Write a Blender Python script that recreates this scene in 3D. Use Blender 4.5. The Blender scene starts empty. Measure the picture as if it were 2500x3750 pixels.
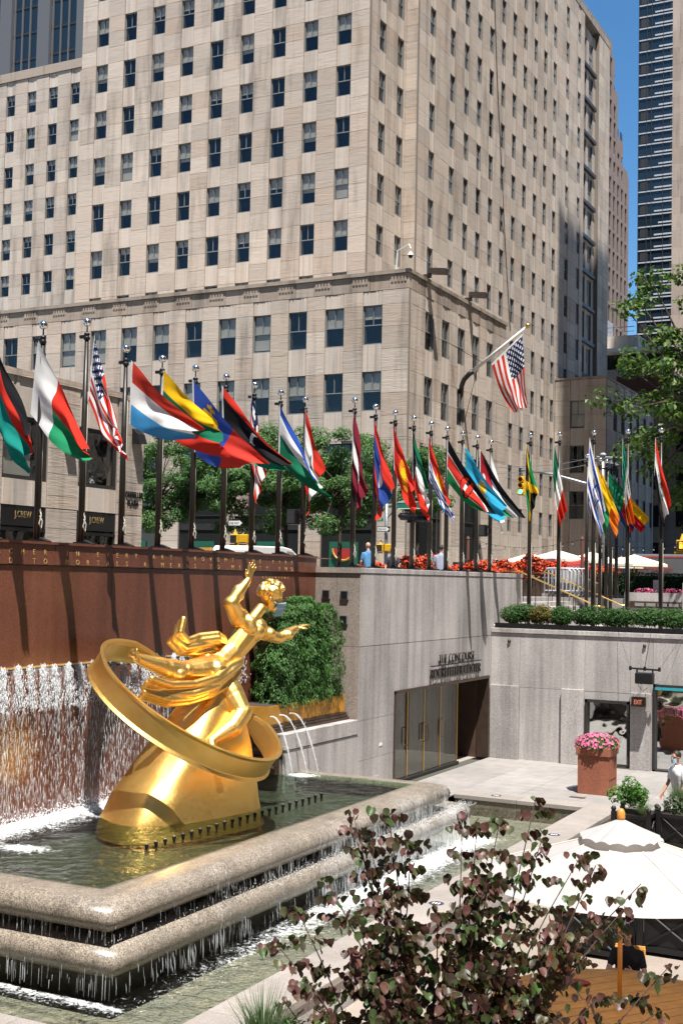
import bpy, bmesh, math, random
from mathutils import Vector, Matrix, Quaternion, noise
rnd = random.Random(11)
scene = bpy.context.scene
COL = scene.collection
PI = math.pi

# ------------------------------------------------------------------ camera
def cam_axes(yaw, pitch, roll):
    F = Vector((-math.sin(yaw)*math.cos(pitch), math.cos(yaw)*math.cos(pitch), math.sin(pitch)))
    r = Vector((math.cos(yaw), math.sin(yaw), 0)); u = r.cross(F)
    c, s = math.cos(roll), math.sin(roll)
    return F, c*r+s*u, -s*r+c*u
CAM_F, CAM_R, CAM_U = cam_axes(0.474789, 0.0537513, 0.0200064)
CAM_P = Vector((0, 0, 5.4))
cam = bpy.data.cameras.new('camera')
cam.sensor_fit = 'VERTICAL'; cam.sensor_height = 36; cam.lens = 36*4566.08/3750
cam.clip_start = 0.1; cam.clip_end = 5000
camo = bpy.data.objects.new('camera', cam); COL.objects.link(camo)
M = Matrix.Identity(4)
for i in range(3):
    M[i][0] = CAM_R[i]; M[i][1] = CAM_U[i]; M[i][2] = -CAM_F[i]; M[i][3] = CAM_P[i]
camo.matrix_world = M
scene.camera = camo
def in_frame(p, m=220):
    """is a world point near the picture (used only to skip repeats far outside it)"""
    d = Vector(p)-CAM_P; z = d.dot(CAM_F)
    if z < .5: return False
    x = 1250+4566*d.dot(CAM_R)/z; y = 1875-4566*d.dot(CAM_U)/z
    return -m < x < 2500+m and -m < y < 3750+m

# ------------------------------------------------------------------ sky and sun
SUN = Vector((.26, -.32, 1.0)).normalized()
world = bpy.data.worlds.new('World'); scene.world = world; world.use_nodes = True
wn = world.node_tree; bg = wn.nodes['Background']
sky = wn.nodes.new('ShaderNodeTexSky'); sky.sky_type = 'NISHITA'; sky.sun_disc = False
sky.sun_elevation = math.asin(SUN.z); sky.sun_rotation = math.atan2(SUN.x, SUN.y)
sky.air_density = 1.0; sky.dust_density = .15; sky.ozone_density = 7; sky.altitude = 10
hs = wn.nodes.new('ShaderNodeHueSaturation'); hs.inputs['Saturation'].default_value = 1.14; hs.inputs['Hue'].default_value = .494; wn.links.new(sky.outputs[0], hs.inputs['Color']); wn.links.new(hs.outputs[0], bg.inputs[0]); bg.inputs[1].default_value = .08
sun = bpy.data.lights.new('sun', 'SUN'); sun.energy = 5.0; sun.angle = math.radians(.53); sun.color = (1, .96, .90)
suno = bpy.data.objects.new('sun', sun); COL.objects.link(suno)
suno.rotation_euler = (-SUN).to_track_quat('-Z', 'Y').to_euler(); suno.location = (0, 0, 80)
scene.view_settings.view_transform = 'Standard'; scene.view_settings.look = 'None'
scene.view_settings.exposure = 1.0; scene.view_settings.gamma = 1
scene.view_settings.use_curve_mapping = False
scene.render.engine = 'CYCLES'
scene.cycles.max_bounces = 7; scene.cycles.transparent_max_bounces = 12
scene.cycles.caustics_reflective = False; scene.cycles.caustics_refractive = False
scene.cycles.sample_clamp_indirect = 6

# ------------------------------------------------------------------ materials
MATS = {}
def srgb(h):
    h = h.lstrip('#'); c = [int(h[i:i+2], 16)/255 for i in (0, 2, 4)]
    return tuple(x/12.92 if x <= .04045 else ((x+.055)/1.055)**2.4 for x in c)
class NT:
    def __init__(s, name):
        s.m = bpy.data.materials.new(name); s.m.use_nodes = True; s.t = s.m.node_tree; MATS[name] = s.m
        s.b = s.t.nodes['Principled BSDF']; s.out = s.t.nodes['Material Output']
    def n(s, typ, **kw):
        nd = s.t.nodes.new('ShaderNode'+typ)
        for k, v in kw.items():
            if k.startswith('i_'): nd.inputs[int(k[2:])].default_value = v
            else: setattr(nd, k, v)
        return nd
    def l(s, a, b): s.t.links.new(a, b)
    def pos(s, scale=(1, 1, 1), obj=False):
        src = s.n('TexCoord').outputs['Object'] if obj else s.n('NewGeometry').outputs['Position']
        mp = s.n('Mapping'); mp.inputs['Scale'].default_value = scale; s.l(src, mp.inputs[0]); return mp.outputs[0]
    def noise(s, vec, scale, detail=4, rough=.55, dist=0):
        nd = s.n('TexNoise'); nd.inputs['Scale'].default_value = scale; nd.inputs['Detail'].default_value = detail
        nd.inputs['Roughness'].default_value = rough; nd.inputs['Distortion'].default_value = dist
        s.l(vec, nd.inputs['Vector']); return nd.outputs[0]
    def ramp(s, fac, stops):
        r = s.n('ValToRGB'); e = r.color_ramp.elements
        while len(e) < len(stops): e.new(.5)
        for el, (p, c) in zip(e, stops): el.position = p; el.color = (*c, 1) if len(c) == 3 else c
        s.l(fac, r.inputs[0]); return r.outputs[0]
    def val(s, fac, a, b, lo=0., hi=1.):
        r = s.n('MapRange'); r.inputs[1].default_value = a; r.inputs[2].default_value = b
        r.inputs[3].default_value = lo; r.inputs[4].default_value = hi; s.l(fac, r.inputs[0]); return r.outputs[0]
    def mul(s, col, fac):
        m = s.n('Mix', data_type='RGBA', blend_type='MULTIPLY'); m.inputs[0].default_value = 1
        s.sock(m.inputs[6], col); s.sock(m.inputs[7], fac); return m.outputs[2]
    def mix(s, fac, a, b):
        m = s.n('Mix', data_type='RGBA'); s.sock(m.inputs[0], fac); s.sock(m.inputs[6], a); s.sock(m.inputs[7], b); return m.outputs[2]
    def math(s, op, a, b=0.):
        m = s.n('Math', operation=op); s.sock(m.inputs[0], a); s.sock(m.inputs[1], b); return m.outputs[0]
    def sock(s, inp, v):
        if isinstance(v, bpy.types.NodeSocket): s.l(v, inp)
        elif isinstance(v, (tuple, list)): inp.default_value = (*v, 1) if len(v) == 3 else v
        else: inp.default_value = v
    def bump(s, h, strength=.3, dist=.02):
        b = s.n('Bump'); b.inputs['Strength'].default_value = strength; b.inputs['Distance'].default_value = dist
        s.l(h, b.inputs['Height']); s.l(b.outputs[0], s.b.inputs['Normal']); return b.outputs[0]
    def set(s, **kw):
        mp = dict(col='Base Color', rough='Roughness', metal='Metallic', spec='Specular IOR Level', alpha='Alpha', coat='Coat Weight', trans='Transmission Weight', ior='IOR', emis='Emission Color', emi='Emission Strength', sss='Subsurface Weight', sheen='Sheen Weight')
        for k, v in kw.items(): s.sock(s.b.inputs[mp[k]], v)
        return s.m
    def rand(s):
        """one random number per piece: object and mesh island together"""
        a = s.n('ObjectInfo').outputs['Random']; b = s.n('NewGeometry').outputs['Random Per Island']
        return s.math('FRACT', s.math('ADD', a, b))
def simple(name, col, rough=.6, metal=0., var=.12, nscale=8, bump=.0, spec=.5, obj=False, coat=0):
    t = NT(name); v = t.pos(obj=obj); nz = t.noise(v, nscale, 5)
    c = t.mul(col, t.ramp(nz, [(.25, (1-var,)*3), (.75, (1+var*.6,)*3)]))
    r = t.val(nz, .3, .7, max(0, rough-.06), min(1, rough+.08))
    t.set(col=c, rough=r, metal=metal, spec=spec, coat=coat)
    if bump: t.bump(t.noise(v, nscale*3, 4), bump, .01)
    return t.m

def stone_mat(name, col, striate=1., rvar=.2, dirt=.35):
    t = NT(name); r = t.rand()
    p = t.pos((.25, .25, 2.4)); s1 = t.noise(p, 3.2, 6, .62, 1.2)
    p2 = t.pos((1, 1, .12)); s2 = t.noise(p2, 1.1, 5, .6)
    big = t.noise(t.pos(), .08, 3)
    c = t.mul(col, t.val(r, 0, 1, 1-rvar, 1+rvar*.55))
    c = t.mix(t.math('MULTIPLY', t.val(t.math('FRACT', t.math('MULTIPLY', r, 7.13)), .55, 1, 0, .45), 1.), c, tuple(x*y for x, y in zip(col, (.86, .74, .66))))
    c = t.mul(c, t.ramp(s1, [(.3, (1-.17*striate,)*3), (.55, (1.02,)*3), (.8, (1.06,)*3)]))
    c = t.mul(c, t.ramp(s2, [(.28, (1-dirt,)*3), (.5, (1,)*3)]))
    c = t.mul(c, t.val(big, .35, .65, .93, 1.05))
    t.set(col=c, rough=.85, spec=.25); t.bump(s1, .55*striate, .05); return t.m
stone_mat('limestone', (.51, .435, .365), .8, .17, .45)
stone_mat('limestone_spandrel', (.53, .465, .40), .25, .12, .4)
stone_mat('limestone_stained', (.36, .30, .245), .4, .2, .6)
stone_mat('limestone_warm', (.40, .315, .25), .6, .2, .35)
simple('mortar', (.22, .185, .155), .95)
simple('interior', (.018, .018, .02), .9)
simple('room_wall', (.22, .2, .17), .9)
def granite(name, col, spk=.5, rough=.55, streak=.22, rvar=.08, obj=False):
    t = NT(name); v = t.pos(); f = t.noise(v, 55, 2, .7); f2 = t.noise(v, 19, 3, .7)
    s = t.noise(t.pos((1, 1, .06)), 2.6, 5, .6); big = t.noise(v, .7, 4)
    c = t.mul(col, t.ramp(f, [(.32, (1-spk,)*3), (.5, (1,)*3), (.68, (1+spk*.9,)*3)]))
    c = t.mul(c, t.val(f2, .3, .7, 1-spk*.4, 1+spk*.35))
    c = t.mul(c, t.ramp(s, [(.3, (1-streak,)*3), (.6, (1.04,)*3)]))
    c = t.mul(c, t.val(big, .3, .7, .86, 1.08)); c = t.mul(c, t.val(t.rand(), 0, 1, 1-rvar, 1+rvar))
    t.set(col=c, rough=rough, spec=.4); t.bump(f, .12, .004); return t.m
granite('granite_grey', (.44, .41, .395), .42, .55, .4)
granite('granite_pier_shaded', (.30, .25, .215), .45, .5)  # same grey granite, browned and darkened for weaker light and wet
granite('granite_red', (.165, .060, .036), .35, .30, .25, .05)
granite('granite_basin', (.25, .212, .17), .75, .33, .28)
granite('granite_ledge', (.29, .255, .23), .25, .7, .1)
granite('paving', (.285, .265, .25), .14, .75, .16, .09)
granite('rink_floor', (.27, .225, .185), .18, .8, .05, .06)
granite('terrace_floor', (.33, .29, .26), .2, .8)
granite('asphalt', (.055, .053, .052), .35, .9)
granite('sidewalk', (.27, .255, .24), .2, .9)
granite('terracotta', (.30, .105, .06), .3, .75, .12)
t = NT('gold'); v = t.pos(); nz = t.noise(v, 4, 5); n2 = t.noise(v, 26, 4)
t.set(col=t.mix(t.val(nz, .35, .7), (1.0, .66, .21), (.98, .60, .16)), metal=1, rough=t.val(n2, .3, .7, .36, .46)); t.bump(t.noise(v, 5, 3), .04, .02)
t = NT('gold_leaf_letter'); t.set(col=(.66, .43, .16), metal=.35, rough=.4)
t = NT('brass'); t.set(col=(.80, .52, .15), metal=1, rough=.28)
simple('bronze_pole', (.022, .017, .013), .4, .25, .2, 5)
simple('bronze_frame', (.085, .056, .040), .42, .5, .15, 5)
simple('bronze_panel', (.10, .060, .042), .5, .35, .15, 3)
simple('black_metal', (.012, .012, .013), .45, .3, .2, 9)
simple('trailer_grey', (.09, .092, .095), .5)
simple('galvanised', (.55, .56, .58), .4, .3)
simple('sign_gold', (.22, .15, .06), .5)
simple('grey_metal', (.40, .41, .42), .4, .7, .12, 6)
simple('white_paint', (.78, .77, .74), .5, 0, .05, 3)
simple('tower_pier', (.105, .107, .112), .6)
simple('tower_line', (.40, .41, .42), .5)
simple('grey_paint', (.33, .34, .35), .55, 0, .1, 3)
simple('window_frame', (.20, .215, .22), .55, .1, .15, 4)
simple('dark_frame', (.035, .033, .032), .5, .3, .15, 4)
simple('blind', (.70, .68, .63), .85, 0, .1, 1.5)
simple('louver', (.11, .09, .075), .7)
simple('ochre_metal', (.52, .25, .035), .5, .2, .22, 3)
simple('yellow_paint', (.72, .40, .015), .45, 0, .12, 4)
simple('rope', (.45, .42, .36), .9)
simple('soil', (.05, .035, .025), .95, 0, .3, 12)
simple('wood_orange', (.80, .37, .085), .5, 0, .25, 6)
simple('wood_pole', (.62, .26, .05), .45, 0, .15, 6)
simple('rubber', (.02, .02, .02), .8)
simple('skin', (.52, .30, .215), .55, 0, .06, 20)
simple('skin_tan', (.42, .22, .14), .55, 0, .06, 20)
simple('hair_dark', (.018, .012, .009), .6, 0, .3, 40)
simple('cloth_blue', (.075, .22, .42), .85, 0, .15, 6, .2)
simple('cloth_pale', (.27, .30, .38), .85, 0, .1, 6, .2)
simple('cloth_white', (.75, .75, .76), .85, 0, .06, 6, .2)
simple('cloth_black', (.012, .012, .014), .85, 0, .2, 6, .2)
simple('cloth_orange', (.62, .16, .03), .85, 0, .1, 6, .2)
simple('cloth_navy', (.03, .035, .06), .85, 0, .1, 6, .2)
simple('cloth_cream', (.80, .73, .58), .85, 0, .05, 3)
simple('cloth_red', (.36, .03, .03), .85, 0, .1, 3)
simple('mask_blue', (.38, .56, .74), .8, 0, .08, 8, .3)
simple('sign_green', (.01, .17, .11), .4)
simple('teal', (.03, .30, .36), .4)
simple('paper_white', (.82, .82, .80), .6, 0, .03, 2)
simple('shop_green', (.012, .10, .06), .5)
simple('shop_red', (.36, .025, .025), .5)
simple('shop_yellow', (.5, .27, .025), .5)
t = NT('umbrella_white'); c = t.mul((.55, .545, .535), t.val(t.noise(t.pos(), 3, 4), .3, .7, .92, 1.04)); t.set(col=c, rough=.85)
ts = t.n('BsdfTranslucent'); t.l(c, ts.inputs[0]); mx = t.n('MixShader'); mx.inputs[0].default_value = .42; t.l(t.b.outputs[0], mx.inputs[1]); t.l(ts.outputs[0], mx.inputs[2]); t.l(mx.outputs[0], t.out.inputs[0])
simple('brick_dark', (.15, .065, .045), .9)
simple('bark', (.075, .055, .04), .9, 0, .4, 14, .6)
simple('stem', (.085, .045, .035), .7, 0, .3, 20)
t = NT('pane')  # window glass: thin, partly see-through, slightly wavy
lw = t.n('LayerWeight'); lw.inputs[0].default_value = .5
nb = t.n('Bump'); nb.inputs['Strength'].default_value = .22; nb.inputs['Distance'].default_value = .05
t.l(t.noise(t.pos(), .9, 2), nb.inputs['Height']); t.l(nb.outputs[0], lw.inputs[1])
gl = t.n('BsdfGlossy'); gl.inputs['Roughness'].default_value = .03; gl.inputs['Color'].default_value = (.92, .96, 1, 1); t.l(nb.outputs[0], gl.inputs['Normal'])
tr = t.n('BsdfTransparent'); tr.inputs[0].default_value = (.86, .86, .84, 1)
mx = t.n('MixShader'); t.l(t.val(t.math('POWER', lw.outputs['Facing'], 4.), 0, 1, .03, .9), mx.inputs[0]); t.l(tr.outputs[0], mx.inputs[1]); t.l(gl.outputs[0], mx.inputs[2]); t.l(mx.outputs[0], t.out.inputs[0])
t = NT('tower_glass'); t.set(col=(.012, .022, .032), rough=.06, spec=.6); t.bump(t.noise(t.pos(), .5, 2), .05, .05)
t = NT('shop_glass'); t.set(col=(.02, .022, .022), rough=.05, spec=.7); t.bump(t.noise(t.pos(), .6, 2), .06, .05)
t = NT('mirror_glass'); t.set(col=(.62, .64, .64), rough=.03, metal=1); t.bump(t.noise(t.pos(), 1.1, 2), .35, .06)
t = NT('lamp_green'); t.set(col=(.05, .8, .5), emis=(.1, 1, .55), emi=2.2)
t = NT('lamp_orange'); t.set(col=(.9, .3, .03), emis=(1, .3, .03), emi=1.5)
t = NT('lamp_off'); t.set(col=(.06, .02, .015), rough=.3)
t = NT('exit_red'); t.set(col=(.8, .35, .25), emis=(.9, .25, .15), emi=.35)
t = NT('ball'); nrm = t.n('NewGeometry'); t.set(col=(.86, .84, .80), metal=1, rough=.14)
# coloured cloth: flags carry their design as face colours
t = NT('flag_cloth'); at = t.n('VertexColor', layer_name='design'); v = t.pos(); nz = t.noise(v, 60, 2)
c = t.mul(at.outputs[0], t.val(nz, .3, .7, .93, 1.05))
t.set(col=c, rough=.8, spec=.12)
ts = t.n('BsdfTranslucent'); t.l(c, ts.inputs[0]); mx = t.n('MixShader'); mx.inputs[0].default_value = .32
t.l(t.b.outputs[0], mx.inputs[1]); t.l(ts.outputs[0], mx.inputs[2]); t.l(mx.outputs[0], t.out.inputs[0])
wv = t.n('TexNoise'); wv.inputs['Scale'].default_value = 9; t.l(t.pos((1, 1, .4)), wv.inputs['Vector']); t.bump(wv.outputs[0], .25, .02)
def leaf_mat(name, cols, rough=.5, trans=.35):
    t = NT(name); r = t.rand(); st = [((i+.5)/len(cols), c) for i, c in enumerate(cols)]
    c = t.ramp(r, st); c = t.mul(c, t.val(t.noise(t.pos(), 1.2, 3), .3, .7, .75, 1.2))
    t.set(col=c, rough=rough, spec=.35)
    ts = t.n('BsdfTranslucent'); t.l(t.mul(c, (1.2, 1.25, .7)), ts.inputs[0]); mx = t.n('MixShader'); mx.inputs[0].default_value = trans
    t.l(t.b.outputs[0], mx.inputs[1]); t.l(ts.outputs[0], mx.inputs[2]); t.l(mx.outputs[0], t.out.inputs[0]); return t.m
leaf_mat('leaf_locust', [(.065, .14, .045), (.095, .19, .06), (.14, .25, .085), (.075, .16, .05)])
leaf_mat('leaf_plane', [(.05, .12, .02), (.09, .17, .03), (.14, .20, .045), (.035, .08, .015)])
leaf_mat('leaf_yew', [(.045, .12, .03), (.065, .16, .04), (.08, .19, .045), (.12, .23, .07)])
leaf_mat('leaf_box', [(.03, .09, .02), (.05, .13, .03), (.07, .16, .03), (.02, .06, .012)])
leaf_mat('leaf_boxgold', [(.12, .12, .02), (.2, .15, .03), (.09, .11, .02), (.16, .11, .03)])
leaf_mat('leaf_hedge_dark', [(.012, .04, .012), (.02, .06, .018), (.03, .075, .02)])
leaf_mat('leaf_bright', [(.08, .2, .03), (.06, .16, .03), (.11, .24, .05)])
leaf_mat('leaf_grass', [(.09, .16, .06), (.12, .19, .09), (.07, .13, .05), (.16, .21, .11)])
leaf_mat('leaf_sage', [(.14, .19, .12), (.18, .22, .15), (.10, .16, .08)])
leaf_mat('leaf_redbud', [(.095, .040, .036), (.16, .070, .060), (.05, .085, .024), (.055, .032, .026), (.06, .115, .03), (.12, .052, .045), (.05, .044, .022)], .42, .3)
leaf_mat('begonia_leaf', [(.09, .012, .008), (.16, .02, .012), (.05, .012, .01), (.22, .03, .015)], .35, .2)
leaf_mat('begonia_flower', [(.80, .08, .015), (.85, .13, .03), (.7, .05, .015)], .5, .3)
leaf_mat('petal_pink', [(.72, .10, .30), (.80, .18, .40), (.62, .06, .22), (.85, .35, .5)], .5, .3)

# ------------------------------------------------------------------ mesh helpers
def link(o, parent=None):
    COL.objects.link(o)
    if parent is not None: o.parent = parent
    return o
def tag(o, label=None, cat=None, group=None, kind=None):
    if label: o['label'] = label
    if cat: o['category'] = cat
    if group: o['group'] = group
    if kind: o['kind'] = kind
    return o
def thing(name, label, cat, loc=(0, 0, 0), group=None):
    o = bpy.data.objects.new(name, None); o.empty_display_size = .1; o.location = loc
    COL.objects.link(o); return tag(o, label, cat, group)
class MB:
    def __init__(s): s.v = []; s.f = []; s.mi = []; s.cur = 0
    def add(s, vs, fs):
        b = len(s.v); s.v.extend([tuple(p) for p in vs]); s.f.extend([tuple(b+i for i in f) for f in fs]); s.mi.extend([s.cur]*len(fs)); return s
    def box(s, x0, x1, y0, y1, z0, z1):
        vs = [(x, y, z) for z in (z0, z1) for y in (y0, y1) for x in (x0, x1)]
        return s.add(vs, [(0, 2, 3, 1), (4, 5, 7, 6), (0, 1, 5, 4), (2, 6, 7, 3), (0, 4, 6, 2), (1, 3, 7, 5)])
    def fbox(s, O, U, N, u0, u1, n0, n1, z0, z1):
        """box in a wall frame: along U, out along N"""
        O = Vector(O); vs = [O+U*u+N*n+Vector((0, 0, z)) for z in (z0, z1) for n in (n0, n1) for u in (u0, u1)]
        f = [(0, 2, 3, 1), (4, 5, 7, 6), (0, 1, 5, 4), (2, 6, 7, 3), (0, 4, 6, 2), (1, 3, 7, 5)]
        if U.cross(N).z < 0: f = [tuple(reversed(q)) for q in f]
        return s.add(vs, f)
    def ob(s, M, sx, sy, sz):
        vs = [M @ Vector((x*sx/2, y*sy/2, z*sz/2)) for z in (-1, 1) for y in (-1, 1) for x in (-1, 1)]
        return s.add(vs, [(0, 2, 3, 1), (4, 5, 7, 6), (0, 1, 5, 4), (2, 6, 7, 3), (0, 4, 6, 2), (1, 3, 7, 5)])
    def tube(s, pts, rad, n=8, cap=True):
        pts = [Vector(p) for p in pts]; k = len(pts)
        rad = [rad]*k if isinstance(rad, (int, float)) else rad
        rings = []; prev = None
        for i, p in enumerate(pts):
            d = (pts[min(i+1, k-1)]-pts[max(i-1, 0)])
            d = d.normalized() if d.length > 1e-9 else Vector((0, 0, 1))
            if prev is None: a = d.orthogonal().normalized()
            else:
                a = prev-d*prev.dot(d); a = a.normalized() if a.length > 1e-6 else d.orthogonal().normalized()
            prev = a; b = d.cross(a)
            rings.append([p+(a*math.cos(2*PI*j/n)+b*math.sin(2*PI*j/n))*rad[i] for j in range(n)])
        vs = [q for r in rings for q in r]; fs = []
        for i in range(k-1):
            for j in range(n): fs.append((i*n+j, i*n+(j+1) % n, (i+1)*n+(j+1) % n, (i+1)*n+j))
        if cap: fs.append(tuple(reversed(range(n)))); fs.append(tuple((k-1)*n+j for j in range(n)))
        return s.add(vs, fs)
    def lathe(s, prof, c=(0, 0, 0), n=16, M=None):
        vs = []; fs = []
        for r, z in prof:
            for j in range(n):
                p = Vector((r*math.cos(2*PI*j/n), r*math.sin(2*PI*j/n), z)); p = M @ p if M else p+Vector(c); vs.append(p)
        for i in range(len(prof)-1):
            for j in range(n): fs.append((i*n+j, i*n+(j+1) % n, (i+1)*n+(j+1) % n, (i+1)*n+j))
        fs.append(tuple(reversed(range(n)))); fs.append(tuple((len(prof)-1)*n+j for j in range(n)))
        return s.add(vs, fs)
    def ball(s, c, r, n=12, m=8, sc=(1, 1, 1), M=None):
        prof = []
        vs = []; fs = []; c = Vector(c)
        for i in range(m+1):
            a = PI*i/m-PI/2
            for j in range(n):
                p = Vector((math.cos(a)*math.cos(2*PI*j/n)*sc[0], math.cos(a)*math.sin(2*PI*j/n)*sc[1], math.sin(a)*sc[2]))*r
                vs.append(c+(M @ p if M else p))
        for i in range(m):
            for j in range(n): fs.append((i*n+j, i*n+(j+1) % n, (i+1)*n+(j+1) % n, (i+1)*n+j))
        return s.add(vs, fs)
    def quad(s, a, b, c, d): return s.add([a, b, c, d], [(0, 1, 2, 3)])
    def grid(s, nu, nv, fn):
        vs = [fn(i/nu, j/nv) for j in range(nv+1) for i in range(nu+1)]
        fs = [(j*(nu+1)+i, j*(nu+1)+i+1, (j+1)*(nu+1)+i+1, (j+1)*(nu+1)+i) for j in range(nv) for i in range(nu)]
        return s.add(vs, fs)
    def mesh(s, name, mats, smooth=False):
        me = bpy.data.meshes.new(name); me.from_pydata(s.v, [], s.f)
        for m in (mats if isinstance(mats, (list, tuple)) else [mats]): me.materials.append(MATS[m])
        if any(s.mi): me.polygons.foreach_set('material_index', s.mi)
        if smooth: me.polygons.foreach_set('use_smooth', [True]*len(me.polygons))
        me.update(); return me
    def build(s, name, mats, parent=None, smooth=False, kind=None, bevel=0):
        """vertices are world coordinates; the object sits at its parent's origin"""
        me = s.mesh(name, mats, smooth); o = bpy.data.objects.new(name, me)
        if parent is not None:
            off = world_loc(parent); me.transform(Matrix.Translation(-off))
        if bevel:
            b = o.modifiers.new('bevel', 'BEVEL'); b.width = bevel; b.segments = 2; b.limit_method = 'ANGLE'; b.angle_limit = .6
        link(o, parent)
        if kind: o['kind'] = kind
        return o
def world_loc(o):
    p = Vector((0, 0, 0))
    while o is not None: p += o.location; o = o.parent
    return p
def struct(o): o['kind'] = 'structure'; return o
def place(name, me, M, parent):
    """a copy of shared mesh data placed by a world matrix under its parent"""
    o = bpy.data.objects.new(name, me)
    o.matrix_basis = Matrix.Translation(-world_loc(parent)) @ M if parent is not None else M
    return link(o, parent)
def frame_matrix(p, U, N, su=1, sn=1, sz=1):
    M = Matrix.Identity(4); Z = Vector((0, 0, 1))
    for i in range(3): M[i][0] = U[i]*su; M[i][1] = N[i]*sn; M[i][2] = Z[i]*sz; M[i][3] = p[i]
    return M
def text_mesh(s, size, ext=.0, align='LEFT', width=None, thin=0.):
    cu = bpy.data.curves.new('text', 'FONT'); cu.body = s; cu.size = size; cu.extrude = ext; cu.align_x = align; cu.resolution_u = 3; cu.offset = thin
    o = bpy.data.objects.new('text', cu); COL.objects.link(o)
    dg = bpy.context.evaluated_depsgraph_get(); me = bpy.data.meshes.new_from_object(o.evaluated_get(dg))
    bpy.data.objects.remove(o); bpy.data.curves.remove(cu)
    if width:
        xs = [v.co.x for v in me.vertices]; k = width/(max(xs)-min(xs)); x0 = min(xs)
        for v in me.vertices: v.co.x = (v.co.x-x0)*k
    return me
def put_text(name, s, size, p, U, N, mat, parent, ext=.005, align='LEFT', width=None, thin=0.):
    """lettering standing on a wall: reads along U, faces N, baseline at p"""
    me = text_mesh(s, size, ext, align, width, thin); me.name = name; me.materials.clear(); me.materials.append(MATS[mat])
    M = Matrix.Identity(4); U = Vector(U); N = Vector(N); Z = N.cross(U)
    for i in range(3): M[i][0] = U[i]; M[i][1] = Z[i]; M[i][2] = N[i]; M[i][3] = p[i]
    return place(name, me, M, parent)
X_ = Vector((1, 0, 0)); Y_ = Vector((0, 1, 0)); Z_ = Vector((0, 0, 1))
_cube = MB().box(-.5, .5, -.5, .5, -.5, .5)
CUBES = {}
def cube(mat):
    if mat not in CUBES: CUBES[mat] = _cube.mesh('block_'+mat, mat)
    return CUBES[mat]
def panels(parent, O, U, N, us, zs, n0, n1, mat, name='panel', gap=.008, skip=None):
    """stone slabs on a wall, each a piece of its own with a recessed joint round it"""
    for i in range(len(us)-1):
        for j in range(len(zs)-1):
            if skip and skip(us[i], us[i+1], zs[j], zs[j+1]): continue
            c = Vector(O)+U*((us[i]+us[i+1])/2)+N*((n0+n1)/2)+Z_*((zs[j]+zs[j+1])/2)
            place(name, cube(mat), frame_matrix(c, U, N, us[i+1]-us[i]-gap, n1-n0, zs[j+1]-zs[j]-gap), parent)
# ================================================================== ground
g = MB()
for x0, x1, y0, y1 in ((-900, -14.9, -900, 900), (-14.9, 16, 46.5, 900), (-14.9, 16, -900, -14), (16, 900, -900, 900)):
    g.box(x0, x1, y0, y1, 3.0, 4.88)
struct(g.build('ground', 'sidewalk'))
r = MB().box(-31.5, -19.5, -200, 47.5, 4.884, 4.888).box(-300, 300, 47.5, 60.5, 4.884, 4.892).box(-27, -16, 60.5, 400, 4.884, 4.890)
struct(r.build('road', 'asphalt'))
k = MB()
for x0, x1, y0, y1 in ((-19.5, -19.3, -200, 47.5), (-31.7, -31.5, -200, 47.5), (-300, -31.7, 60.5, 60.7), (-300, -31.7, 47.3, 47.5), (-16, 300, 60.5, 60.7), (-19.3, 300, 47.3, 47.5)):
    k.box(x0, x1, y0, y1, 4.87, 5.0)
struct(k.build('kerb', 'granite_ledge'))
# sunken plaza floors
pf = struct(MB().box(-13.6, 16, 30.5, 36.9, -.6, -.014).box(-13.6, -11.95, 25.6, 30.5, -.6, -.014).build('plaza_floor', 'mortar'))
ys = [30.505, 32.1, 33.7, 35.3, 36.88]
xs = [-13.58+1.52*i for i in range(20)]
for i in range(len(xs)-1):
    for j in range(len(ys)-1):
        if xs[i] > 4: continue
        c = Vector(((xs[i]+xs[i+1])/2, (ys[j]+ys[j+1])/2, -.02))
        place('paving_slab', cube('paving'), frame_matrix(c, X_, Y_, xs[i+1]-xs[i]-.008, ys[j+1]-ys[j]-.008, .04), pf)
for j, (a, b) in enumerate(((25.6, 27.2), (27.2, 28.85), (28.85, 30.5))):
    place('paving_slab', cube('paving'), frame_matrix(Vector((-12.78, (a+b)/2, -.02)), X_, Y_, 1.63, b-a-.008, .04), pf)
rf = struct(MB().box(-7.8, 16, -14, 30.5, -.9, -.47).build('rink_floor', 'mortar'))
for i in range(7):
    for j in range(14):
        x0 = -7.78+1.9*i; y0 = 2.6+2.0*j
        if y0+2 > 30.5: y1 = 30.48
        else: y1 = y0+2.0
        place('floor_slab', cube('rink_floor'), frame_matrix(Vector((x0+.95, (y0+y1)/2, -.465)), X_, Y_, 1.892, y1-y0-.008, .03), rf)
struct(MB().box(-14.86, 16, 36.9, 46.5, 3.0, 3.8).build('terrace_floor', 'terrace_floor'))

# ================================================================== red granite fountain wall
FW = thing('fountain_wall', 'polished red granite fountain wall with gilt inscription behind the gold sculpture', 'wall', (-15.2, 20, 0))
MB().box(-15.6, -14.9, 5, 27.55, 0, 5.88).build('core', 'mortar', FW)
jy = [5.5, 7.25, 9.0, 10.7, 12.43, 14.16, 15.9, 17.63, 19.33, 21.1, 22.88, 24.6, 26.3, 27.55]
panels(FW, (-14.86, 0, 0), Y_, X_, jy, [.4, 3.74, 5.535], -.05, 0, 'granite_red', gap=.007)
panels(FW, (-14.86, 0, 0), Y_, X_, jy, [5.541, 5.91], -.05, .03, 'granite_red', 'frieze_slab', gap=.012)
for a, b in ((5.5, 16.4), (16.4, 27.55), (27.56, 28.45)):
    MB().box(-15.62, -14.80 if b < 28 else -14.86, a, b-.008, 5.912, 5.96 if b < 28 else 5.93).build('coping', 'granite_red', FW)
MB().box(-14.87, -14.835, 5.5, 24.4, 3.735, 3.765).build('spill_edge', 'gold_leaf_letter', FW)
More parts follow.
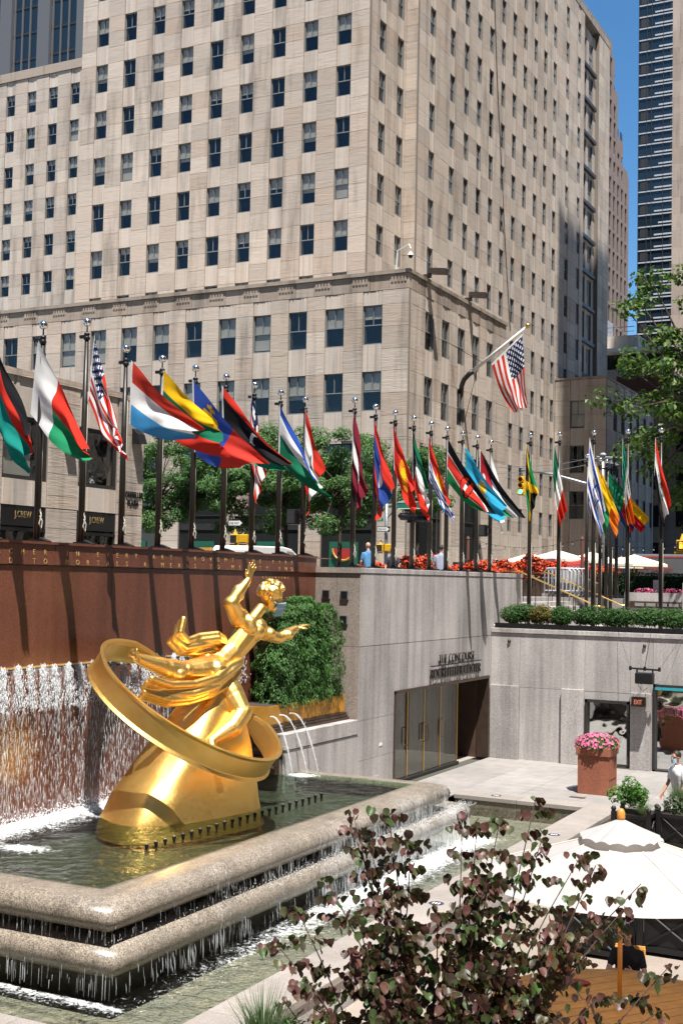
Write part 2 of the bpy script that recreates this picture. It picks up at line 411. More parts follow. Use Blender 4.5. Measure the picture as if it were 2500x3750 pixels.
def letters(name, items, z, h, parent, xw):
    me = bpy.data.meshes.new(name); bm = bmesh.new()
    for ch, y in items:
        tm = text_mesh(ch, h*1.42, .004, 'CENTER')
        tm.transform(Matrix(((0, 0, 1, xw), (1, 0, 0, y), (0, 1, 0, z), (0, 0, 0, 1)))); bm.from_mesh(tm)
    bm.to_mesh(me); me.materials.append(MATS['gold_leaf_letter']); me.transform(Matrix.Translation(-world_loc(parent)))
    o = bpy.data.objects.new(name, me); link(o, parent)
def grid_text(s, y0, step): return [(c, y0+i*step) for i, c in enumerate(s) if c != ' ']
letters('inscription', grid_text('TEACHER IN EVERY ART BROVGHT THE FIRE', 16.47-3*.2975, .2975), 5.725, .095, FW, -14.829)
letters('inscription', grid_text('PROVED TO MORTALS A MEANS TO MIGHTY ENDS', 16.48-5*.2975, .2975), 5.565, .095, FW, -14.829)
letters('inscription', grid_text('AESCHYLUS', 25.0, .145), 5.37, .055, FW, -14.859)

# ================================================================== grey granite wall with the doors
DW = thing('concourse_wall', 'grey granite retaining wall with the glass doors and bronze lettering', 'wall', (-14, 33, 0))
WX = -13.6
MB().box(-15.6, WX-.06, 27.6, 29.68, -.1, 5.6).box(-15.6, WX-.06, 29.68, 36.62, 2.56, 5.6).box(-15.6, WX-.06, 36.62, 39.7, -.1, 5.6).build('core', 'mortar', DW)
uy = [27.55, 29.72, 31.95, 34.1, 36.1, 37.6, 39.7]
panels(DW, (WX, 0, 0), Y_, X_, uy, [3.752, 5.55], -.06, 0, 'granite_grey')
panels(DW, (WX, 0, 0), Y_, X_, [27.55, 29.66], [-.05, .95, 1.93, 3.745], -.06, 0, 'granite_grey')
panels(DW, (WX, 0, 0), Y_, X_, [29.66, 31.95, 34.1, 36.64], [2.52, 3.745], -.06, 0, 'granite_grey')
panels(DW, (WX, 0, 0), Y_, X_, [36.64, 36.79], [-.05, 3.745], -.06, 0, 'granite_grey')
cy = [27.55, 30.0, 32.0, 34.2, 36.4, 38.1, 39.72]
for a, b in zip(cy, cy[1:]):
    MB().box(-15.4, WX+.015, a, b-.01, 5.556, 5.69).build('coping', 'granite_grey', DW, bevel=.012)
MB().box(-14.86, WX-.05, 39.7, 39.76, 3.8, 5.55).build('end_panel', 'granite_grey', DW)
# pier facing the pool, with three square vents
PX = [-14.86, -14.24, WX]
panels(DW, (0, 27.55, 0), X_, -Y_, PX, [1.95, 3.745, 5.55], -.05, .0, 'granite_pier_shaded')
MB().box(-15.4, WX+.015, 27.51, 27.545, 5.556, 5.69).build('coping', 'granite_pier_shaded', DW)
for x, z in ((-14.53, 5.02), (-14.02, 5.01), (-14.03, 4.4)):
    p = MB().box(x-.11, x+.11, 27.50, 27.545, z-.11, z+.11).build('vent', 'grey_metal', DW)
    MB().box(x-.09, x+.09, 27.492, 27.499, z-.09, z+.09).build('vent_mesh', 'black_metal', p)
# low wall under the hedge box
panels(DW, (WX+.02, 0, 0), Y_, X_, [23.95, 25.0, 26.3, 27.54], [.3, 1.62], -.06, 0, 'granite_grey')
MB().box(-14.84, WX-.05, 24.0, 27.5, .3, 1.6).build('low_core', 'mortar', DW)
MB().box(-14.84, WX+.04, 23.93, 27.5, 1.63, 1.98).build('low_coping', 'granite_grey', DW, bevel=.01)
MB().box(WX+.001, WX+.012, 28.8, 28.95, 1.2, 1.27).build('small_plate', 'paper_white', DW)
MB().box(WX+.001, WX+.012, 28.35, 28.8, .02, .48).build('hatch', 'granite_grey', DW)
# bronze lettering, standing off the wall
put_text('lettering', 'THE CONCOURSE', .37, (WX+.06, 32.5, 3.09), Y_, X_, 'bronze_pole', DW, .016, width=2.75, thin=-.011)
MB().box(WX+.03, WX+.10, 31.95, 35.75, 3.025, 3.05).build('rule', 'black_metal', DW)
put_text('lettering', 'ROCKEFELLER CENTER', .40, (WX+.06, 31.9, 2.69), Y_, X_, 'bronze_pole', DW, .016, width=3.85, thin=-.011)
# doors
DR = thing('glass_doors', 'bronze framed glass entrance doors under the concourse lettering', 'door', (WX-.3, 32, 0))
fr = MB().box(WX-.35, WX+.03, 29.67, 29.73, 0, 2.50).box(WX-.35, WX+.03, 29.67, 36.63, 2.44, 2.52).box(WX-.35, WX+.03, 36.57, 36.63, 0, 2.5)
fr.build('door_frame', 'bronze_frame', DR)
MB().box(WX-.36, WX-.2, 29.73, 34.75, 0, .1).build('threshold', 'dark_frame', DR)
MB().box(WX-2.6, WX-.36, 34.7, 34.78, 0, 2.44).box(WX-2.6, WX-2.5, 34.7, 36.6, 0, 2.44).build('vestibule', 'interior', DR)
MB().box(WX-2.5, WX-.36, 36.5, 36.57, 0, 2.44).build('side_panel', 'bronze_panel', DR)
for a in (WX-1.7, WX-1.0): MB().box(a, a+.03, 36.46, 36.5, 0, 2.44).build('side_strip', 'bronze_frame', DR)
MB().box(WX-1.6, WX-1.5, 29.7, 34.7, -.02, 2.5).build('lobby_wall', 'room_wall', DR)
MB().box(WX-2.6, WX-.36, 29.7, 36.57, -.02, -.004).build('lobby_floor', 'terrace_floor', DR)
t = NT('door_glass'); gl = t.n('BsdfGlossy'); gl.inputs['Roughness'].default_value = .02; gl.inputs['Color'].default_value = (.55, .55, .52, 1)
tr = t.n('BsdfTransparent'); tr.inputs[0].default_value = (.42, .42, .38, 1); mx = t.n('MixShader'); mx.inputs[0].default_value = .32; t.l(tr.outputs[0], mx.inputs[1]); t.l(gl.outputs[0], mx.inputs[2]); t.l(mx.outputs[0], t.out.inputs[0])
dy = [29.75, 30.0, 31.12, 32.26, 33.42, 34.72]
for a, b in zip(dy, dy[1:]):
    gl = MB().box(WX-.285, WX-.27, a+.03, b-.03, .11, 2.43).build('glass_leaf', 'door_glass', DR)
    MB().box(WX-.30, WX-.255, b-.03, b+.01, .1, 2.44).build('stile', 'brass', gl)
for y in (31.0, 32.17, 32.34, 33.55):
    MB().tube([(WX-.27, y, .95), (WX-.18, y, .97), (WX-.17, y, 1.0), (WX-.17, y, 1.4), (WX-.18, y, 1.43), (WX-.27, y, 1.45)], .016, 6).build('handle', 'bronze_frame', DR)

# ================================================================== wall facing the camera (right)
RW = thing('plaza_back_wall', 'pale grey granite wall below the shrub row with pilasters and window', 'wall', (-9, 37, 0))
MB().box(WX, -10.62, 36.86, 37.4, -.1, 3.9).box(-10.62, -9.24, 36.86, 37.4, 1.97, 3.9).box(-9.24, -8.58, 36.86, 37.4, -.1, 3.9).box(-8.58, 3, 36.86, 37.4, 2.52, 3.9).box(3, 16, 36.86, 37.4, -.1, 3.9).build('core', 'mortar', RW)
O = (0, 36.8, 0); NB = -Y_
panels(RW, O, X_, NB, [WX, -12.66, -10.62], [-.05, 2.2, 3.84], -.06, 0, 'granite_grey')
panels(RW, O, X_, NB, [-10.62, -9.24, -8.58], [2.2, 3.84], -.06, 0, 'granite_grey')
panels(RW, O, X_, NB, [-10.62, -9.24], [1.96, 2.195], -.06, 0, 'granite_grey')
panels(RW, O, X_, NB, [-9.24, -8.585], [-.05, 2.195], -.06, 0, 'granite_grey')
panels(RW, O, X_, NB, [-8.58, -6.3, -4, -1.7, .6, 3], [2.52, 3.84], -.06, 0, 'granite_grey')
panels(RW, O, X_, NB, [3, 6, 9, 12, 16], [-.05, 2.2, 3.84], -.06, 0, 'granite_grey')
for x0, x1 in ((WX+.03, -12.66), (-11.31, -10.63), (-9.22, -8.62)):
    MB().box(x0, x1, 36.68, 36.796, 0, 2.235).build('pilaster', 'granite_grey', RW, bevel=.008)
for a in [WX+.02+2.35*i for i in range(12)]:
    MB().box(a, a+2.34, 36.755, 37.4, 3.846, 3.99).build('coping', 'granite_grey', RW, bevel=.012)
for x, z in ((-13.0, 3.6), (-8.83, 3.62)):
    M2 = Matrix.Translation((x, 36.79, z)) @ Matrix.Rotation(PI/2, 4, 'X'); MB().lathe([(.05, -.0), (.055, .03), (.02, .06)], M=M2, n=12).build('wall_stud', 'bronze_frame', RW, True)
# metal edging of the shrub bed: black tiles
for i in range(64):
    x = WX+.12+.30*i
    if x > 5: break
    place('edging_tile', cube('black_metal'), frame_matrix(Vector((x+.15, 36.80, 4.07)), X_, Y_, .294, .04, .155), RW)
def pane_window(name, label, x0, x1, z0, z1, glass, cat='window'):
    w = thing(name, label, cat, ((x0+x1)/2, 36.9, z0))
    f = MB().box(x0, x0+.06, 36.74, 37.0, z0, z1).box(x1-.06, x1, 36.74, 37.0, z0, z1).box(x0, x1, 36.74, 37.0, z1-.07, z1).box(x0, x1, 36.74, 37.0, z0, z0+.05)
    f.build('frame', 'dark_frame', w); MB().box(x0+.06, x1-.06, 36.89, 36.91, z0+.05, z1-.07).build('pane', glass, w); return w
pane_window('display_window', 'bronze framed plate glass window behind the pink flower planter', -10.58, -9.27, .03, 1.95, 'mirror_glass')
w = pane_window('glass_entrance', 'tall dark framed mirror glass front at the right edge beside the exit sign', -8.56, -4.2, .0, 2.5, 'mirror_glass', 'window')
MB().box(-8.5, -4.3, 36.72, 36.76, 2.36, 2.44).build('blue_trim', 'teal', w)
for x in (-7.1, -5.6): MB().box(x-.03, x+.03, 36.78, 36.95, .05, 2.4).build('mullion', 'dark_frame', w)
ex = thing('exit_sign', 'small bronze box sign with red EXIT lettering on granite pilaster', 'sign', (-8.94, 36.6, 2.0))
MB().box(-9.15, -8.74, 36.52, 36.675, 1.86, 2.14).build('box', 'bronze_frame', ex, bevel=.01)
MB().box(-9.08, -8.81, 36.505, 36.519, 1.9, 2.1).build('face', 'bronze_panel', ex)
put_text('lettering', 'EXIT', .19, (-9.06, 36.502, 1.93), X_, -Y_, 'exit_red', ex, .004, width=.23)
sp = thing('wall_speaker', 'black loudspeaker hung on cables from a black bar on the granite wall', 'speaker', (-8.7, 36.3, 3.0))
MB().tube([(-9.12, 36.2, 2.99), (-8.24, 36.2, 2.97)], .028, 8).build('bar', 'black_metal', sp)
for x in (-9.1, -8.68, -8.26): MB().box(x-.03, x+.03, 36.16, 36.24, 2.93, 3.05).build('clamp', 'black_metal', sp)
MB().box(-8.93, -8.42, 36.02, 36.32, 2.56, 2.88).build('cabinet', 'black_metal', sp, bevel=.03)
for x in (-8.9, -8.45): MB().box(x-.015, x+.015, 36.14, 36.24, 2.86, 2.98).build('bracket', 'black_metal', sp)
MB().tube([(-8.68, 36.2, 3.0), (-8.64, 36.75, 4.0)], .008, 4).build('cable', 'black_metal', sp)
for x0, x1 in ((-9.1, -9.6), (-8.26, -7.7)): MB().tube([(x0, 36.2, 3.0), (x1, 36.75, 4.0)], .005, 4).build('cable', 'black_metal', sp)
MB().tube([(-8.9, 36.3, 2.6), (-8.95, 36.6, 2.45), (-8.85, 36.72, 2.3), (-8.7, 36.6, 2.42)], .008, 5).build('cable', 'black_metal', sp)
# side walls of the sunken plaza, beyond the frame but seen in the glass
EW = thing('plaza_side_wall', 'grey granite wall closing the far side of the sunken plaza, outside the picture', 'wall', (14, 12, 0))
MB().box(14.1, 15, -14, 36.8, -.5, 4.88).build('core', 'mortar', EW)
panels(EW, (14.04, 0, 0), Y_, -X_, [-14+3.0*i for i in range(18)][:18], [-.5, 2.2, 4.9], -.06, 0, 'granite_grey')
MB().box(-15, 15, -14.6, -14, -.5, 4.88).build('end_wall', 'granite_grey', EW)
# ================================================================== buildings
def window_meshes(w, h, tagname, fm='window_frame'):
    f = MB(); b = .055; d0, d1 = -.06, .05
    f.box(0, b, d0, d1, -h, 0).box(w-b, w, d0, d1, -h, 0).box(b, w-b, d0, d1, -b, 0).box(b, w-b, d0, d1, -h, -h+b*1.3)
    f.box(b, w-b, d0+.01, d1-.01, -h*.5-.03, -h*.5+.03).box(w/2-.018, w/2+.018, d0+.02, d1-.02, -h*.5+.03, -b)
    fr = f.mesh('window_frame_'+tagname, fm)
    pa = MB().box(b, w-b, -.022, -.012, -h+b, -b).mesh('pane_'+tagname, 'pane')
    bl = []
    for k in (.22, .34, .46, .5, .62, .93): bl.append(MB().box(b+.01, w-b-.01, -.075, -.068, -h*k, -b).mesh('blind_'+tagname, 'blind'))
    lv = MB()
    n = int(h/.14)
    for i in range(n): z = -h+h*(i+.5)/n; lv.add([(b, -.04, z+.05), (w-b, -.04, z+.05), (w-b, .03, z-.03), (b, .03, z-.03)], [(0, 1, 2, 3)])
    return fr, pa, bl, lv.mesh('louver_'+tagname, 'louver')
class Building:
    def __init__(s, name, label, loc, wallmat='limestone', spmat='limestone_spandrel', group=None):
        s.root = thing(name, label, 'building', loc, group); s.blocks = []; s.wall = MB(); s.back = MB(); s.wins = []; s.sp = []; s.wm = wallmat; s.sm = spmat
    def facade(s, O, U, N, u0, u1, z0, z1, cols, ww, rows, wh, wm, course, skip=(), louvers=(), depth=.3, blind=.55, seed=1):
        """piers of stone courses, fluted spandrels and recessed sash windows"""
        R = random.Random(seed); O = Vector(O); cols = sorted(cols)
        s.back.fbox(O, U, N, u0+.02, u1-.02, -1.2, -depth-.35, z0, z1-.02)
        edges = [u0]+[e for c in cols for e in (c, c+ww)]+[u1]
        zc = sorted(set([round(z, 3) for z in course if z0 < z < z1]+[z0, z1]))
        for i in range(0, len(edges), 2):
            a, b = edges[i], edges[i+1]
            if b-a < .03: continue
            s.wall.fbox(O, U, N, a+.004, b-.004, -depth-.3, -.03, z0, z1-.01)
            nsp = max(1, round((b-a)/1.9))
            for za, zb in zip(zc, zc[1:]):
                off = R.random()
                es = [a+(b-a)*k/nsp for k in range(nsp+1)]
                for k in range(1, nsp): es[k] += (R.random()-.5)*.5
                for e0, e1 in zip(es, es[1:]):
                    c = O+U*((e0+e1)/2)+N*(-depth/2)+Z_*((za+zb)/2)
                    if in_frame(c): s.blocks.append((c, U, N, e1-e0-.016, depth, zb-za-.02))
        rs = sorted(rows)
        for ci, c in enumerate(cols):
            tops = [z for z in rs if z0 < z-wh+.3 and z <= z1]
            zs = z0
            for zt in tops+[None]:
                ztop = z1 if zt is None else zt-wh
                if ztop-zs > .05:
                    p = O+U*(c+ww/2)+Z_*((zs+ztop)/2)
                    if in_frame(p): s.sp.append((O+U*c, U, N, ww, depth, zs, ztop))
                if zt is None: break
                p = O+U*(c+ww/2)+Z_*(zt-wh/2)
                if in_frame(p): s.wins.append((O+U*c-N*(depth*.62)+Z_*zt, U, N, wm, (ci, round(zt, 1)) in louvers, R.random(), R.random(), wh))
                else: pass
                zs = zt
    def finish(s, nb=300):
        s.wall.build('wall', 'mortar', s.root); s.back.build('wall_core', 'interior', s.root)
        s.blocks.sort(key=lambda b: (b[0]-CAM_P).length)
        rest = MB()
        for i, (c, U, N, a, b, h) in enumerate(s.blocks):
            if i < nb: place('stone_block', cube(s.wm), frame_matrix(c, U, N, a, b, h), s.root)
            else: rest.ob(frame_matrix(c, U, N), a, b, h)
        if rest.v: rest.build('stone_courses', s.wm, s.root, kind='stuff')
        s.sp.sort(key=lambda b: (b[0]-CAM_P).length); rest = MB(); cache = {}
        for i, (P, U, N, ww, d, za, zb) in enumerate(s.sp):
            m = MB() if i < nb else rest; h = zb-za
            key = (round(ww, 2), round(h, 2), round(d, 2))
            def flutes(m, f):
                f(m, 0.004, ww-.004, -d, -.055)
                f(m, ww*.05, ww*.20, -.056, -.03); f(m, ww*.26, ww*.33, -.056, -.03); f(m, ww*.67, ww*.74, -.056, -.03); f(m, ww*.80, ww*.95, -.056, -.03)
            if i < nb:
                if key not in cache:
                    flutes(m, lambda m, a, b, n0, n1: m.box(a, b, n0, n1, .01, h-.01)); cache[key] = m.mesh('spandrel', s.sm)
                place('spandrel', cache[key], frame_matrix(P+Z_*za, U, N), s.root)
            else: flutes(m, lambda m, a, b, n0, n1: m.fbox(P, U, N, a, b, n0, n1, za+.01, zb-.01))
        if rest.v: rest.build('spandrel_courses', s.sm, s.root, kind='stuff')
        s.wins.sort(key=lambda b: (b[0]-CAM_P).length); far = s.wins[nb:]
        for P, U, N, wm, lou, r1, r2, wh in s.wins[:nb]:
            fr, pa, bl, lv = wm; Mw = frame_matrix(P, U, N); o = place('window', fr, Mw, s.root)
            def sub(nm, me):
                c = bpy.data.objects.new(nm, me); link(c, o)
            if lou: sub('louver', lv); continue
            sub('pane', pa)
            if r1 < .72: sub('blind', bl[int(r2*5.99)])
        if far:
            bm = bmesh.new()
            for P, U, N, wm, lou, r1, r2, wh in far:
                for me in (wm[0], wm[1]):
                    t_ = me.copy(); t_.transform(frame_matrix(P, U, N)); bm.from_mesh(t_); bpy.data.meshes.remove(t_)
            me = bpy.data.meshes.new('far_windows'); bm.to_mesh(me); me.materials.append(MATS['window_frame']); me.transform(Matrix.Translation(-world_loc(s.root)))
            o = bpy.data.objects.new('far_windows', me); link(o, s.root); o['kind'] = 'stuff'
WT = window_meshes(1.08, 2.06, 'tower'); WP = window_meshes(1.27, 2.32, 'podium'); WW = window_meshes(1.05, 1.98, 'wing'); WG = window_meshes(1.05, 2.0, 'side')
PIT = 3.455
def courses(z0, z1, rows, p): return [z for r in rows for z in (r, r-p*.333, r-p*.667)]
B = Building('limestone_office_tower', 'tall pale limestone office building with stepped base filling the background', (-34, 72, 4.88))
rows = [28.85+PIT*k for k in range(-7, 11)]
LT = [r for r in rows if r > 24]
# tower face towards the plaza (left), small return face, long right face
B.facade((0, 71.3, 0), X_, -Y_, -58.95, -35.3, 18, 66, [-57.62+2.49*k for k in range(9)], 1.08, LT, 2.06, WT, courses(0, 0, rows, PIT), seed=3)
B.facade((-35.3, 71.3, 0), Y_, X_, .31, 5.8, 18, 66, [1.58, 4.42], 1.08, LT, 2.06, WG, courses(0, 0, rows, PIT), seed=4)
B.facade((0, 77.1, 0), X_, -Y_, -35.3, -34.44, 18, 66, [], 1, [], 1, WT, courses(0, 0, rows, PIT), seed=5)
rc = [79.3, 83.05, 85.85, 88.5, 91.15, 93.85, 96.55, 99.25, 102.05, 104.75, 107.5, 111.35, 115.1]
B.facade((-34.44, 0, 0), Y_, X_, 77.41, 117.3, 5, 62.2, rc, 1.05, [r for r in rows if r > 9], 2.0, WG, courses(0, 0, rows, PIT), louvers=((4, 42.7), (4, 46.1), (3, 35.8)), seed=6)
# recessed strip of tall windows near the far end, then a blank pier
B.facade((-34.85, 0, 0), Y_, X_, 117.3, 122.6, 5, 61, [117.9, 120.2], 1.5, [r for r in rows if r > 9], 2.7, window_meshes(1.5, 2.7, 'end'), [], seed=7, blind=0)
for r in rows:
    if 9 < r < 61: place('projecting_sill', cube('bronze_frame'), frame_matrix(Vector((-34.75, 120, r-2.95)), Y_, X_, 4.6, .3, .35), B.root)
B.facade((-34.44, 0, 0), Y_, X_, 122.6, 126.5, 5, 62.2, [], 1, [], 1, WG, courses(0, 0, rows, PIT), seed=8)
MB().box(-60, -35.3, 71.35, 118, 62.3, 62.9).box(-60, -34.4, 77.2, 126.6, 61.6, 62.25).build('roof', 'limestone_stained', B.root)
for y in [100+2*i for i in range(14)]: MB().box(-34.9, -34.82, y, y+.06, 62.2, 63.3).build('roof_rail_post', 'grey_metal', B.root)
MB().box(-34.9, -34.84, 99, 126.5, 63.2, 63.28).box(-34.9, -34.84, 99, 126.5, 62.75, 62.8).build('roof_rail', 'grey_metal', B.root)
# stepped base in front of the tower: two window rows over tall shop openings
pr = [21.52, 17.6]; pc = courses(0, 0, [25.4, 21.52, 17.6, 13.68], 3.93)
B.facade((0, 65.3, 0), X_, -Y_, -72, -29.46, 13.55, 22.35, [-32.42-2.515*k for k in range(14)], 1.27, pr, 2.32, WP, pc, seed=9)
B.facade((-29.46, 65.3, 0), Y_, X_, .31, 16.6, 13.55, 22.35, [2.45+2.6*k for k in range(5)], 1.27, pr, 2.32, WP, pc, seed=10)
B.facade((-34.44, 82.2, 0), X_, Y_, .1, 4.9, 13.55, 22.35, [], 1, [], 1, WP, pc, seed=11)
SH = window_meshes(3.6, 8.4, 'shop', 'dark_frame'); SH = (SH[0], MB().box(.06, 3.54, -.03, -.02, -8.3, -.06).mesh('shop_pane', 'shop_glass'), [MB().box(.06, 3.54, .0, .05, -5.1, -4.7).mesh('transom', 'dark_frame')]*6, SH[3])
B.facade((0, 65.3, 0), X_, -Y_, -72, -29.46, 4.88, 13.55, [-34.95-5.1*k for k in range(8)], 3.6, [13.4], 8.4, SH, [5.6, 7.6, 9.6, 11.6], seed=12)
B.facade((-29.46, 65.3, 0), Y_, X_, .31, 16.6, 4.88, 13.55, [1.95, 8.6], 3.6, [13.4], 8.4, SH, [5.6, 7.6, 9.6, 11.6], seed=13)
# cornice and carved panels of the base
ct = MB().box(-72, -29.38, 65.2, 71.3, 23.28, 23.5).box(-34.4, -29.38, 71.3, 82.0, 23.28, 23.5)
ct.build('cornice', 'limestone_stained', B.root)
MB().box(-72, -29.5, 65.36, 71.3, 22.36, 23.28).box(-34.4, -29.52, 71.3, 81.86, 22.36, 23.28).build('parapet_core', 'mortar', B.root)
for k in range(30):
    x1 = -29.46-1.2575*k; x0 = x1-1.2575
    if x0 < -70: break
    wide = k % 2 == 0
    place('parapet_block', cube('limestone_stained'), frame_matrix(Vector(((x0+x1)/2, 65.33, 22.82)), X_, -Y_, 1.235, .06 if wide else .02, .88), B.root)
    if wide:
        for q in range(5): place('relief_bar', cube('limestone_stained'), frame_matrix(Vector((x0+.2+.21*q, 65.28, 22.95)), X_, -Y_, .12, .05, .3), B.root)
for k in range(13):
    y0 = 65.32+1.275*k
    place('parapet_block', cube('limestone_stained'), frame_matrix(Vector((-29.49, y0+.64, 22.82)), Y_, X_, 1.25, .06 if k % 2 == 0 else .02, .88), B.root)
# far matching base block, in shade
br = [21.88, 17.82, 13.69]
B.facade((0, 108.85, 0), X_, -Y_, -34.4, -29.7, 4.88, 23.8, [-32.99], 1.33, br, 2.5, window_meshes(1.33, 2.5, 'far'), courses(0, 0, [25.9, 21.88, 17.82, 13.69, 9.6], 4.05), seed=14)
B.facade((-29.7, 108.85, 0), Y_, X_, .31, 18, 4.88, 23.8, [2.5+2.75*k for k in range(6)], 1.25, br, 2.5, window_meshes(1.25, 2.5, 'farside'), courses(0, 0, [25.9, 21.88, 17.82, 13.69, 9.6], 4.05), seed=15)
MB().box(-34.4, -29.65, 108.8, 127, 23.81, 24.0).build('far_cornice', 'limestone_stained', B.root)
B.finish()
# building lamps on the cornice and camera dome
for i, y in enumerate((67.9, 74.6)):
    l = thing('flood_light', ('bronze box floodlight on the cornice near the building corner', 'bronze box floodlight on the cornice above the angled flagpole')[i], 'floodlight', (-29.1, y, 23.6), 'floodlights on the cornice')
    MB().ob(Matrix.Translation((-28.75, y, 23.85)) @ Matrix.Rotation(.12, 4, 'Y'), 1.15, .5, .32).build('housing', 'bronze_frame', l); MB().box(-29.7, -29.2, y-.06, y+.06, 23.5, 23.75).build('bracket', 'bronze_frame', l)
l = thing('dome_camera', 'white dome security camera on a bent arm at the cornice corner', 'camera', (-29.5, 65.3, 23.5))
MB().tube([(-30.3, 65.3, 23.5), (-30.2, 65.25, 24.6), (-29.4, 65.1, 24.85), (-29.3, 65.08, 24.6)], .05, 6).build('arm', 'white_paint', l)
MB().lathe([(.04, .24), (.13, .08), (.22, 0), (.2, -.02)], (-29.3, 65.08, 24.2), 12).build('hood', 'white_paint', l); MB().ball((-29.3, 65.08, 24.15), .13).build('dome', 'black_metal', l, True)
# black cable hanging down the right face
cb = MB().tube([(-34.3, 91.6, 62), (-34.36, 91.8, 52), (-34.36, 92.6, 46), (-34.36, 95, 33), (-34.36, 96.5, 26)], .03, 5).build('hanging_cable', 'black_metal'); tag(cb, 'thin black cable running down the right face of the limestone tower', 'cable')

# wing behind, on the left
W = Building('limestone_wing', 'lower limestone wing with soot stained parapet behind the tower at left', (-78, 88, 4.88))
wr = [50.28-3.44*k for k in range(9)]
W.facade((0, 88, 0), X_, -Y_, -92, -60, 20, 51.6, [-73.98-2.55*k for k in range(7)]+[-71.4], 1.05, wr, 1.98, WW, courses(0, 0, wr, 3.44), louvers=((7, 50.3), (7, 40.0)), seed=21)
MB().box(-92, -60, 87.9, 110, 51.62, 52.45).build('parapet', 'limestone_stained', W.root); W.finish(200)
# dark glass tower at the top left
GT = thing('dark_glass_tower', 'dark glass tower with pale vertical piers rising behind the wing at left', 'building', (-140, 150, 4.88))
MB().box(-190, -108, 140.6, 170, 40, 170).build('core', 'interior', GT)
for k in range(10):
    x = -188+7.35*k
    place('glass_band', cube('tower_glass'), frame_matrix(Vector((x+2.5, 140.45, 105)), X_, Y_, 5.0, .2, 130), GT)
    place('pier', cube('tower_pier'), frame_matrix(Vector((x+6.2, 140.2, 105)), X_, Y_, 2.2, .9, 130), GT)
    for q in range(4): place('mullion', cube('tower_pier'), frame_matrix(Vector((x+.3+1.5*q, 140.28, 105)), X_, Y_, .22, .3, 130), GT)
for k in range(24): place('floor_band', cube('dark_frame'), frame_matrix(Vector((-149, 140.30, 70+4.0*k)), X_, Y_, 82, .06, .35), GT)

# low shop building at left
XJ = -33.0
J = Building('shop_building', 'low limestone shop building with large display windows at left', (XJ-2, 36, 4.88))
jm = window_meshes(2.62, 2.45, 'jc', 'dark_frame'); jm = (MB().box(0, 2.62, -.06, .09, -.12, 0).box(0, 2.62, -.06, .09, -2.45, -2.3).box(0, .1, -.06, .09, -2.45, 0).box(2.52, 2.62, -.06, .09, -2.45, 0).mesh('display_frame', 'dark_frame'), MB().box(.08, 2.56, -.03, -.02, -2.35, -.1).mesh('display_pane', 'pane'), [MB().box(.1, 1.1+.2*i, -.35, -.3, -2.3, -.12).mesh('display_board', 'blind') for i in range(6)], jm[3])
sm_ = (MB().box(0, 2.62, -.1, .12, -.75, 0).box(0, .12, -.06, .1, -3.1, -.75).box(2.5, 2.62, -.06, .1, -3.1, -.75).box(0, 2.62, -.1, .14, -.95, -.82).mesh('shopfront_frame', 'black_metal'), MB().box(.1, 2.5, -.05, -.04, -3.0, -.9).mesh('shopfront_pane', 'pane'), [MB().box(.4, 1.6, -.5, -.45, -3.0, -1.2-.2*i).mesh('shop_display', 'cloth_navy') for i in range(6)], jm[3])
jc = [40.5, 36.02, 31.5, 27.0, 22.5]
J.facade((XJ, 0, 0), Y_, X_, 18, 44.95, 8.0, 13.0, jc, 2.62, [11.47], 2.45, jm, [8.5, 9.4, 10.4, 11.47, 12.3], seed=32)
J.facade((XJ, 0, 0), Y_, X_, 18, 44.95, 4.88, 7.98, jc, 2.62, [7.96], 3.08, sm_, [5.5, 6.3, 7.2], seed=33)
J.facade((0, 44.95, 0), X_, Y_, -60, XJ-.3, 4.88, 13.0, [], 1, [], 1, jm, [5.5, 6.3, 7.2, 8, 9, 10, 11.4, 12.3], seed=34)
MB().box(-60, XJ+.04, 18, 43.4, 13.0, 13.26).box(-60, XJ+.02, 43.4, 44.97, 13.0, 13.2).build('cornice', 'limestone', J.root)
MB().box(-60, XJ-1, 18, 44.5, 12.9, 13.0).build('roof', 'mortar', J.root)
MB().box(XJ-6, XJ-5.9, 18.2, 44.6, 4.9, 12.9).box(XJ-6, XJ-.7, 18.2, 44.6, 8.0, 8.1).build('room', 'room_wall', J.root)
J.finish(200)
put_text('lettering', 'ROCKEFELLER', .36, (XJ+.02, 43.32, 8.78), Y_, X_, 'black_metal', J.root, .02, width=1.62)
put_text('lettering', 'PLAZA', .36, (XJ+.02, 43.85, 8.42), Y_, X_, 'black_metal', J.root, .02, width=.8)
for y in (41.5, 37.0): put_text('shop_name', 'J.CREW', .36, (XJ+.13, y-.35, 7.53), Y_, X_, 'sign_gold', J.root, .01, width=.95)
put_text('window_name', 'J.CREW', .36, (XJ-.17, 41.2, 9.42), Y_, X_, 'dark_frame', J.root, .003, width=.85)
for i, (y, z) in enumerate(((44.3, 11.45), (39.6, 11.45))):
    l = thing('wall_light', ('black box wall light at the corner of the shop building', 'black box wall light between the display windows')[i], 'light', (XJ+.2, y, z), 'wall lights on the shop building')
    MB().add([(XJ+.03, y-.28, z-.3), (XJ+.03, y+.28, z-.3), (XJ+.45, y+.28, z-.3), (XJ+.45, y-.28, z-.3), (XJ+.03, y-.28, z+.35), (XJ+.03, y+.28, z+.35), (XJ+.3, y+.28, z+.1), (XJ+.3, y-.28, z+.1)], [(0, 1, 2, 3), (7, 6, 5, 4), (3, 2, 6, 7), (0, 3, 7, 4), (1, 5, 6, 2), (0, 4, 5, 1)]).build('housing', 'black_metal', l)

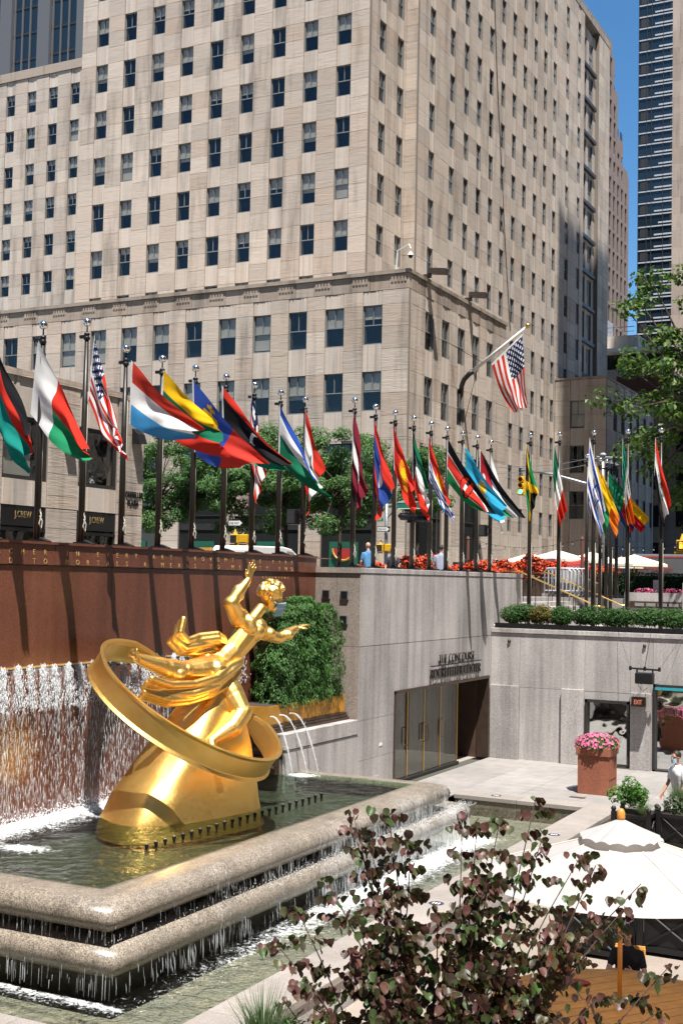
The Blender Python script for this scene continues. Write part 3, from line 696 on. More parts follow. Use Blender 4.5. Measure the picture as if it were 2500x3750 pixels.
# ---------------------------------------------------------------- far buildings on the right
t = NT('brown_stone'); t.set(col=t.mul((.205, .15, .125), t.val(t.noise(t.pos(), .6, 4), .3, .7, .85, 1.1)), rough=.8)
BT = thing('brown_grid_tower', 'slim brown stone tower with dark vertical window strips behind the limestone block', 'building', (-62, 220, 4.88))
XB = -59.0
prof = [(205, 219.5, 103.5), (219.5, 221.3, 101), (221.3, 223.4, 95.5), (223.4, 227.6, 87.5), (227.6, 231.2, 83)]
for y0, y1, zt in prof:
    MB().box(-80, XB-.6, y0+.02, y1, 4.88, zt-.5).build('core', 'interior', BT)
    place('parapet', cube('brown_stone'), frame_matrix(Vector((XB-9.8, (y0+y1)/2, zt-1)), X_, Y_, 19, y1-y0, 3.0), BT)
def ptop(y): return [z for a, b, z in prof if a <= y <= b+.01][0]
for k in range(10):
    y = 206.2+2.78*k
    place('pier', cube('brown_stone'), frame_matrix(Vector((XB-.42, y, (ptop(min(y, 231))+4)/2)), Y_, X_, 1.25, .3, ptop(min(y, 231))-5), BT)
for r in range(27):
    z = 8+3.42*r; ym = max([b for a, b, zt in prof if zt > z]); 
    place('spandrel_band', cube('brown_stone'), frame_matrix(Vector((XB-.43, (205+ym)/2, z)), Y_, X_, ym-205, .24, .55 if r not in (21, 22) else 1.5), BT)
    for k in range(9):
        y = 207.6+2.78*k
        if y < ym and in_frame((XB, y, z), 20): place('pane', cube('tower_glass'), frame_matrix(Vector((XB-.56, y, z+1.7)), Y_, X_, 1.5, .06, 2.9), BT)
# striped glass tower
SG = thing('striped_glass_tower', 'blue black glass tower with thin white floor lines near the right edge', 'building', (-84, 360, 4.88))
MB().box(-89.3, -72, 360.3, 380, 4.88, 200).build('core', 'interior', SG)
for r in range(47):
    z = 40+3.5*r
    place('glass_row', cube('tower_glass'), frame_matrix(Vector((-80.6, 360.1, z+1.75)), X_, Y_, 17.2, .3, 2.9), SG)
    place('floor_line', cube('tower_line'), frame_matrix(Vector((-80.6, 359.9, z)), X_, Y_, 17.4, .5, .35), SG)
    place('balcony_panel', cube('tower_line'), frame_matrix(Vector((-81.2, 359.75, z+.95)), X_, Y_, 6.6 if r % 5 else 4.2, .2, .45), SG)
    place('shade_panel', cube('dark_frame'), frame_matrix(Vector((-87.5 if r % 2 else -78.9, 359.85, z+1.8)), X_, Y_, 2.2, .1, 2.6), SG)
for x in (-89.2, -86.8, -85.4, -82, -79): place('mullion', cube('dark_frame'), frame_matrix(Vector((x, 359.8, 110)), X_, Y_, .18, .3, 180), SG)
# beige slab at the right edge, behind the tree
BS = Building('beige_slab_building', 'plain beige stone tower wall at the right picture edge behind the tree', (-50, 300, 4.88), 'limestone_warm')
BS.facade((0, 300, 0), X_, -Y_, -66.2, -40, 4.88, 150, [], 1, [], 1, WW, [4.88+4.1*k for k in range(36)], seed=41); BS.finish(120)
# shaded building and roof terrace behind the far base block
DB = thing('shaded_stone_building', 'dark shaded stone building in the gap behind the right hand flags', 'building', (-26, 142, 4.88))
MB().box(-36.5, -22, 141, 150, 4.88, 27).build('wall', 'limestone_warm', DB)
for i in range(3):
    for j in range(4): place('window', cube('shop_glass'), frame_matrix(Vector((-35+2.6*i, 140.96, 9+4.2*j)), X_, Y_, 1.3, .12, 2.4), DB)
PT = thing('roof_terrace', 'pale penthouse with glazed terrace and canopy above the brown base block', 'building', (-36, 135, 24))
MB().box(-40, -31, 135.5, 142, 28.2, 31.0).build('glazed_room', 'shop_glass', PT)
MB().box(-40, -29.5, 133.6, 142, 30.8, 31.2).build('canopy', 'white_paint', PT)
MB().box(-40, -33.6, 136, 142, 31.2, 33.0).build('upper_wall', 'limestone_spandrel', PT)
MB().box(-40, -29, 130, 141, 27.2, 28.2).build('terrace_slab', 'limestone_spandrel', PT)
MB().box(-34, -28.8, 128.5, 134, 25.5, 27.2).build('brick_parapet', 'brick_dark', PT)
for x in (-39, -37, -34.8, -32.4): MB().box(x, x+.15, 134, 134.15, 28.2, 30.8).build('post', 'white_paint', PT)
MB().box(-39.3, -37.2, 136.5, 139, 33, 35).build('roof_unit', 'grey_paint', PT, bevel=.1)
MB().box(-40, -34, 135.9, 135.95, 33.9, 33.98).box(-40, -34, 135.9, 135.95, 33.4, 33.45).build('roof_rail', 'grey_metal', PT)
for x, m in ((-35.9, 'leaf_bright'), (-33.4, 'begonia_leaf')): pass
# ================================================================== fountain basin
def sweep(path, prof, closed=False):
    """prof: (offset outward, z); path: list of (point, outward normal scaled for the mitre)"""
    m = MB(); n = len(prof)
    vs = [(p.x+q.x*o, p.y+q.y*o, z) for p, q in path for o, z in prof]
    fs = [(i*n+j, i*n+j+1, (i+1)*n+j+1, (i+1)*n+j) for i in range(len(path)-1) for j in range(n-1)]
    m.add(vs, fs); m.add(vs[:n], [tuple(range(n))[::-1]]); m.add(vs[-n:], [tuple(range(n))]); return m
def lip(parent, x_out, y_near, y_far, x_wall, zt, zn, zb, width, mat):
    r_ = (zt-zb)/2; prof = [(-width, zt-.10), (-width, zt-.012), (-.52, zt+.004), (-.36, zt)]
    for k in range(9): a = PI/2-PI*k/8; prof.append((-r_*1.25+math.cos(a)*r_*1.25, zb+r_+math.sin(a)*r_-.004*k))
    prof += [(-.5, zb-.04)]
    P = lambda x, y: Vector((x, y, 0))
    # near side (faces -Y), long side (faces +X), far side (faces +Y)
    segs = []
    xs = [-17.2, -15.4, -13.6, -11.85]
    for a, b in zip(xs, xs[1:]): segs.append([(P(a+.003, y_near), P(0, -1)), (P(b-.003, y_near), P(0, -1))])
    rc = .18; arc = []
    for k in range(5):
        a = -PI/2+PI/2*k/4; arc.append((P(x_out-rc, y_near+rc)+P(math.cos(a), math.sin(a))*rc, P(math.cos(a), math.sin(a))))
    # inner offset of the corner follows a mitre so the inside edge stays square
    corner = [(P(-11.847, y_near), P(0, -1)), (P(x_out-.75, y_near), P(0, -1))]
    mit = [(P(x_out-.02, y_near+.02), P(1, -1))]
    corner += mit+[(P(x_out, y_near+.75), P(1, 0)), (P(x_out, y_near+1.7), P(1, 0))]
    segs.append(corner)
    n = 4; L = (y_far-1.7)-(y_near+1.7)
    for k in range(n): segs.append([(P(x_out, y_near+1.7+L*k/n+.003), P(1, 0)), (P(x_out, y_near+1.7+L*(k+1)/n-.003), P(1, 0))])
    segs.append([(P(x_out, y_far-1.697), P(1, 0)), (P(x_out-.02, y_far-.02), P(1, 1)), (P(x_out-1.2, y_far), P(0, 1))])
    segs.append([(P(x_out-1.206, y_far), P(0, 1)), (P(x_wall, y_far), P(0, 1))])
    for s in segs:
        for i in range(1): sweep(s, prof).build('rim_stone', mat, parent, True)
granite('granite_wet', (.10, .088, .072), .5, .3)
FB = thing('fountain_basin', 'two tier granite fountain basin with rounded dripping rims', 'fountain', (-12, 19, -.2))
lip(FB, -10.12, 13.37, 25.1, -13.58, 1.095, .95, .69, .69, 'granite_basin')
lip(FB, -10.06, 13.38, 26.2, -11.9, .55, .36, .09, .75, 'granite_basin')
MB().box(-17.2, -10.80, 14.06, 24.5, .15, .60).build('upper_floor', 'granite_red', FB)
t = NT('pool_tile'); v = t.pos(); t.set(col=t.mul((.15, .265, .155), t.ramp(t.noise(v, 2.2, 4), [(.35, (.5, .4, .35)), (.6, (1.1, 1.1, 1)), (.75, (1.5, 1.1, .8))])), rough=.7)
FB.children[-1].data.materials[0] = MATS['pool_tile']
MB().box(-17.2, -10.70, 13.96, 24.57, .15, .72).build('upper_riser', 'granite_wet', FB)
MB().box(-17.2, -10.75, 14.1, 25.4, -.6, .13).build('lower_riser', 'granite_wet', FB)
t = NT('pool_bed'); v = t.pos(); n1 = t.noise(v, 1.6, 4); vo = t.n('TexVoronoi'); vo.inputs['Scale'].default_value = 9; t.l(v, vo.inputs['Vector'])
t.set(col=t.mul(t.mix(t.val(n1, .35, .65), (.25, .245, .205), (.33, .30, .235)), t.val(vo.outputs[0], 0, .8, .82, 1.1)), rough=.8)
MB().box(-17.2, -8.55, 11.9, 29.85, -.75, -.48).build('lower_floor', 'pool_bed', FB)
# pool kerb of long stones
PK = thing('pool_kerb', 'pale granite kerb round the lower pool', 'kerb', (-8.2, 20, -.5))
ks = [11.2, 13.35, 15.5, 17.7, 19.9, 22.1, 24.3, 26.5, 28.6, 30.52]
for a, b in zip(ks, ks[1:]):
    MB().box(-8.6, -7.8, a+.004, b-.004, -.09, .02).build('kerb_stone', 'granite_ledge', PK, bevel=.012)
    MB().box(-8.56, -7.84, a+.004, b-.004, -.62, -.095).build('kerb_face', 'granite_grey', PK)
for a, b in ((-12.05, -10.3), (-10.3, -8.605)):
    MB().box(a+.004, b-.004, 29.8, 30.5, -.09, .02).build('kerb_stone', 'granite_ledge', PK, bevel=.012)
    MB().box(a+.004, b-.004, 29.84, 30.48, -.62, -.095).build('kerb_face', 'granite_basin', PK)
for a, b in ((-17, -14.8), (-14.8, -12.6), (-12.6, -10.4), (-10.4, -8.605)):
    MB().box(a+.004, b-.004, 11.2, 12.0, -.09, .02).build('kerb_stone', 'granite_ledge', PK, bevel=.012)
    MB().box(a+.004, b-.004, 11.24, 11.96, -.62, -.095).build('kerb_face', 'granite_grey', PK)
MB().box(-12.05, -11.95, 25.0, 30.5, -.62, .015).build('kerb_end', 'granite_ledge', PK)
# round stickers on the kerb
for i, (x, y) in enumerate(((-10.95, 30.15), (-8.2, 26.2), (-8.15, 19.6))):
    s = thing('floor_sticker', ('blue round sticker on the far kerb of the pool', 'blue round sticker on the kerb beside the black planter', 'blue round sticker on the kerb behind the purple bush')[i], 'sticker', (x, y, .021), 'round stickers on the pool kerb')
    MB().lathe([(.13, 0), (.13, .003)], (x, y, .0215), 24).build('disc', 'cloth_navy', s)
    for q in (-.05, 0, .05): MB().box(x+q-.012, x+q+.012, y-.05, y+.05, .0247, .0262).build('mark', 'paper_white', s)
dr = MB().box(-9.35, -8.95, 31.05, 31.25, .002, .006).build('floor_grate', 'bronze_panel'); tag(dr, 'small bronze grate in the paving in front of the red planter', 'grate')

# ------------------------------------------------------------------ water
def water_mat(name, tint, bs, bdist, foamcol=(.85, .88, .88)):
    t = NT(name); v = t.pos((1, 1, 1)); h = t.noise(v, bs, 4, .6, .6); h2 = t.noise(v, bs*3.6, 3, .6, .3)
    hh = t.math('ADD', h, t.math('MULTIPLY', h2, .35))
    bu = t.n('Bump'); bu.inputs['Strength'].default_value = 1; bu.inputs['Distance'].default_value = bdist; t.l(hh, bu.inputs['Height'])
    fr = t.n('Fresnel'); fr.inputs[0].default_value = 1.34; t.l(bu.outputs[0], fr.inputs[1])
    gl = t.n('BsdfGlossy'); gl.inputs['Roughness'].default_value = .035; t.l(bu.outputs[0], gl.inputs['Normal'])
    tr = t.n('BsdfTransparent'); tr.inputs[0].default_value = (*tint, 1)
    mx = t.n('MixShader'); t.l(fr.outputs[0], mx.inputs[0]); t.l(tr.outputs[0], mx.inputs[1]); t.l(gl.outputs[0], mx.inputs[2])
    at = t.n('Attribute', attribute_name='foam'); fn = t.noise(t.pos((1, 1, 1)), 7, 6, .75, 1.5); fn2 = t.noise(t.pos(), 34, 3, .7)
    f = t.math('ADD', t.math('MULTIPLY', at.outputs['Fac'], 1.3), t.math('MULTIPLY', t.math('SUBTRACT', fn, .53), 3.0))
    f = t.math('ADD', f, t.math('MULTIPLY', t.math('SUBTRACT', fn2, .5), .7))
    f = t.math('MULTIPLY', t.val(f, .55, 1.25), t.val(at.outputs['Fac'], .02, .2))
    df = t.n('BsdfDiffuse'); df.inputs[0].default_value = (*foamcol, 1)
    m2 = t.n('MixShader'); t.l(f, m2.inputs[0]); t.l(mx.outputs[0], m2.inputs[1]); t.l(df.outputs[0], m2.inputs[2]); t.l(m2.outputs[0], t.out.inputs[0])
water_mat('water_upper', (.64, .80, .66), 2.6, .17)
water_mat('water_lower', (.82, .85, .80), 3.4, .14)
t = NT('falling_water'); t.set(col=(.85, .88, .90), rough=.12, spec=.6)
tr = t.n('BsdfTransparent'); mx = t.n('MixShader'); mx.inputs[0].default_value = .45
t.l(tr.outputs[0], mx.inputs[1]); t.l(t.b.outputs[0], mx.inputs[2]); t.l(mx.outputs[0], t.out.inputs[0])
t = NT('splash_water'); t.set(col=(.90, .92, .93), rough=.25, spec=.5)
def sheet(name, x0, x1, y0, y1, z, nx, ny, mat, foam, amp, hole=None):
    m = MB()
    def fn(u, v):
        x = x0+(x1-x0)*u; y = y0+(y1-y0)*v; f = foam(x, y)
        return (x, y, z+amp*(noise.noise((x*2.1, y*2.1, .3))+.5*noise.noise((x*5.3, y*5.3, 4)))+f*.035*abs(noise.noise((x*7, y*7, 9))))
    m.grid(nx, ny, fn); me = m.mesh(name, mat, True)
    at = me.attributes.new('foam', 'FLOAT', 'POINT')
    at.data.foreach_set('value', [foam(p.co.x, p.co.y) for p in me.vertices])
    o = bpy.data.objects.new(name, me); link(o); return struct(o)
def bump01(d, w): return max(0., 1-abs(d)/w)
def foam_up(x, y):
    f = 0
    if y < 24.6: f = max(f, bump01(x+14.6, 1.15)*(1 if y < 21.5 else max(0, 1-(y-21.5)/2.5)))
    f = max(f, .95*max(0, 1-math.hypot((x+13.35)/1.05, (y-15.35)/.55)))
    f = max(f, 1.0*max(0, 1-math.hypot((x+13.25)/.75, (y-24.15)/.55)), .9*max(0, 1-math.hypot((x+14.3)/.6, (y-23.4)/.5)))
    return f
sheet('upper_pool_water', -14.86, -10.76, 13.98, 24.5, 1.1, 110, 240, 'water_upper', foam_up, .008)
def foam_low(x, y):
    f = 0
    if 13 < y < 26.2 and x > -10.3: f = max(f, bump01(x+9.85, .95)*(.34+.62*min(1, max(0, (y-14.5)/6))))
    if y < 13.4 and x < -9.9: f = max(f, .75*bump01(y-13.3, .42))
    return f
sheet('lower_pool_water', -16.2, -8.58, 11.95, 29.82, -.2, 150, 330, 'water_lower', foam_low, .006)

t = NT('water_film'); t.set(col=(.86, .88, .89), rough=.15, spec=.6)
at = t.n('Attribute', attribute_name='flow'); s1 = t.noise(t.pos((7, 7, .9)), 3.2, 5, .7, .3); s2 = t.noise(t.pos((1, 1, .5)), .9, 3)
f = t.math('ADD', t.math('MULTIPLY', at.outputs['Fac'], .62), t.math('ADD', t.math('MULTIPLY', t.math('SUBTRACT', s1, .5), 1.5), t.math('MULTIPLY', t.math('SUBTRACT', s2, .5), .9)))
tr = t.n('BsdfTransparent'); mx = t.n('MixShader'); t.l(t.val(f, .28, .95, 0, .72), mx.inputs[0]); t.l(tr.outputs[0], mx.inputs[1]); t.l(t.b.outputs[0], mx.inputs[2]); t.l(mx.outputs[0], t.out.inputs[0])
def drop(m, c, rx, rz, n=4):
    x, y, z = c; m.add([(x+rx, y, z), (x, y+rx, z), (x-rx, y, z), (x, y-rx, z), (x, y, z+rz), (x, y, z-rz)], [(0, 1, 4), (1, 2, 4), (2, 3, 4), (3, 0, 4), (1, 0, 5), (2, 1, 5), (3, 2, 5), (0, 3, 5)])
R = random.Random(5)
wf = MB()
jets = [5.6+.335*k+R.uniform(-.04, .04) for k in range(56)]
for yj in jets:
    if yj < 12.5: continue
    edge = 1 if yj < 22.5 else max(.15, 1-(yj-22.5)/2)
    for q in range(int(420*edge)):   # bubbling head of each jet
        a = R.random()**1.3; z = 3.80-a*.75; w = .03+.075*a
        y = yj+R.gauss(0, w); x = -14.80+R.random()*(.06+.16*a)
        drop(wf, (x, y, z+R.uniform(-.03, .05)-.06*abs(math.sin(yj*9))), R.uniform(.004, .013), R.uniform(.008, .04))
nst = int((24.0-13.2)/.019)
for i in range(nst):
    y = 13.2+i*.019+R.uniform(-.012, .012); x0 = -14.78+R.random()*.10
    dens = .22+.95*max(0, .5+.5*math.cos(2*PI*(y-5.6)/.335))**1.5*(.6+.8*abs(noise.noise((y*2.3, 3.1, 0)))); edge = 1 if y < 22.5 else max(.1, 1-(y-22.5)/1.5)
    z = 3.6
    while z > 1.1:
        z -= R.uniform(.03, .19)/max(.35, dens)
        if R.random() > edge: continue
        t_ = (3.7-z)/2.6
        drop(wf, (x0+.22*t_**.5*R.random(), y+R.gauss(0, .012), z), R.uniform(.002, .006), R.uniform(.015, .11))
for i in range(3600):   # spray where it lands
    y = R.uniform(13.4, 22.8); drop(wf, (-14.75+abs(R.gauss(0, .33)), y, 1.1+abs(R.gauss(0, .11))), R.uniform(.006, .02), R.uniform(.006, .022))
def fallpt(u, v):
    y = 13.0+10.6*u; z = 3.72-2.64*v; return (-14.80+.16*v**.5+.02*noise.noise((y*3, z*1.5, 2)), y, z)
fs_ = MB().grid(420, 24, fallpt); fm_ = fs_.mesh('fall_sheet', 'water_film' if 'water_film' in MATS else 'falling_water', True)
fa_ = fm_.attributes.new('flow', 'FLOAT', 'POINT'); fa_.data.foreach_set('value', [(.95-.62*min(1, (3.72-p.co.z)/1.1))*(1 if p.co.y < 22 else max(0, 1-(p.co.y-22)/1.6))*(.55+.6*max(0, math.cos(2*PI*(p.co.y-5.6)/.335))) for p in fm_.vertices])
fo_ = bpy.data.objects.new('fall_sheet', fm_); link(fo_); tag(fo_, 'thin translucent sheet of water sliding down the red granite wall', 'water', None, 'stuff')
tag(wf.build('waterfall', 'falling_water', None, True), 'white curtain of falling water on the red granite wall', 'waterfall', kind='stuff')
# water dripping from both rims
dp = MB()
def rim_drips(x_out, y_near, y_far, z0, z1, n_long, n_near, long_foam):
    for i in range(n_long):
        y = R.uniform(y_near, y_far); d = min(1, .25+(y-y_near)/9)*long_foam*max(.06, 1.9*noise.noise((y*2.6, z0, 0))+.38)
        if R.random() > d: continue
        L = R.uniform(.04, (z0-z1)*.75); zz = R.uniform(z1+L, z0+.02); r_ = R.uniform(.0014, .0045)
        x = x_out+R.uniform(-.06, .02)+.03*(z0-zz)
        dp.tube([(x, y, zz), (x+.01, y, zz-L*.5), (x+.012, y+R.gauss(0, .006), zz-L)], [r_*.4, r_, r_*.3], 4, False)
    for i in range(n_near):
        x = R.uniform(-17, x_out); L = R.uniform(.05, z0-z1); zz = R.uniform(z1+L, z0+.02); r_ = R.uniform(.0015, .005)
        y = y_near+R.uniform(-.02, .06)
        dp.tube([(x, y, zz), (x, y-.008, zz-L)], [r_, r_*.3], 4, False)
rim_drips(-10.17, 13.45, 25.0, .84, .50, 1500, 190, 1)
rim_drips(-10.08, 13.42, 26.1, .22, -.18, 1800, 200, 1.2)
for i in range(8000):   # splashes along the rims
    y = R.uniform(13.4, 26.0); k = min(1, max(.1, (y-15)/6))
    if R.random() > k: continue
    if R.random() < .5: p = (-10.1+R.uniform(-.16, .2), y, .53+abs(R.gauss(0, .045)))
    else: p = (-9.85+abs(R.gauss(0, .2)), y, -.17+abs(R.gauss(0, .06)))
    drop(dp, p, R.uniform(.003, .010), R.uniform(.004, .014))
tag(dp.build('rim_water', 'falling_water', None, True), 'water dripping and splashing from the rounded fountain rims', 'water', kind='stuff')
# thin sheets of water running over the rims
def film(label, x_out, r_, zt, zb, z_end, y0, y1, gain):
    prof = [(-.05-.5*r_, zt+.008)]+[(-r_*1.25+math.cos(a)*(r_*1.25+.012), zb+r_+math.sin(a)*(r_+.012)) for a in [PI/2-PI*.62*k/7 for k in range(8)]]
    prof += [(prof[-1][0]+.02, z_end+(prof[-1][1]-z_end)*k/4) for k in (3, 2, 1, 0)]
    n = len(prof); m = MB(); m.grid(260, n-1, lambda u, v: (x_out+prof[int(round(v*(n-1)))][0]+.012*noise.noise((u*90, v*2, zt)), y0+(y1-y0)*u, prof[int(round(v*(n-1)))][1])); me = m.mesh('water_film', 'water_film', True)
    a_ = me.attributes.new('flow', 'FLOAT', 'POINT'); vals = []
    for p in me.vertices:
        q = min(1, max(0, (p.co.y-14.2)/8)); d = min(1, max(0, (zt+.05-p.co.z)/.2)); vals.append(gain*q*(.35+.65*d))
    a_.data.foreach_set('value', vals); o = bpy.data.objects.new('water_film', me); link(o); tag(o, label, 'water', 'sheets of water over the rims', 'stuff')
film('thin sheet of water running over the upper fountain rim', -10.12, .2025, 1.095, .69, .56, 13.6, 24.9, .6)
film('thin sheet of water running over the lower fountain rim', -10.06, .23, .55, .09, -.19, 13.6, 26.0, .82)
# three spouts from the hedge box into the pool
for i, (y, dy) in enumerate(((23.75, .1), (24.15, .35), (24.6, .4))):
    pts = []
    for k in range(13):
        q = k/12; pts.append((-13.86+.55*q, y+dy*q, 2.36+.22*q*3*(1-q)*.4-1.27*q*q))
    jet = MB().tube(pts, [.018-.006*math.sin(k*1.3) for k in range(13)], 6)
    for k in range(60):
        q = R.random(); drop(jet, (-13.86+.55*q+R.gauss(0, .02), y+dy*q+R.gauss(0, .02), 2.36+.26*q*(1-q)-1.27*q*q), .008, .02)
    tag(jet.build('water_jet', 'falling_water', None, True), ('leftmost thin water jet falling from the hedge box', 'middle thin water jet falling from the hedge box', 'rightmost thin water jet falling from the hedge box')[i], 'water jet', 'water jets from the hedge box')
# row of black nozzles
for k in range(24):
    y = 16.4+5.7*(k/23)**1.0; x = -11.77+.09*k/23
    nz = thing('fountain_nozzle', 'small black nozzle in the row standing in the upper pool', 'nozzle', (x, y, 1.0), 'row of nozzles in the upper pool')
    if k == 0: nzm = MB().lathe([(.022, 0), (.022, .10), (.034, .11), (.034, .15)], n=10).mesh('nozzle_body', 'black_metal'); nzc = MB().lathe([(.02, .151), (.02, .16)], n=8).mesh('nozzle_cap', 'grey_metal')
    for nm, me in (('body', nzm), ('cap', nzc)): link(bpy.data.objects.new(nm, me), nz)
# bronze fixture at the end of the low wall
bf = thing('bronze_fixture', 'dark bronze grille fixture at the left end of the low wall', 'grille', (-14.2, 23.9, 1.1))
MB().box(-14.5, -13.7, 23.84, 23.92, 1.1, 1.95).build('plate', 'bronze_frame', bf)
for k in range(4): MB().tube([(-14.45, 23.8, 1.25+.2*k), (-13.75, 23.8, 1.25+.2*k)], .05, 8).build('bar', 'bronze_frame', bf)
# hedge box
HB = thing('hedge_planter', 'ochre metal planter box on the granite low wall holding the clipped evergreens', 'planter', (-14.25, 25.5, 2))
MB().box(-14.72, -13.9, 23.65, 27.42, 2.17, 2.58).build('box', 'ochre_metal', HB)
for k in range(3): MB().box(-14.76, -13.80-.03*k, 23.58+.02*k, 27.5-.02*k, 1.985+.06*k, 2.04+.06*k).build('base_moulding', 'bronze_frame', HB, bevel=.012)
MB().box(-14.7, -13.92, 23.68, 27.4, 2.5, 2.585).build('soil', 'soil', HB)
# ================================================================== flagpoles and flags
FLAGS={
'malawi':[(-15.09,16.13,9.45),(-15.05,16.13,8.18),(-13.87,15.86,7.68),(-14.16,15.92,7.08)],
'madagascar':[(-15.2,17.41,9.65),(-15.35,17.44,8.29),(-13.72,17.07,7.58),(-13.6,17.05,7.25)],
'usa':[(-14.87,18.59,9.92),(-15.01,18.63,8.72),(-14.16,18.43,8.13),(-13.95,18.39,7.49)],
'luxembourg':[(-14.93,19.83,9.64),(-14.93,19.83,8.37),(-12.95,19.38,8.19),(-13.26,19.45,7.99)],
'lithuania':[(-15.08,21.1,9.68),(-15.07,21.1,8.4),(-13.62,20.77,8.52),(-13.12,20.66,7.76)],
'liechtenstein':[(-15.16,22.31,9.67),(-15.03,22.28,8.07),(-12.98,21.81,7.75),(-13.91,22.03,7.68)],
'libya':[(-15.17,23.51,9.7),(-15.1,23.5,8.34),(-13.18,23.06,7.88),(-13.28,23.08,7.67)],
'liberia':[(-15.13,24.74,9.74),(-15.18,24.75,8.92),(-14.65,24.63,8.01),(-14.88,24.69,6.95)],
'lesotho':[(-15.09,25.96,9.61),(-15.09,25.97,8.27),(-13.85,25.68,7.73),(-13.49,25.6,7.29)],
'lebanon':[(-15.06,27.21,9.68),(-15.05,27.2,8.25),(-14.45,27.07,8.16),(-14.89,27.17,6.96)],
'latvia':[(-14.11,27.99,9.75),(-14.13,27.99,8.33),(-13.62,27.88,7.66),(-13.89,27.94,6.98)],
'laos':[(-14.13,29.2,9.66),(-14.07,29.19,8.26),(-13.45,29.05,7.82),(-13.9,29.15,6.92)],
'kyrgyzstan':[(-14.16,30.47,9.68),(-14.09,30.45,8.38),(-13.42,30.3,8.02),(-13.36,30.29,7.09)],
'kuwait':[(-14.14,31.7,9.71),(-14.08,31.68,8.18),(-13.57,31.57,8.12),(-13.58,31.57,7.04)],
'kiribati':[(-14.17,32.93,9.62),(-14.12,32.92,8.32),(-13.44,32.77,7.79),(-13.21,32.71,7.02)],
'kenya':[(-14.1,34.17,9.68),(-14.11,34.17,8.4),(-12.41,33.78,7.37),(-12.96,33.91,7.46)],
'kazakhstan':[(-14.05,35.38,9.62),(-14.06,35.38,8.35),(-12.62,35.05,7.73),(-12.64,35.05,7.14)],
'jordan':[(-14.0,36.6,9.58),(-13.97,36.6,8.27),(-12.42,36.25,7.4),(-12.98,36.37,7.41)],
'japan':[(-14.09,37.84,9.64),(-14.12,37.85,8.32),(-13.49,37.71,7.6),(-13.67,37.75,6.99)],
'jamaica':[(-13.08,38.35,9.95),(-13.08,38.34,8.6),(-12.71,38.51,8.34),(-12.95,38.4,7.21)],
'italy':[(-12.13,38.32,9.91),(-12.16,38.31,8.84),(-11.72,38.5,7.72),(-11.95,38.4,7.19)],
'israel':[(-10.98,38.34,10.03),(-11.04,38.32,8.39),(-10.5,38.56,7.71),(-10.63,38.5,6.81)],
'ireland':[(-9.93,38.32,9.97),(-9.93,38.32,8.8),(-9.56,38.49,7.32),(-9.79,38.39,7.26)],
'iraq':[(-8.91,38.31,9.96),(-8.93,38.3,8.78),(-8.46,38.51,7.86),(-8.73,38.39,7.19)],
'b1':[(-12.54,43.54,9.86),(-12.54,43.54,8.7),(-12.39,43.61,8.21),(-12.43,43.59,7.61)],
'b2':[(-12.41,44.17,9.83),(-12.39,44.18,8.94),(-11.88,44.4,8.26),(-12.08,44.32,7.07)],
'b3':[(-12.46,44.95,9.71),(-12.42,44.97,8.8),(-11.8,45.24,7.91),(-11.91,45.19,7.06)],
'b4':[(-12.4,45.7,9.65),(-12.4,45.7,8.85),(-10.99,46.33,7.91),(-11.23,46.22,7.3)],
'b5':[(-12.35,46.02,9.65),(-12.34,46.03,8.88),(-11.55,46.38,7.56),(-11.69,46.32,7.15)],
'b6':[(-12.26,46.7,9.7),(-12.25,46.71,9.03),(-12.1,46.77,8.41),(-12.17,46.74,8.1)],
'bigusa':[(-25.36,73.42,20.87),(-27.36,73.42,19.11),(-24.93,73.42,16.36),(-25.84,73.42,15.94)],
}
RED = (.62, .035, .02); DRED = (.40, .012, .02); WHT = (.80, .79, .77); BLU = (.03, .07, .30); LBL = (.10, .33, .62); GRN = (.015, .20, .09); DGR = (.01, .14, .07)
YEL = (.80, .46, .01); BLK = (.012, .012, .014); ORG = (.75, .17, .015); MAR = (.20, .018, .035); NAV = (.012, .02, .09); SKY = (.03, .33, .52); MGR = (.03, .30, .16); TEAL = (.01, .24, .2)
def stripes(cols): return lambda u, v: cols[min(len(cols)-1, int(v*len(cols)))]
def vstripes(cols): return lambda u, v: cols[min(len(cols)-1, int(u*len(cols)))]
def star(u, v, cu, cv, r, n=5, asp=1.5, k=.42):
    x, y = (u-cu)*asp, v-cv; d = math.hypot(x, y)
    if d > r: return False
    a = (math.atan2(x, -y) % (2*PI/n))/(2*PI/n)*2-1
    return d < r*(k+(1-k)*(abs(a))**1.3) if True else False
def us(u, v):
    if u < .42 and v < 7/13:
        c = (u/.42*11) % 1-.5; r_ = (v/(7/13)*9) % 1-.5; par = (int(u/.42*11)+int(v/(7/13)*9)) % 2
        return WHT if par == 0 and math.hypot(c, r_) < .40 else NAV
    return RED if int(v*13) % 2 == 0 else WHT
def liberia(u, v):
    if u < .4 and v < .45: return WHT if star(u, v, .2, .22, .15) else NAV
    return RED if int(v*11) % 2 == 0 else WHT
def madag(u, v): return WHT if u < .36 else (RED if v < .5 else GRN if False else ((.02, .26, .11) if v >= .5 else RED))
def malawi(u, v): return BLK if v < .2 else (RED if v < .5 else TEAL)
def liecht(u, v):
    if u < .58:
        x, y = (u-.27)*1.5, v-.3; d = math.hypot(x, y*1.2)
        if d < .17 and y > -.08: return YEL if (d > .09 or int(d*60) % 2) else (.5, .28, .02)
        if abs(x) < .025 and -.24 < y < 0 or (abs(y+.17) < .025 and abs(x) < .07): return YEL
        return (.04, .09, .42)
    return (.66, .05, .035)
def libya(u, v):
    if v < .16: return RED
    if v > .62: return (.02, .24, .15)
    d = math.hypot((u-.5)*1.7, v-.38)
    if d < .13 and math.hypot((u-.53)*1.7, v-.38) > .11: return WHT
    return BLK
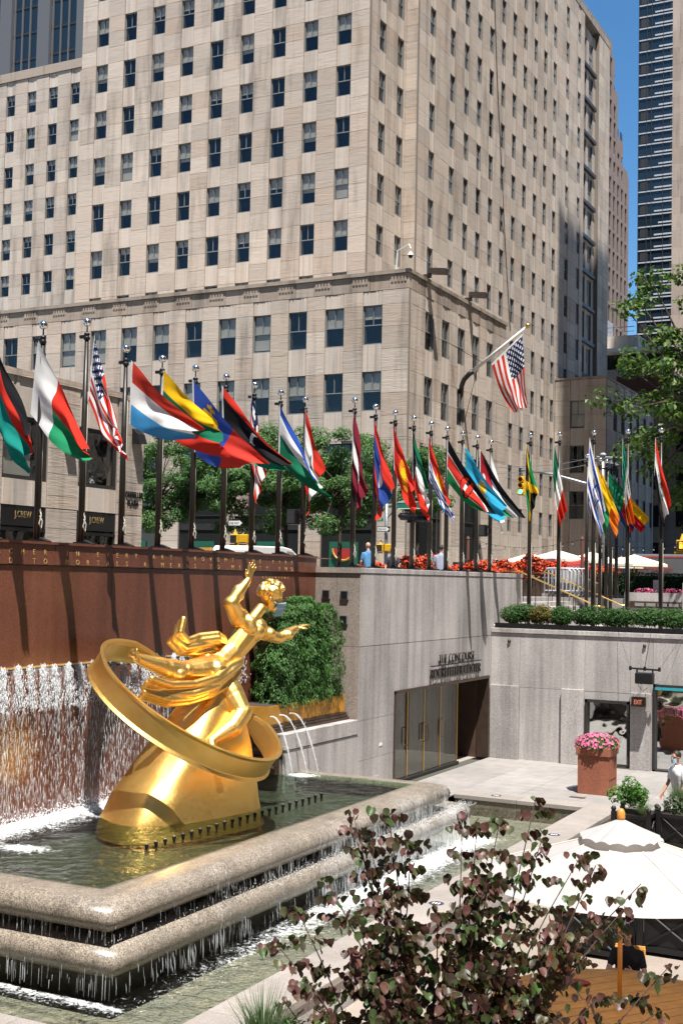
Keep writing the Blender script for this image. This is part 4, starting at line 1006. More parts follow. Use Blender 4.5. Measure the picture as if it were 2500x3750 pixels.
def lesotho(u, v):
    if v < .17: return (.02, .07, .36)
    if v > .52: return DGR
    return BLK if math.hypot((u-.5)*1.3, (v-.52)) < .07 and v < .40 and v > .3 else WHT
def lebanon(u, v):
    if v < .25 or v > .75: return RED
    x = abs(u-.5)*1.5; y = (v-.3)/.42
    if 0 < y < 1 and x < .03+.16*((y*3) % 1)*(.4+.6*y): return DGR
    return WHT
def laos(u, v):
    if v < .25 or v > .75: return RED
    return WHT if math.hypot((u-.5)*1.5, v-.5) < .19 else BLU
def kyrgyz(u, v):
    x, y = (u-.5)*1.67, v-.5; d = math.hypot(x, y); a = math.atan2(y, x)
    if d < .15: return YEL
    if d < .30 and (a*40/(2*PI)) % 1 < .62-(d-.15)*2.2: return YEL
    return (.66, .035, .02)
def kuwait(u, v):
    if u < .25 and u/.25 < (1-abs(v-.5)*2)*1+ .02 + (0 if abs(v-.5) < .17 else 0) and u < .25*min(1, (.5-abs(v-.5))*3): return BLK
    return (DGR, WHT, RED)[min(2, int(v*3))] if u > .12 else BLK
def kiribati(u, v):
    if v < .5:
        d = math.hypot((u-.5)*1.8, v-.5); a = math.atan2(v-.5, u-.5)
        return YEL if d < .16 or (d < .27 and (a*9/PI) % 1 < .5) else RED
    w = (v-.5)+.03*math.sin(u*2*PI*3)
    return (BLU if False else (.03, .10, .42)) if int(w*12) % 2 else WHT
def kenya(u, v):
    d = math.hypot((u-.5)*1.5/.16, (v-.5)/.34)
    if d < 1: return RED if abs(u-.5) > .02 else (BLK if abs(v-.5) > .1 else WHT)
    if d < 1.15: return BLK
    return BLK if v < .3 else (WHT if v < .345 or .655 < v < .7 else (RED if v < .66 else (.02, .22, .06)))
def kazakh(u, v):
    if u < .07: return YEL if int(v*18) % 2 == 0 else SKY
    d = math.hypot((u-.5)*2, v-.42); a = math.atan2(v-.42, (u-.5)*2)
    if d < .12 or (d < .22 and (a*16/PI) % 1 < .5): return YEL
    if .26 < d < .32 and v > .5: return YEL
    return SKY
def jordan(u, v):
    if u < .42*(1-abs(v-.5)*2): return WHT if star(u, v, .13, .5, .08, 7) else (.45, .02, .03)
    return (BLK, WHT, (.015, .22, .08))[min(2, int(v*3))]
def japan(u, v): return (.55, .01, .03) if math.hypot((u-.5)*1.5, v-.5) < .3 else WHT
def jamaica(u, v):
    if abs(u-v) < .09 or abs(u-(1-v)) < .09: return YEL
    return BLK if (u < min(v, 1-v) or u > max(v, 1-v)) else (.01, .22, .06)
def israel(u, v):
    if .12 < v < .27 or .73 < v < .88: return (.025, .08, .42)
    x, y = (u-.5)*1.4, v-.5
    def tri(x, y, r):
        return max(y, -y*.5+x*.866, -y*.5-x*.866) < r*.5
    o = tri(x, y, .3) and not tri(x, y, .22); p = tri(x, -y, .3) and not tri(x, -y, .22)
    return (.025, .08, .42) if o or p else WHT
def iraq(u, v):
    if .4 < v < .6 and .3 < u < .72 and abs(noise.noise((u*22, v*14, 0))) < .22: return DGR
    return stripes((RED, WHT, BLK))(u, v)
def bhutan(u, v): return YEL if v < 1-u else ORG
def benin(u, v): return (DGR if u < .42 else (YEL if v < .5 else DRED))
DES = dict(malawi=malawi, madagascar=madag, usa=us, luxembourg=stripes(((.60, .05, .03), WHT, (.06, .30, .60))), lithuania=stripes((YEL, DGR, RED)), liechtenstein=liecht, libya=libya, liberia=liberia, lesotho=lesotho, lebanon=lebanon,
  latvia=lambda u, v: WHT if .4 < v < .6 else MAR, laos=laos, kyrgyzstan=kyrgyz, kuwait=kuwait, kiribati=kiribati, kenya=kenya, kazakhstan=kazakh, jordan=jordan, japan=japan, jamaica=jamaica, italy=vstripes((DGR, WHT, RED)), israel=israel, ireland=vstripes(((.015, .24, .14), WHT, ORG)), iraq=iraq,
  b1=israel, b2=stripes((YEL, (.02, .22, .08), (.02, .22, .08))), b3=bhutan, b4=benin, b5=stripes((BLU, RED, BLU)), b6=stripes((BLK, BLK, YEL)), bigusa=us)
LAB = dict(malawi='black red and green striped flag cut off by the left picture edge', madagascar='white red and green flag, second from the left edge', usa='american stars and stripes flag hanging from the tall pole at left', luxembourg='red white and light blue striped flag blown wide', lithuania='yellow green and red flag blown behind the light blue one', liechtenstein='blue and red flag with a gold crown', libya='red black and green flag with white crescent', liberia='limp red and white striped flag with blue one star corner', lesotho='blue white and green flag with its tip blown to the right', lebanon='red white red flag with green cedar hanging limp', latvia='dark maroon flag with a white band hanging limp', laos='red and blue flag with white disc hanging limp', kyrgyzstan='bright red flag with a yellow sun', kuwait='green white red flag with black hoist hanging folded', kiribati='red flag with blue and white waves', kenya='black red and green flag with a shield', kazakhstan='sky blue flag with yellow sun', jordan='black white and green flag with red triangle', japan='plain white looking flag behind the black white and green one', jamaica='green gold and black flag hanging by the traffic light', italy='green white and red vertical striped flag hanging limp', israel='white flag with blue bands and blue star', ireland='green white and orange flag hanging above the hedge', iraq='red white and black flag rightmost in the row', b1='small blue and white flag partly hidden behind the white and blue one', b2='yellow and green flag in the back row', b3='yellow and orange flag in the back row', b4='green yellow and dark red flag blown out in the back row', b5='blue and red flag low in the back row', b6='black flag in the back row', bigusa='large american flag hanging from the angled pole on the building')
def flag(key, q, folds, amp, seed, nu=78, nv=52, sag=.06):
    A, Bq, C, D = [Vector(p) for p in q]; R = random.Random(seed); ph = R.uniform(0, 6.28); ph2 = R.uniform(0, 6.28)
    e = (C+D)/2-(A+Bq)/2; n = e.cross(Z_); n = n.normalized() if n.length > .05 else Vector((.5, -.8, 0)).normalized()
    fly = (D-C).length; hoist = (Bq-A).length
    gather = max(0, 1-fly/max(hoist, .01))           # cloth that has to go into folds at the free end
    m = MB()
    def fn(u, v):
        a = A.lerp(C, u); b = Bq.lerp(D, u); p = a.lerp(b, v)
        w = u**.8
        f = math.sin(2*PI*(folds*(v+.35*u))+ph)*amp*w*(.6+.9*gather)
        f += math.sin(2*PI*(1.3*u-.5*v)+ph2)*amp*.9*w
        f += .25*amp*math.sin(2*PI*(folds*2.3*v+1.9*u)+ph2)*w
        p = p+n*f; p.z -= sag*math.sin(PI*u)*(.4+.6*v)*2
        p += (C-A).normalized()*(.035*math.sin(2*PI*(folds*v)+ph)*u)
        return p
    m.grid(nu, nv, fn); me = m.mesh('flag', 'flag_cloth', True)
    ca = me.color_attributes.new('design', 'FLOAT_COLOR', 'CORNER'); d = DES[key]; buf = []
    for j in range(nv):
        for i in range(nu):
            c = d((i+.5)/nu, (j+.5)/nv) if i > 1 else WHT; buf += [*c, 1]*4
    ca.data.foreach_set('color', buf)
    o = bpy.data.objects.new('flag', me); link(o); tag(o, LAB[key], 'flag', 'national flags'); return o
pole_parts = {}
def flagpole(x, y, z0, ztop, key, plate=True, arm=None, r=.062):
    t = thing('flagpole', POLAB(key), 'flagpole', (x, y, z0), 'flagpoles round the plaza')
    h = ztop-z0
    MB().tube([(x, y, z0), (x, y, z0+h*.45), (x, y, ztop-.33)], [r, r, r*.62], 12).build('shaft', 'bronze_pole', t, True)
    def cp(nm, mk, mat, sm=True, dz=0):
        if nm not in pole_parts: pole_parts[nm] = mk().mesh(nm, mat, sm)
        o = bpy.data.objects.new(nm, pole_parts[nm]); link(o, t); o.location = (0, 0, dz); return o
    cp('truck', lambda: MB().lathe([(.035, -.02), (.06, 0), (.06, .05), (.035, .07), (.055, .09), (.055, .12), (.015, .14), (.012, .26)], n=10), 'black_metal', True, h-.35)
    cp('ball', lambda: MB().ball((0, 0, 0), .082, 16, 10), 'ball', True, h-.02)
    cp('truck_arm', lambda: MB().box(-.16, .02, -.03, .03, -.02, .04), 'black_metal', False, h-.3)
    cp('cleat_rope', lambda: MB().tube([(.06, 0, .30), (.10, .02, .2), (.07, .04, .12), (.10, 0, .06), (.06, -.02, .16), (.09, 0, .3), (.05, .01, .42)], .014, 5), 'rope', True, .18)
    cp('halyard', lambda: MB().tube([(.075, .0, .5), (.07, .0, 2.9)], .006, 4), 'rope', True, 0)
    if plate: cp('base_plate', lambda: MB().box(-.1, .1, -.1, .1, 0, .05).add([(.1, -.06, 0), (.1, .06, 0), (.3, .06, 0), (.3, -.06, 0), (.1, -.06, .09), (.1, .06, .09), (.3, .06, .02), (.3, -.06, .02)], [(3, 2, 1, 0), (4, 5, 6, 7), (0, 4, 7, 3), (1, 2, 6, 5), (3, 7, 6, 2), (0, 1, 5, 4)]), 'black_metal', False, 0)
    return t
def POLAB(k):
    s = LAB[k]; s = s.split(' hanging')[0].split(' blown')[0].split(' cut')[0].split(',')[0].split(' partly')[0]
    return 'dark bronze flagpole with ball top carrying the '+' '.join(s.split()[:8])
rowL = ['malawi', 'madagascar', 'usa', 'luxembourg', 'lithuania', 'liechtenstein', 'libya', 'liberia', 'lesotho', 'lebanon']
for i, k in enumerate(rowL): flagpole(-15.1, 16.2+1.231*i, 5.95, 9.91 if k != 'usa' else 10.2, k)
rowM = ['latvia', 'laos', 'kyrgyzstan', 'kuwait', 'kiribati', 'kenya', 'kazakhstan', 'jordan', 'japan']
for i, k in enumerate(rowM): flagpole(-14.1, 28.05+1.232*i, 5.69, 9.95, k)
for (x, k) in ((-12.97, 'jamaica'), (-12.0, 'italy'), (-10.88, 'israel'), (-9.8, 'ireland'), (-8.77, 'iraq')): flagpole(x, 38.5, 3.8, 10.2, k)
for (x, y), k in zip(((-12.54, 43.54), (-12.45, 44.15), (-12.45, 44.95), (-12.42, 45.69), (-12.34, 46.03), (-12.3, 46.68)), ('b1', 'b2', 'b3', 'b4', 'b5', 'b6')): flagpole(x, y, 3.8, 10.0, k, False)
fold = dict(usa=2.4, liberia=2.6, lebanon=2.2, latvia=2.6, laos=2.2, kuwait=2.4, jamaica=2.6, italy=2.4, israel=2.4, ireland=2.6, iraq=2.4, luxembourg=1.4, liechtenstein=1.2, madagascar=1.6, bigusa=1.6, kenya=1.5)
for i, (k, q) in enumerate(FLAGS.items()):
    L = (Vector(q[2])-Vector(q[0])).length; run = math.hypot(q[2][0]-q[0][0], q[2][1]-q[0][1])
    limp = run < .55
    big = k == 'bigusa'
    flag(k, q, fold.get(k, 1.8), (.17 if big else (.085 if limp else .075)), 40+i, sag=(.25 if big else (.03 if limp else .07)))
BP = thing('angled_flagpole', 'white angled flagpole with gold ball fixed to the building corner block', 'flagpole', (-29.46, 73.42, 17.7))
MB().tube([(-29.4, 73.42, 17.3), (-29.35, 73.42, 17.8), (-29.2, 73.42, 18.2), (-28.9, 73.42, 18.5), (-28.6, 73.42, 18.72)], .16, 10).build('bracket', 'bronze_pole', BP, True)
MB().tube([(-28.6, 73.42, 18.72), (-25.1, 73.42, 21.28)], [.13, .07], 10).build('shaft', 'white_paint', BP, True)
MB().ball((-25.0, 73.42, 21.36), .17).build('ball', 'brass', BP, True)
MB().tube([(-27.9, 73.42, 19.2), (-29.4, 71.2, 20.2)], .02, 4).build('stay', 'black_metal', BP)
MB().tube([(-28.3, 73.45, 18.9), (-29.3, 73.9, 15.6)], .02, 4).build('stay', 'black_metal', BP)
# ================================================================== figures: one continuous surface each
def cap(m, p0, p1, r0, r1, n=12, flat=1.0):
    p0 = Vector(p0); p1 = Vector(p1); d = p1-p0; L = d.length; d = d/L if L > 1e-6 else Z_
    pts = []; rad = []
    for k in range(4): a = -PI/2+PI/2*k/3.999; pts.append(p0+d*math.sin(a)*r0); rad.append(max(.002, r0*math.cos(a)))
    for k in range(1, 4): pts.append(p0+d*L*k/4); rad.append(r0+(r1-r0)*k/4)
    for k in range(4): a = PI/2*k/3.999; pts.append(p1+d*math.sin(a)*r1); rad.append(max(.002, r1*math.cos(a)))
    m.tube(pts, rad, n)
def limb(m, pts, rads):
    for i in range(len(pts)-1): cap(m, pts[i], pts[i+1], rads[i], rads[i+1])
def fuse(m, voxel, smooth=3):
    me = m.mesh('fuse', 'skin'); o = bpy.data.objects.new('fuse', me); COL.objects.link(o)
    r = o.modifiers.new('r', 'REMESH'); r.mode = 'VOXEL'; r.voxel_size = voxel
    s = o.modifiers.new('s', 'SMOOTH'); s.iterations = smooth; s.factor = .5
    dg = bpy.context.evaluated_depsgraph_get(); out = bpy.data.meshes.new_from_object(o.evaluated_get(dg))
    bpy.data.objects.remove(o); bpy.data.meshes.remove(me)
    out.polygons.foreach_set('use_smooth', [True]*len(out.polygons)); return out
def add_mesh(name, me, mat, parent, M=None):
    me.name = name; me.materials.clear(); me.materials.append(MATS[mat])
    if M is not None: me.transform(M)
    o = bpy.data.objects.new(name, me); link(o, parent); return o
def hand(m, wrist, d, palm_n, s=1., curl=.35, spread=1.):
    """palm, four fingers of unequal length, thumb from the side of the palm"""
    d = Vector(d).normalized(); pn = Vector(palm_n); pn = (pn-d*pn.dot(d)).normalized(); side = d.cross(pn)
    w = Vector(wrist); pc = w+d*.05*s
    for k in (-1, 0, 1): cap(m, w+side*.014*k*s, w+d*.09*s+side*.026*k*s, .016*s, .015*s, 8)
    for k, (o, L) in enumerate(((-.034, .066), (-.011, .078), (.012, .074), (.034, .056))):
        b = w+d*.095*s+side*o*s; dd = (d+side*o*4*spread).normalized()
        k1 = b+dd*L*.42*s+pn*curl*.012*s; k2 = k1+(dd+pn*curl).normalized()*L*.34*s; k3 = k2+(dd+pn*curl*2).normalized()*L*.3*s
        limb(m, [b, k1, k2, k3], [.0105*s, .0098*s, .009*s, .008*s])
    tb = w+d*.03*s-side*.03*s; t1 = tb+(d*.5-side*.8+pn*.3).normalized()*.04*s; t2 = t1+(d*.8-side*.45+pn*.3).normalized()*.035*s
    limb(m, [tb, t1, t2], [.014*s, .012*s, .0095*s])
def head_shapes(m, c, f, up, s=1., hair=None):
    """c head centre, f face direction, up crown direction; s=1 is a head 0.24 m high"""
    f = Vector(f).normalized(); up = Vector(up); up = (up-f*up.dot(f)).normalized(); sd = f.cross(up); c = Vector(c)
    B = Matrix((sd, f, up)).transposed()
    P = lambda x, y, z: c+(sd*x+f*y+up*z)*s
    m.ball(P(0, -.012, .028), .098*s, 18, 12, (.82, 1.02, .98), B)       # skull
    m.ball(P(0, .022, -.045), .072*s, 16, 10, (.80, .92, 1.05), B)       # jaw and cheeks
    m.ball(P(0, .062, -.094), .026*s, 10, 8, (1.1, .9, .8), B)           # chin
    cap(m, P(0, .085, .018), P(0, .112, -.028), .010*s, .016*s, 8)       # nose
    for k in (-1, 1):
        m.ball(P(.034*k, .078, .030), .020*s, 8, 6, (1.3, .6, .55), B)   # brow
        m.ball(P(.032*k, .080, .008), .0125*s, 8, 6, (1, 1, .8), B)      # eye
        m.ball(P(.080*k, -.008, -.010), .022*s, 8, 6, (.4, .7, 1.25), B) # ear
        cap(m, P(.012*k, .092, -.062), P(.0, .097, -.060), .0075*s, .008*s, 6)
    return B, P
def face_marks(c, f, up, s, root, lips='shop_red'):
    f = Vector(f).normalized(); up = Vector(up); up = (up-f*up.dot(f)).normalized(); sd = f.cross(up); c = Vector(c)
    B = Matrix((sd, f, up)).transposed()
    for k in (-1, 1): MB().ball(c+(sd*.032*k+f*.089+up*.009)*s, .009*s, 8, 6, (1.2, .6, .6), B).build('eye', 'hair_dark', root, True)
    MB().ball(c+(f*.100-up*.061)*s, .016*s, 8, 6, (1.2, .4, .35), B).build('lips', lips, root, True)

# ------------------------------------------------------------------ gilded sculpture (a plain generic figure on a mound)
SA = Vector((math.sin(math.radians(15)), math.cos(math.radians(15)), 0)); SN = Vector((SA.y, -SA.x, 0)); SO = Vector((-12.9, 19.6, 0))
def S3(a, b, z): return SO+SA*a+SN*b+Z_*z
ST = thing('gilded_sculpture', 'gilded bronze figure reclining over a gold mound with a sweeping gold band', 'sculpture', SO+Z_*.9)
# mound
lv = [(.80, -.42, 1.62, .92), (1.12, -.40, 1.56, .88), (1.5, -.34, 1.42, .82), (1.95, -.20, 1.18, .72), (2.35, .0, .94, .62), (2.75, .17, .72, .52), (3.1, .27, .52, .42), (3.4, .32, .34, .30), (3.58, .33, .12, .1)]
def mound(u, v):
    k = v*(len(lv)-1); i = min(int(k), len(lv)-2); t_ = k-i; q = [lv[i][j]+(lv[i+1][j]-lv[i][j])*t_ for j in range(4)]
    a = 2*PI*u; ca, sa = math.cos(a), math.sin(a)
    e = .62; x = math.copysign(abs(ca)**e, ca)*q[2]; y = math.copysign(abs(sa)**e, sa)*q[3]
    w = 1+.07*noise.noise((x*1.1, y*1.1, q[0]*.9))+.10*math.sin(3*a+1.1*q[0])*v*(1-v*.5)+.025*noise.noise((x*3, y*3, q[0]*2.5))
    return S3(q[1]+x*w, y*w, q[0])
MB().grid(64, 40, mound).build('mound', 'gold', ST, True)
m = MB(); H = 1.78
cap(m, S3(.24, .05, 3.66), S3(.40, .05, 3.78), .30, .29)                     # pelvis
cap(m, S3(.40, .06, 3.80), S3(.72, .07, 4.02), .26, .235)                    # belly
cap(m, S3(.72, .07, 4.04), S3(1.00, .06, 4.34), .25, .30)                    # ribs
m.ball(S3(1.10, .20, 4.36), .2, 12, 8, (1.2, .7, 1)); m.ball(S3(.88, .18, 4.52), .2, 12, 8, (1.2, .7, 1))
for a_, b_, z_, r_, sc_ in ((1.06, .25, 4.34, .17, (1.1, .8, 1)), (.90, .24, 4.46, .17, (1.1, .8, 1)), 
    (.80, .08, 4.64, .20, (1, 1, 1)), (1.30, .08, 4.43, .20, (1, 1, 1)), (.10, -.10, 3.80, .27, (1, 1, 1)), (.05, .2, 3.66, .27, (1.2, 1, .95)), (-.85, .16, 3.64, .17, (1.6, 1, .9)), (-.62, .26, 3.70, .13, (1, 1, 1)), (.10, .60, 2.62, .17, (1.4, 1, .9)), (.47, .66, 2.92, .14, (1, 1, 1)), (.66, .20, 5.10, .13, (1, 1, 1.3)), (1.50, .12, 4.31, .145, (1.5, 1, 1)), (1.98, .18, 4.28, .12, (1.5, 1, 1))):
    m.ball(S3(a_, b_, z_), r_, 12, 8, sc_)
cap(m, S3(.84, .04, 4.60), S3(1.26, .04, 4.40), .17, .17)                    # shoulder line
cap(m, S3(1.12, .05, 4.52), S3(1.38, .08, 4.80), .125, .11)                  # neck
limb(m, [S3(.80, .06, 4.62), S3(.50, .18, 4.90), S3(.55, .2, 4.97)], [.18, .15, .125])
limb(m, [S3(.52, .19, 4.95), S3(.66, .22, 5.12), S3(.86, .24, 5.34)], [.115, .118, .07])
hand(m, S3(.86, .24, 5.34), SA*.35+Z_*.94, SN, 2.0, .15, 1.5)
limb(m, [S3(1.28, .05, 4.42), S3(1.62, .14, 4.26), S3(1.80, .16, 4.22)], [.155, .125, .112])
limb(m, [S3(1.80, .16, 4.22), S3(2.02, .18, 4.30), S3(2.26, .18, 4.40)], [.112, .112, .068])
hand(m, S3(2.26, .18, 4.40), SA*.93+Z_*.3, -Z_, 2.0, .25, 1.3)
limb(m, [S3(.20, .14, 3.66), S3(-.25, .18, 3.66), S3(-.62, .18, 3.67)], [.30, .255, .185])          # long leg
limb(m, [S3(-.62, .18, 3.67), S3(-.98, .16, 3.73), S3(-1.62, .12, 3.93)], [.185, .19, .10])
limb(m, [S3(-1.66, .12, 3.94), S3(-1.80, .20, 4.02), S3(-1.88, .34, 4.02)], [.095, .10, .075])       # foot
for k in range(5): cap(m, S3(-1.88, .36, 3.95+.038*k), S3(-1.90, .42, 3.955+.038*k), .032, .028, 8)
limb(m, [S3(.34, .02, 3.58), S3(.42, .34, 3.20), S3(.44, .62, 2.88)], [.29, .25, .185])              # bent leg
limb(m, [S3(.44, .62, 2.88), S3(.18, .66, 2.66), S3(-.30, .62, 2.44)], [.185, .19, .10])
limb(m, [S3(-.32, .62, 2.44), S3(-.36, .70, 2.34), S3(-.34, .86, 2.16)], [.095, .09, .062])
for k in range(5): cap(m, S3(-.40+.032*k, .87, 2.15), S3(-.40+.032*k, .95, 2.08), .03, .027, 8)
hc = S3(1.60, .14, 5.02); hf = (SA*.72+SN*.60-Z_*.28); hu = (-SA*.30+Z_*.95)
HS = 2.3
Bh, Ph = head_shapes(m, hc, hf, hu, HS)
Rr = random.Random(3)
for k in range(95):   # short curls
    a = Rr.uniform(0, 2*PI); z = Rr.uniform(-.25, 1); r_ = math.sqrt(max(0, 1-z*z))
    x, y = r_*math.cos(a), r_*math.sin(a)
    if y > .45 and z < .55: continue
    m.ball(Ph(x*.094, -.012+y*.112, .03+z*.108), .021*HS*Rr.uniform(.8, 1.35), 7, 5)
add_mesh('figure', fuse(m, .016, 2), 'gold', ST, Matrix.Translation(-world_loc(ST)))
# plain folded cloth across the hips
d = MB()
def ribbon(pts, w, th, tw):
    n = len(pts)
    for k in range(5):
        o = (k-2)/2.
        limb(d, [Vector(p)+Z_*o*w[i]*math.cos(tw[i])+SN*(o*w[i]*math.sin(tw[i])+.05*math.cos(k*1.9+i)) for i, p in enumerate(pts)], [th]*n)
ribbon([S3(.62, .30, 3.72), S3(.30, .40, 3.58), S3(-.10, .46, 3.40), S3(-.62, .42, 3.30), S3(-1.15, .38, 3.30), S3(-1.62, .34, 3.44)], [.12, .18, .20, .19, .18, .20], .065, [.3, .2, .5, .4, .2, .6])
ribbon([S3(.50, -.02, 4.10), S3(.20, .10, 4.18), S3(-.15, .05, 4.14), S3(-.45, .0, 4.10), S3(-.68, -.02, 4.28), S3(-.60, .0, 4.48)], [.14, .18, .17, .15, .16, .15], .06, [.2, .5, .3, .6, .9, .4])
add_mesh('drape', fuse(d, .02, 2), 'gold', ST, Matrix.Translation(-world_loc(ST)))
# plain band, open at the back
e1 = Vector((.955, .05, -.29)).normalized(); e2 = Vector((.16, .84, -.52)); e2 = (e2-e1*e2.dot(e1)).normalized(); e3 = e1.cross(e2)
def bandpt(u, v):
    ph = math.radians(-28+318*u); taper = min(1, min(u, 1-u)*9+.12)
    r_ = 1.84; w = .46*taper; pr = [(-.5, 0), (-.5, .09), (-.36, .045), (.36, .045), (.5, .09), (.5, 0), (.3, -.015), (-.3, -.015), (-.5, 0)]
    k = min(8, int(round(v*8))); oz, orr = pr[k]
    c = Vector((-.36, -.02, 2.98))+(e1*math.cos(ph)+e2*math.sin(ph))*(r_+orr)+e3*oz*w
    return S3(c.x, c.y, c.z)
MB().grid(120, 8, bandpt).build('band', 'gold', ST)
for o in [c for c in ST.children if c.name.startswith('band')]:
    mo = o.modifiers.new('e', 'BEVEL'); mo.width = .012; mo.segments = 2
# surgical mask on the face
FM = thing('face_mask', 'light blue surgical mask on the face of the gilded sculpture', 'mask', hc)
def maskpt(u, v):
    a = (u-.5)*2.1; z = -.012-.125*v; pl = .006*math.sin(v*PI*6)
    r_ = .122+pl+.022*math.cos(a)*(.5+.5*math.sin(PI*v))
    return Ph(math.sin(a)*.106*(1-.12*v), math.cos(a)*r_-.004, z+.012*math.cos(a*1.4))
MB().grid(24, 18, maskpt).build('cloth', 'mask_blue', FM, True)
for k in (-1, 1): MB().tube([Ph(.086*k, .05, -.02), Ph(.094*k, .0, .005), Ph(.088*k, -.06, .05), Ph(0, -.125, .07)], .008, 5).build('strap', 'paper_white', FM)

# ------------------------------------------------------------------ people
def person(label, pos, face, z0, pose='stand', shirt='cloth_blue', trousers='cloth_navy', hair='short', skin='skin', mask=False, capm=None, s=1., arm=None, group=None):
    """face: unit vector the person looks along; pos on the ground"""
    root = thing('person', label, 'person', (pos[0], pos[1], z0), group)
    f = Vector((face[0], face[1], 0)).normalized(); r = Vector((f.y, -f.x, 0)); O = Vector((pos[0], pos[1], z0))
    P = lambda x, y, z: O+(r*x+f*y+Z_*z)*s
    hip = .92 if pose == 'stand' else .50; lean = .06 if pose == 'stand' else .10
    sh = hip+.50; body = MB(); top = MB(); leg = MB()
    cap(body, P(0, lean, sh+.02), P(0, lean+.02, sh+.14), .058*s, .052*s)
    hcn = P(0, lean+.045, sh+.245); fd = f-Z_*(.12 if pose == 'stand' else .25); B, Pp = head_shapes(body, hcn, fd, Z_, s)
    for k in (-1, 1):
        a0 = P(.19*k, lean, sh-.03); A = arm or ((.25, .02, sh-.30), (.24, .18, sh-.50))
        el = P(A[0][0]*k, A[0][1]+lean, A[0][2]); wr = P(A[1][0]*k, A[1][1]+lean, A[1][2])
        limb(top, [a0, a0.lerp(el, .62)], [.062*s, .056*s]); limb(body, [a0, el, wr], [.048*s, .040*s, .028*s])
        hand(body, wr, (wr-el), -r*k, s, .5)
        if pose == 'stand':
            limb(leg, [P(.09*k, 0, hip), P(.10*k, .02, .5), P(.105*k, 0, .09)], [.092*s, .066*s, .05*s]); cap(body, P(.105*k, -.04, .035), P(.12*k, .14, .03), .038*s, .034*s); limb(body, [P(.09*k, 0, hip), P(.10*k, .02, .5), P(.105*k, 0, .04)], [.05*s, .04*s, .034*s])
        else:
            limb(leg, [P(.10*k, .02, hip), P(.12*k, .44, hip+.02)], [.095*s, .07*s]); limb(leg, [P(.12*k, .44, hip+.02), P(.12*k, .44, .10)], [.068*s, .05*s]); cap(body, P(.12*k, .40, .035), P(.13*k, .58, .03), .038*s, .034*s); limb(body, [P(.10*k, .02, hip), P(.12*k, .44, hip+.02), P(.12*k, .44, .04)], [.05*s, .04*s, .034*s])
        cap(body, P(.08*k, 0, hip), P(.08*k, .0, hip-.05), .07*s, .06*s)
    cap(body, P(0, 0, hip), P(0, lean, sh-.05), .11*s, .12*s)
    for k in (-1, 1):
        cap(top, P(.06*k, 0, hip+.04), P(.085*k, lean, sh-.10), .112*s, .118*s); cap(top, P(.05*k, lean, sh-.04), P(.17*k, lean, sh-.035), .075*s, .07*s)
    cap(top, P(0, .0, hip+.03), P(0, lean, sh-.03), .128*s, .135*s)
    cap(leg, P(-.06, 0, hip), P(.06, 0, hip), .115*s, .115*s)
    M = Matrix.Translation(-O)
    add_mesh('body', fuse(body, .011*s, 2), skin, root, M); add_mesh('shirt', fuse(top, .016*s, 3), shirt, root, M); add_mesh('trousers', fuse(leg, .016*s, 3), trousers, root, M)
    if hair:
        h = MB(); Rh = random.Random(hash(label) % 999 if False else len(label))
        h.ball(Pp(0, -.022, .042), .104*s, 16, 10, (.84, 1.0, .96), B)
        if hair == 'long':
            h.ball(Pp(0, -.06, -.06), .095*s, 14, 10, (.95, .6, 1.3), B)
            for k in (-1, 1): cap(h, Pp(.075*k, -.01, .03), Pp(.088*k, .0, -.14), .03*s, .02*s)
        me = fuse(h, .012*s, 1)
        for v in me.vertices:   # keep the face free
            q = v.co-hcn; y = q.dot(Vector(fd).normalized())/s; z = q.z/s
            if y > .055 and z < .075: v.co -= Vector(fd).normalized()*(y-.05)*s
        add_mesh('hair', me, 'hair_dark', root, M)
    if capm:
        c = MB(); c.ball(Pp(0, -.012, .055), .108*s, 16, 8, (.86, 1.02, .8), B); c.ob(Matrix.Translation(Pp(0, .115, .055)) @ B.to_4x4(), .15*s, .09*s, .012*s)
        c.build('cap', capm, root, True)
    if mask:
        def mp(u, v):
            a = (u-.5)*2.0; return Pp(math.sin(a)*.086, math.cos(a)*.122-.006, -.008-.10*v)
        MB().grid(12, 8, mp).build('face_mask', 'mask_blue', root, True)
    face_marks(hcn, fd, Z_, s, root); return root
person('bald man in blue shirt seen from behind above the granite wall', (-18.55, 38.2), (-.75, .65), 4.88, shirt='cloth_blue', hair=None)
person('man in pale shirt and dark cap seen from behind beside a flagpole', (-16.95, 40.7), (-.45, .9), 4.88, shirt='cloth_pale', trousers='cloth_black', capm='cloth_black', s=.99)
person('person in dark jacket partly hidden behind a flagpole on the street', (-17.2, 37.2), (.3, -.9), 4.88, shirt='cloth_navy', hair='short', skin='skin_tan', s=.88)
person('man in white shirt with blue face mask at the right picture edge', (-6.30, 29.75), (-.6, -.8), -.45, shirt='cloth_white', trousers='cloth_navy', mask=True, skin='skin_tan', s=1.12)
person('dark haired woman in black sitting at the round wooden table', (-4.32, 17.2), (.12, -1), -.45, pose='sit', shirt='cloth_black', trousers='cloth_black', hair='long', arm=((.27, .10, .72), (.12, .36, .80)), s=.9)
person('woman in orange top sitting at the round table behind the leaves', (-5.12, 16.6), (.7, -.7), -.45, pose='sit', shirt='cloth_orange', trousers='cloth_navy', hair='long', arm=((.27, .10, .72), (.12, .36, .80)), s=.9)
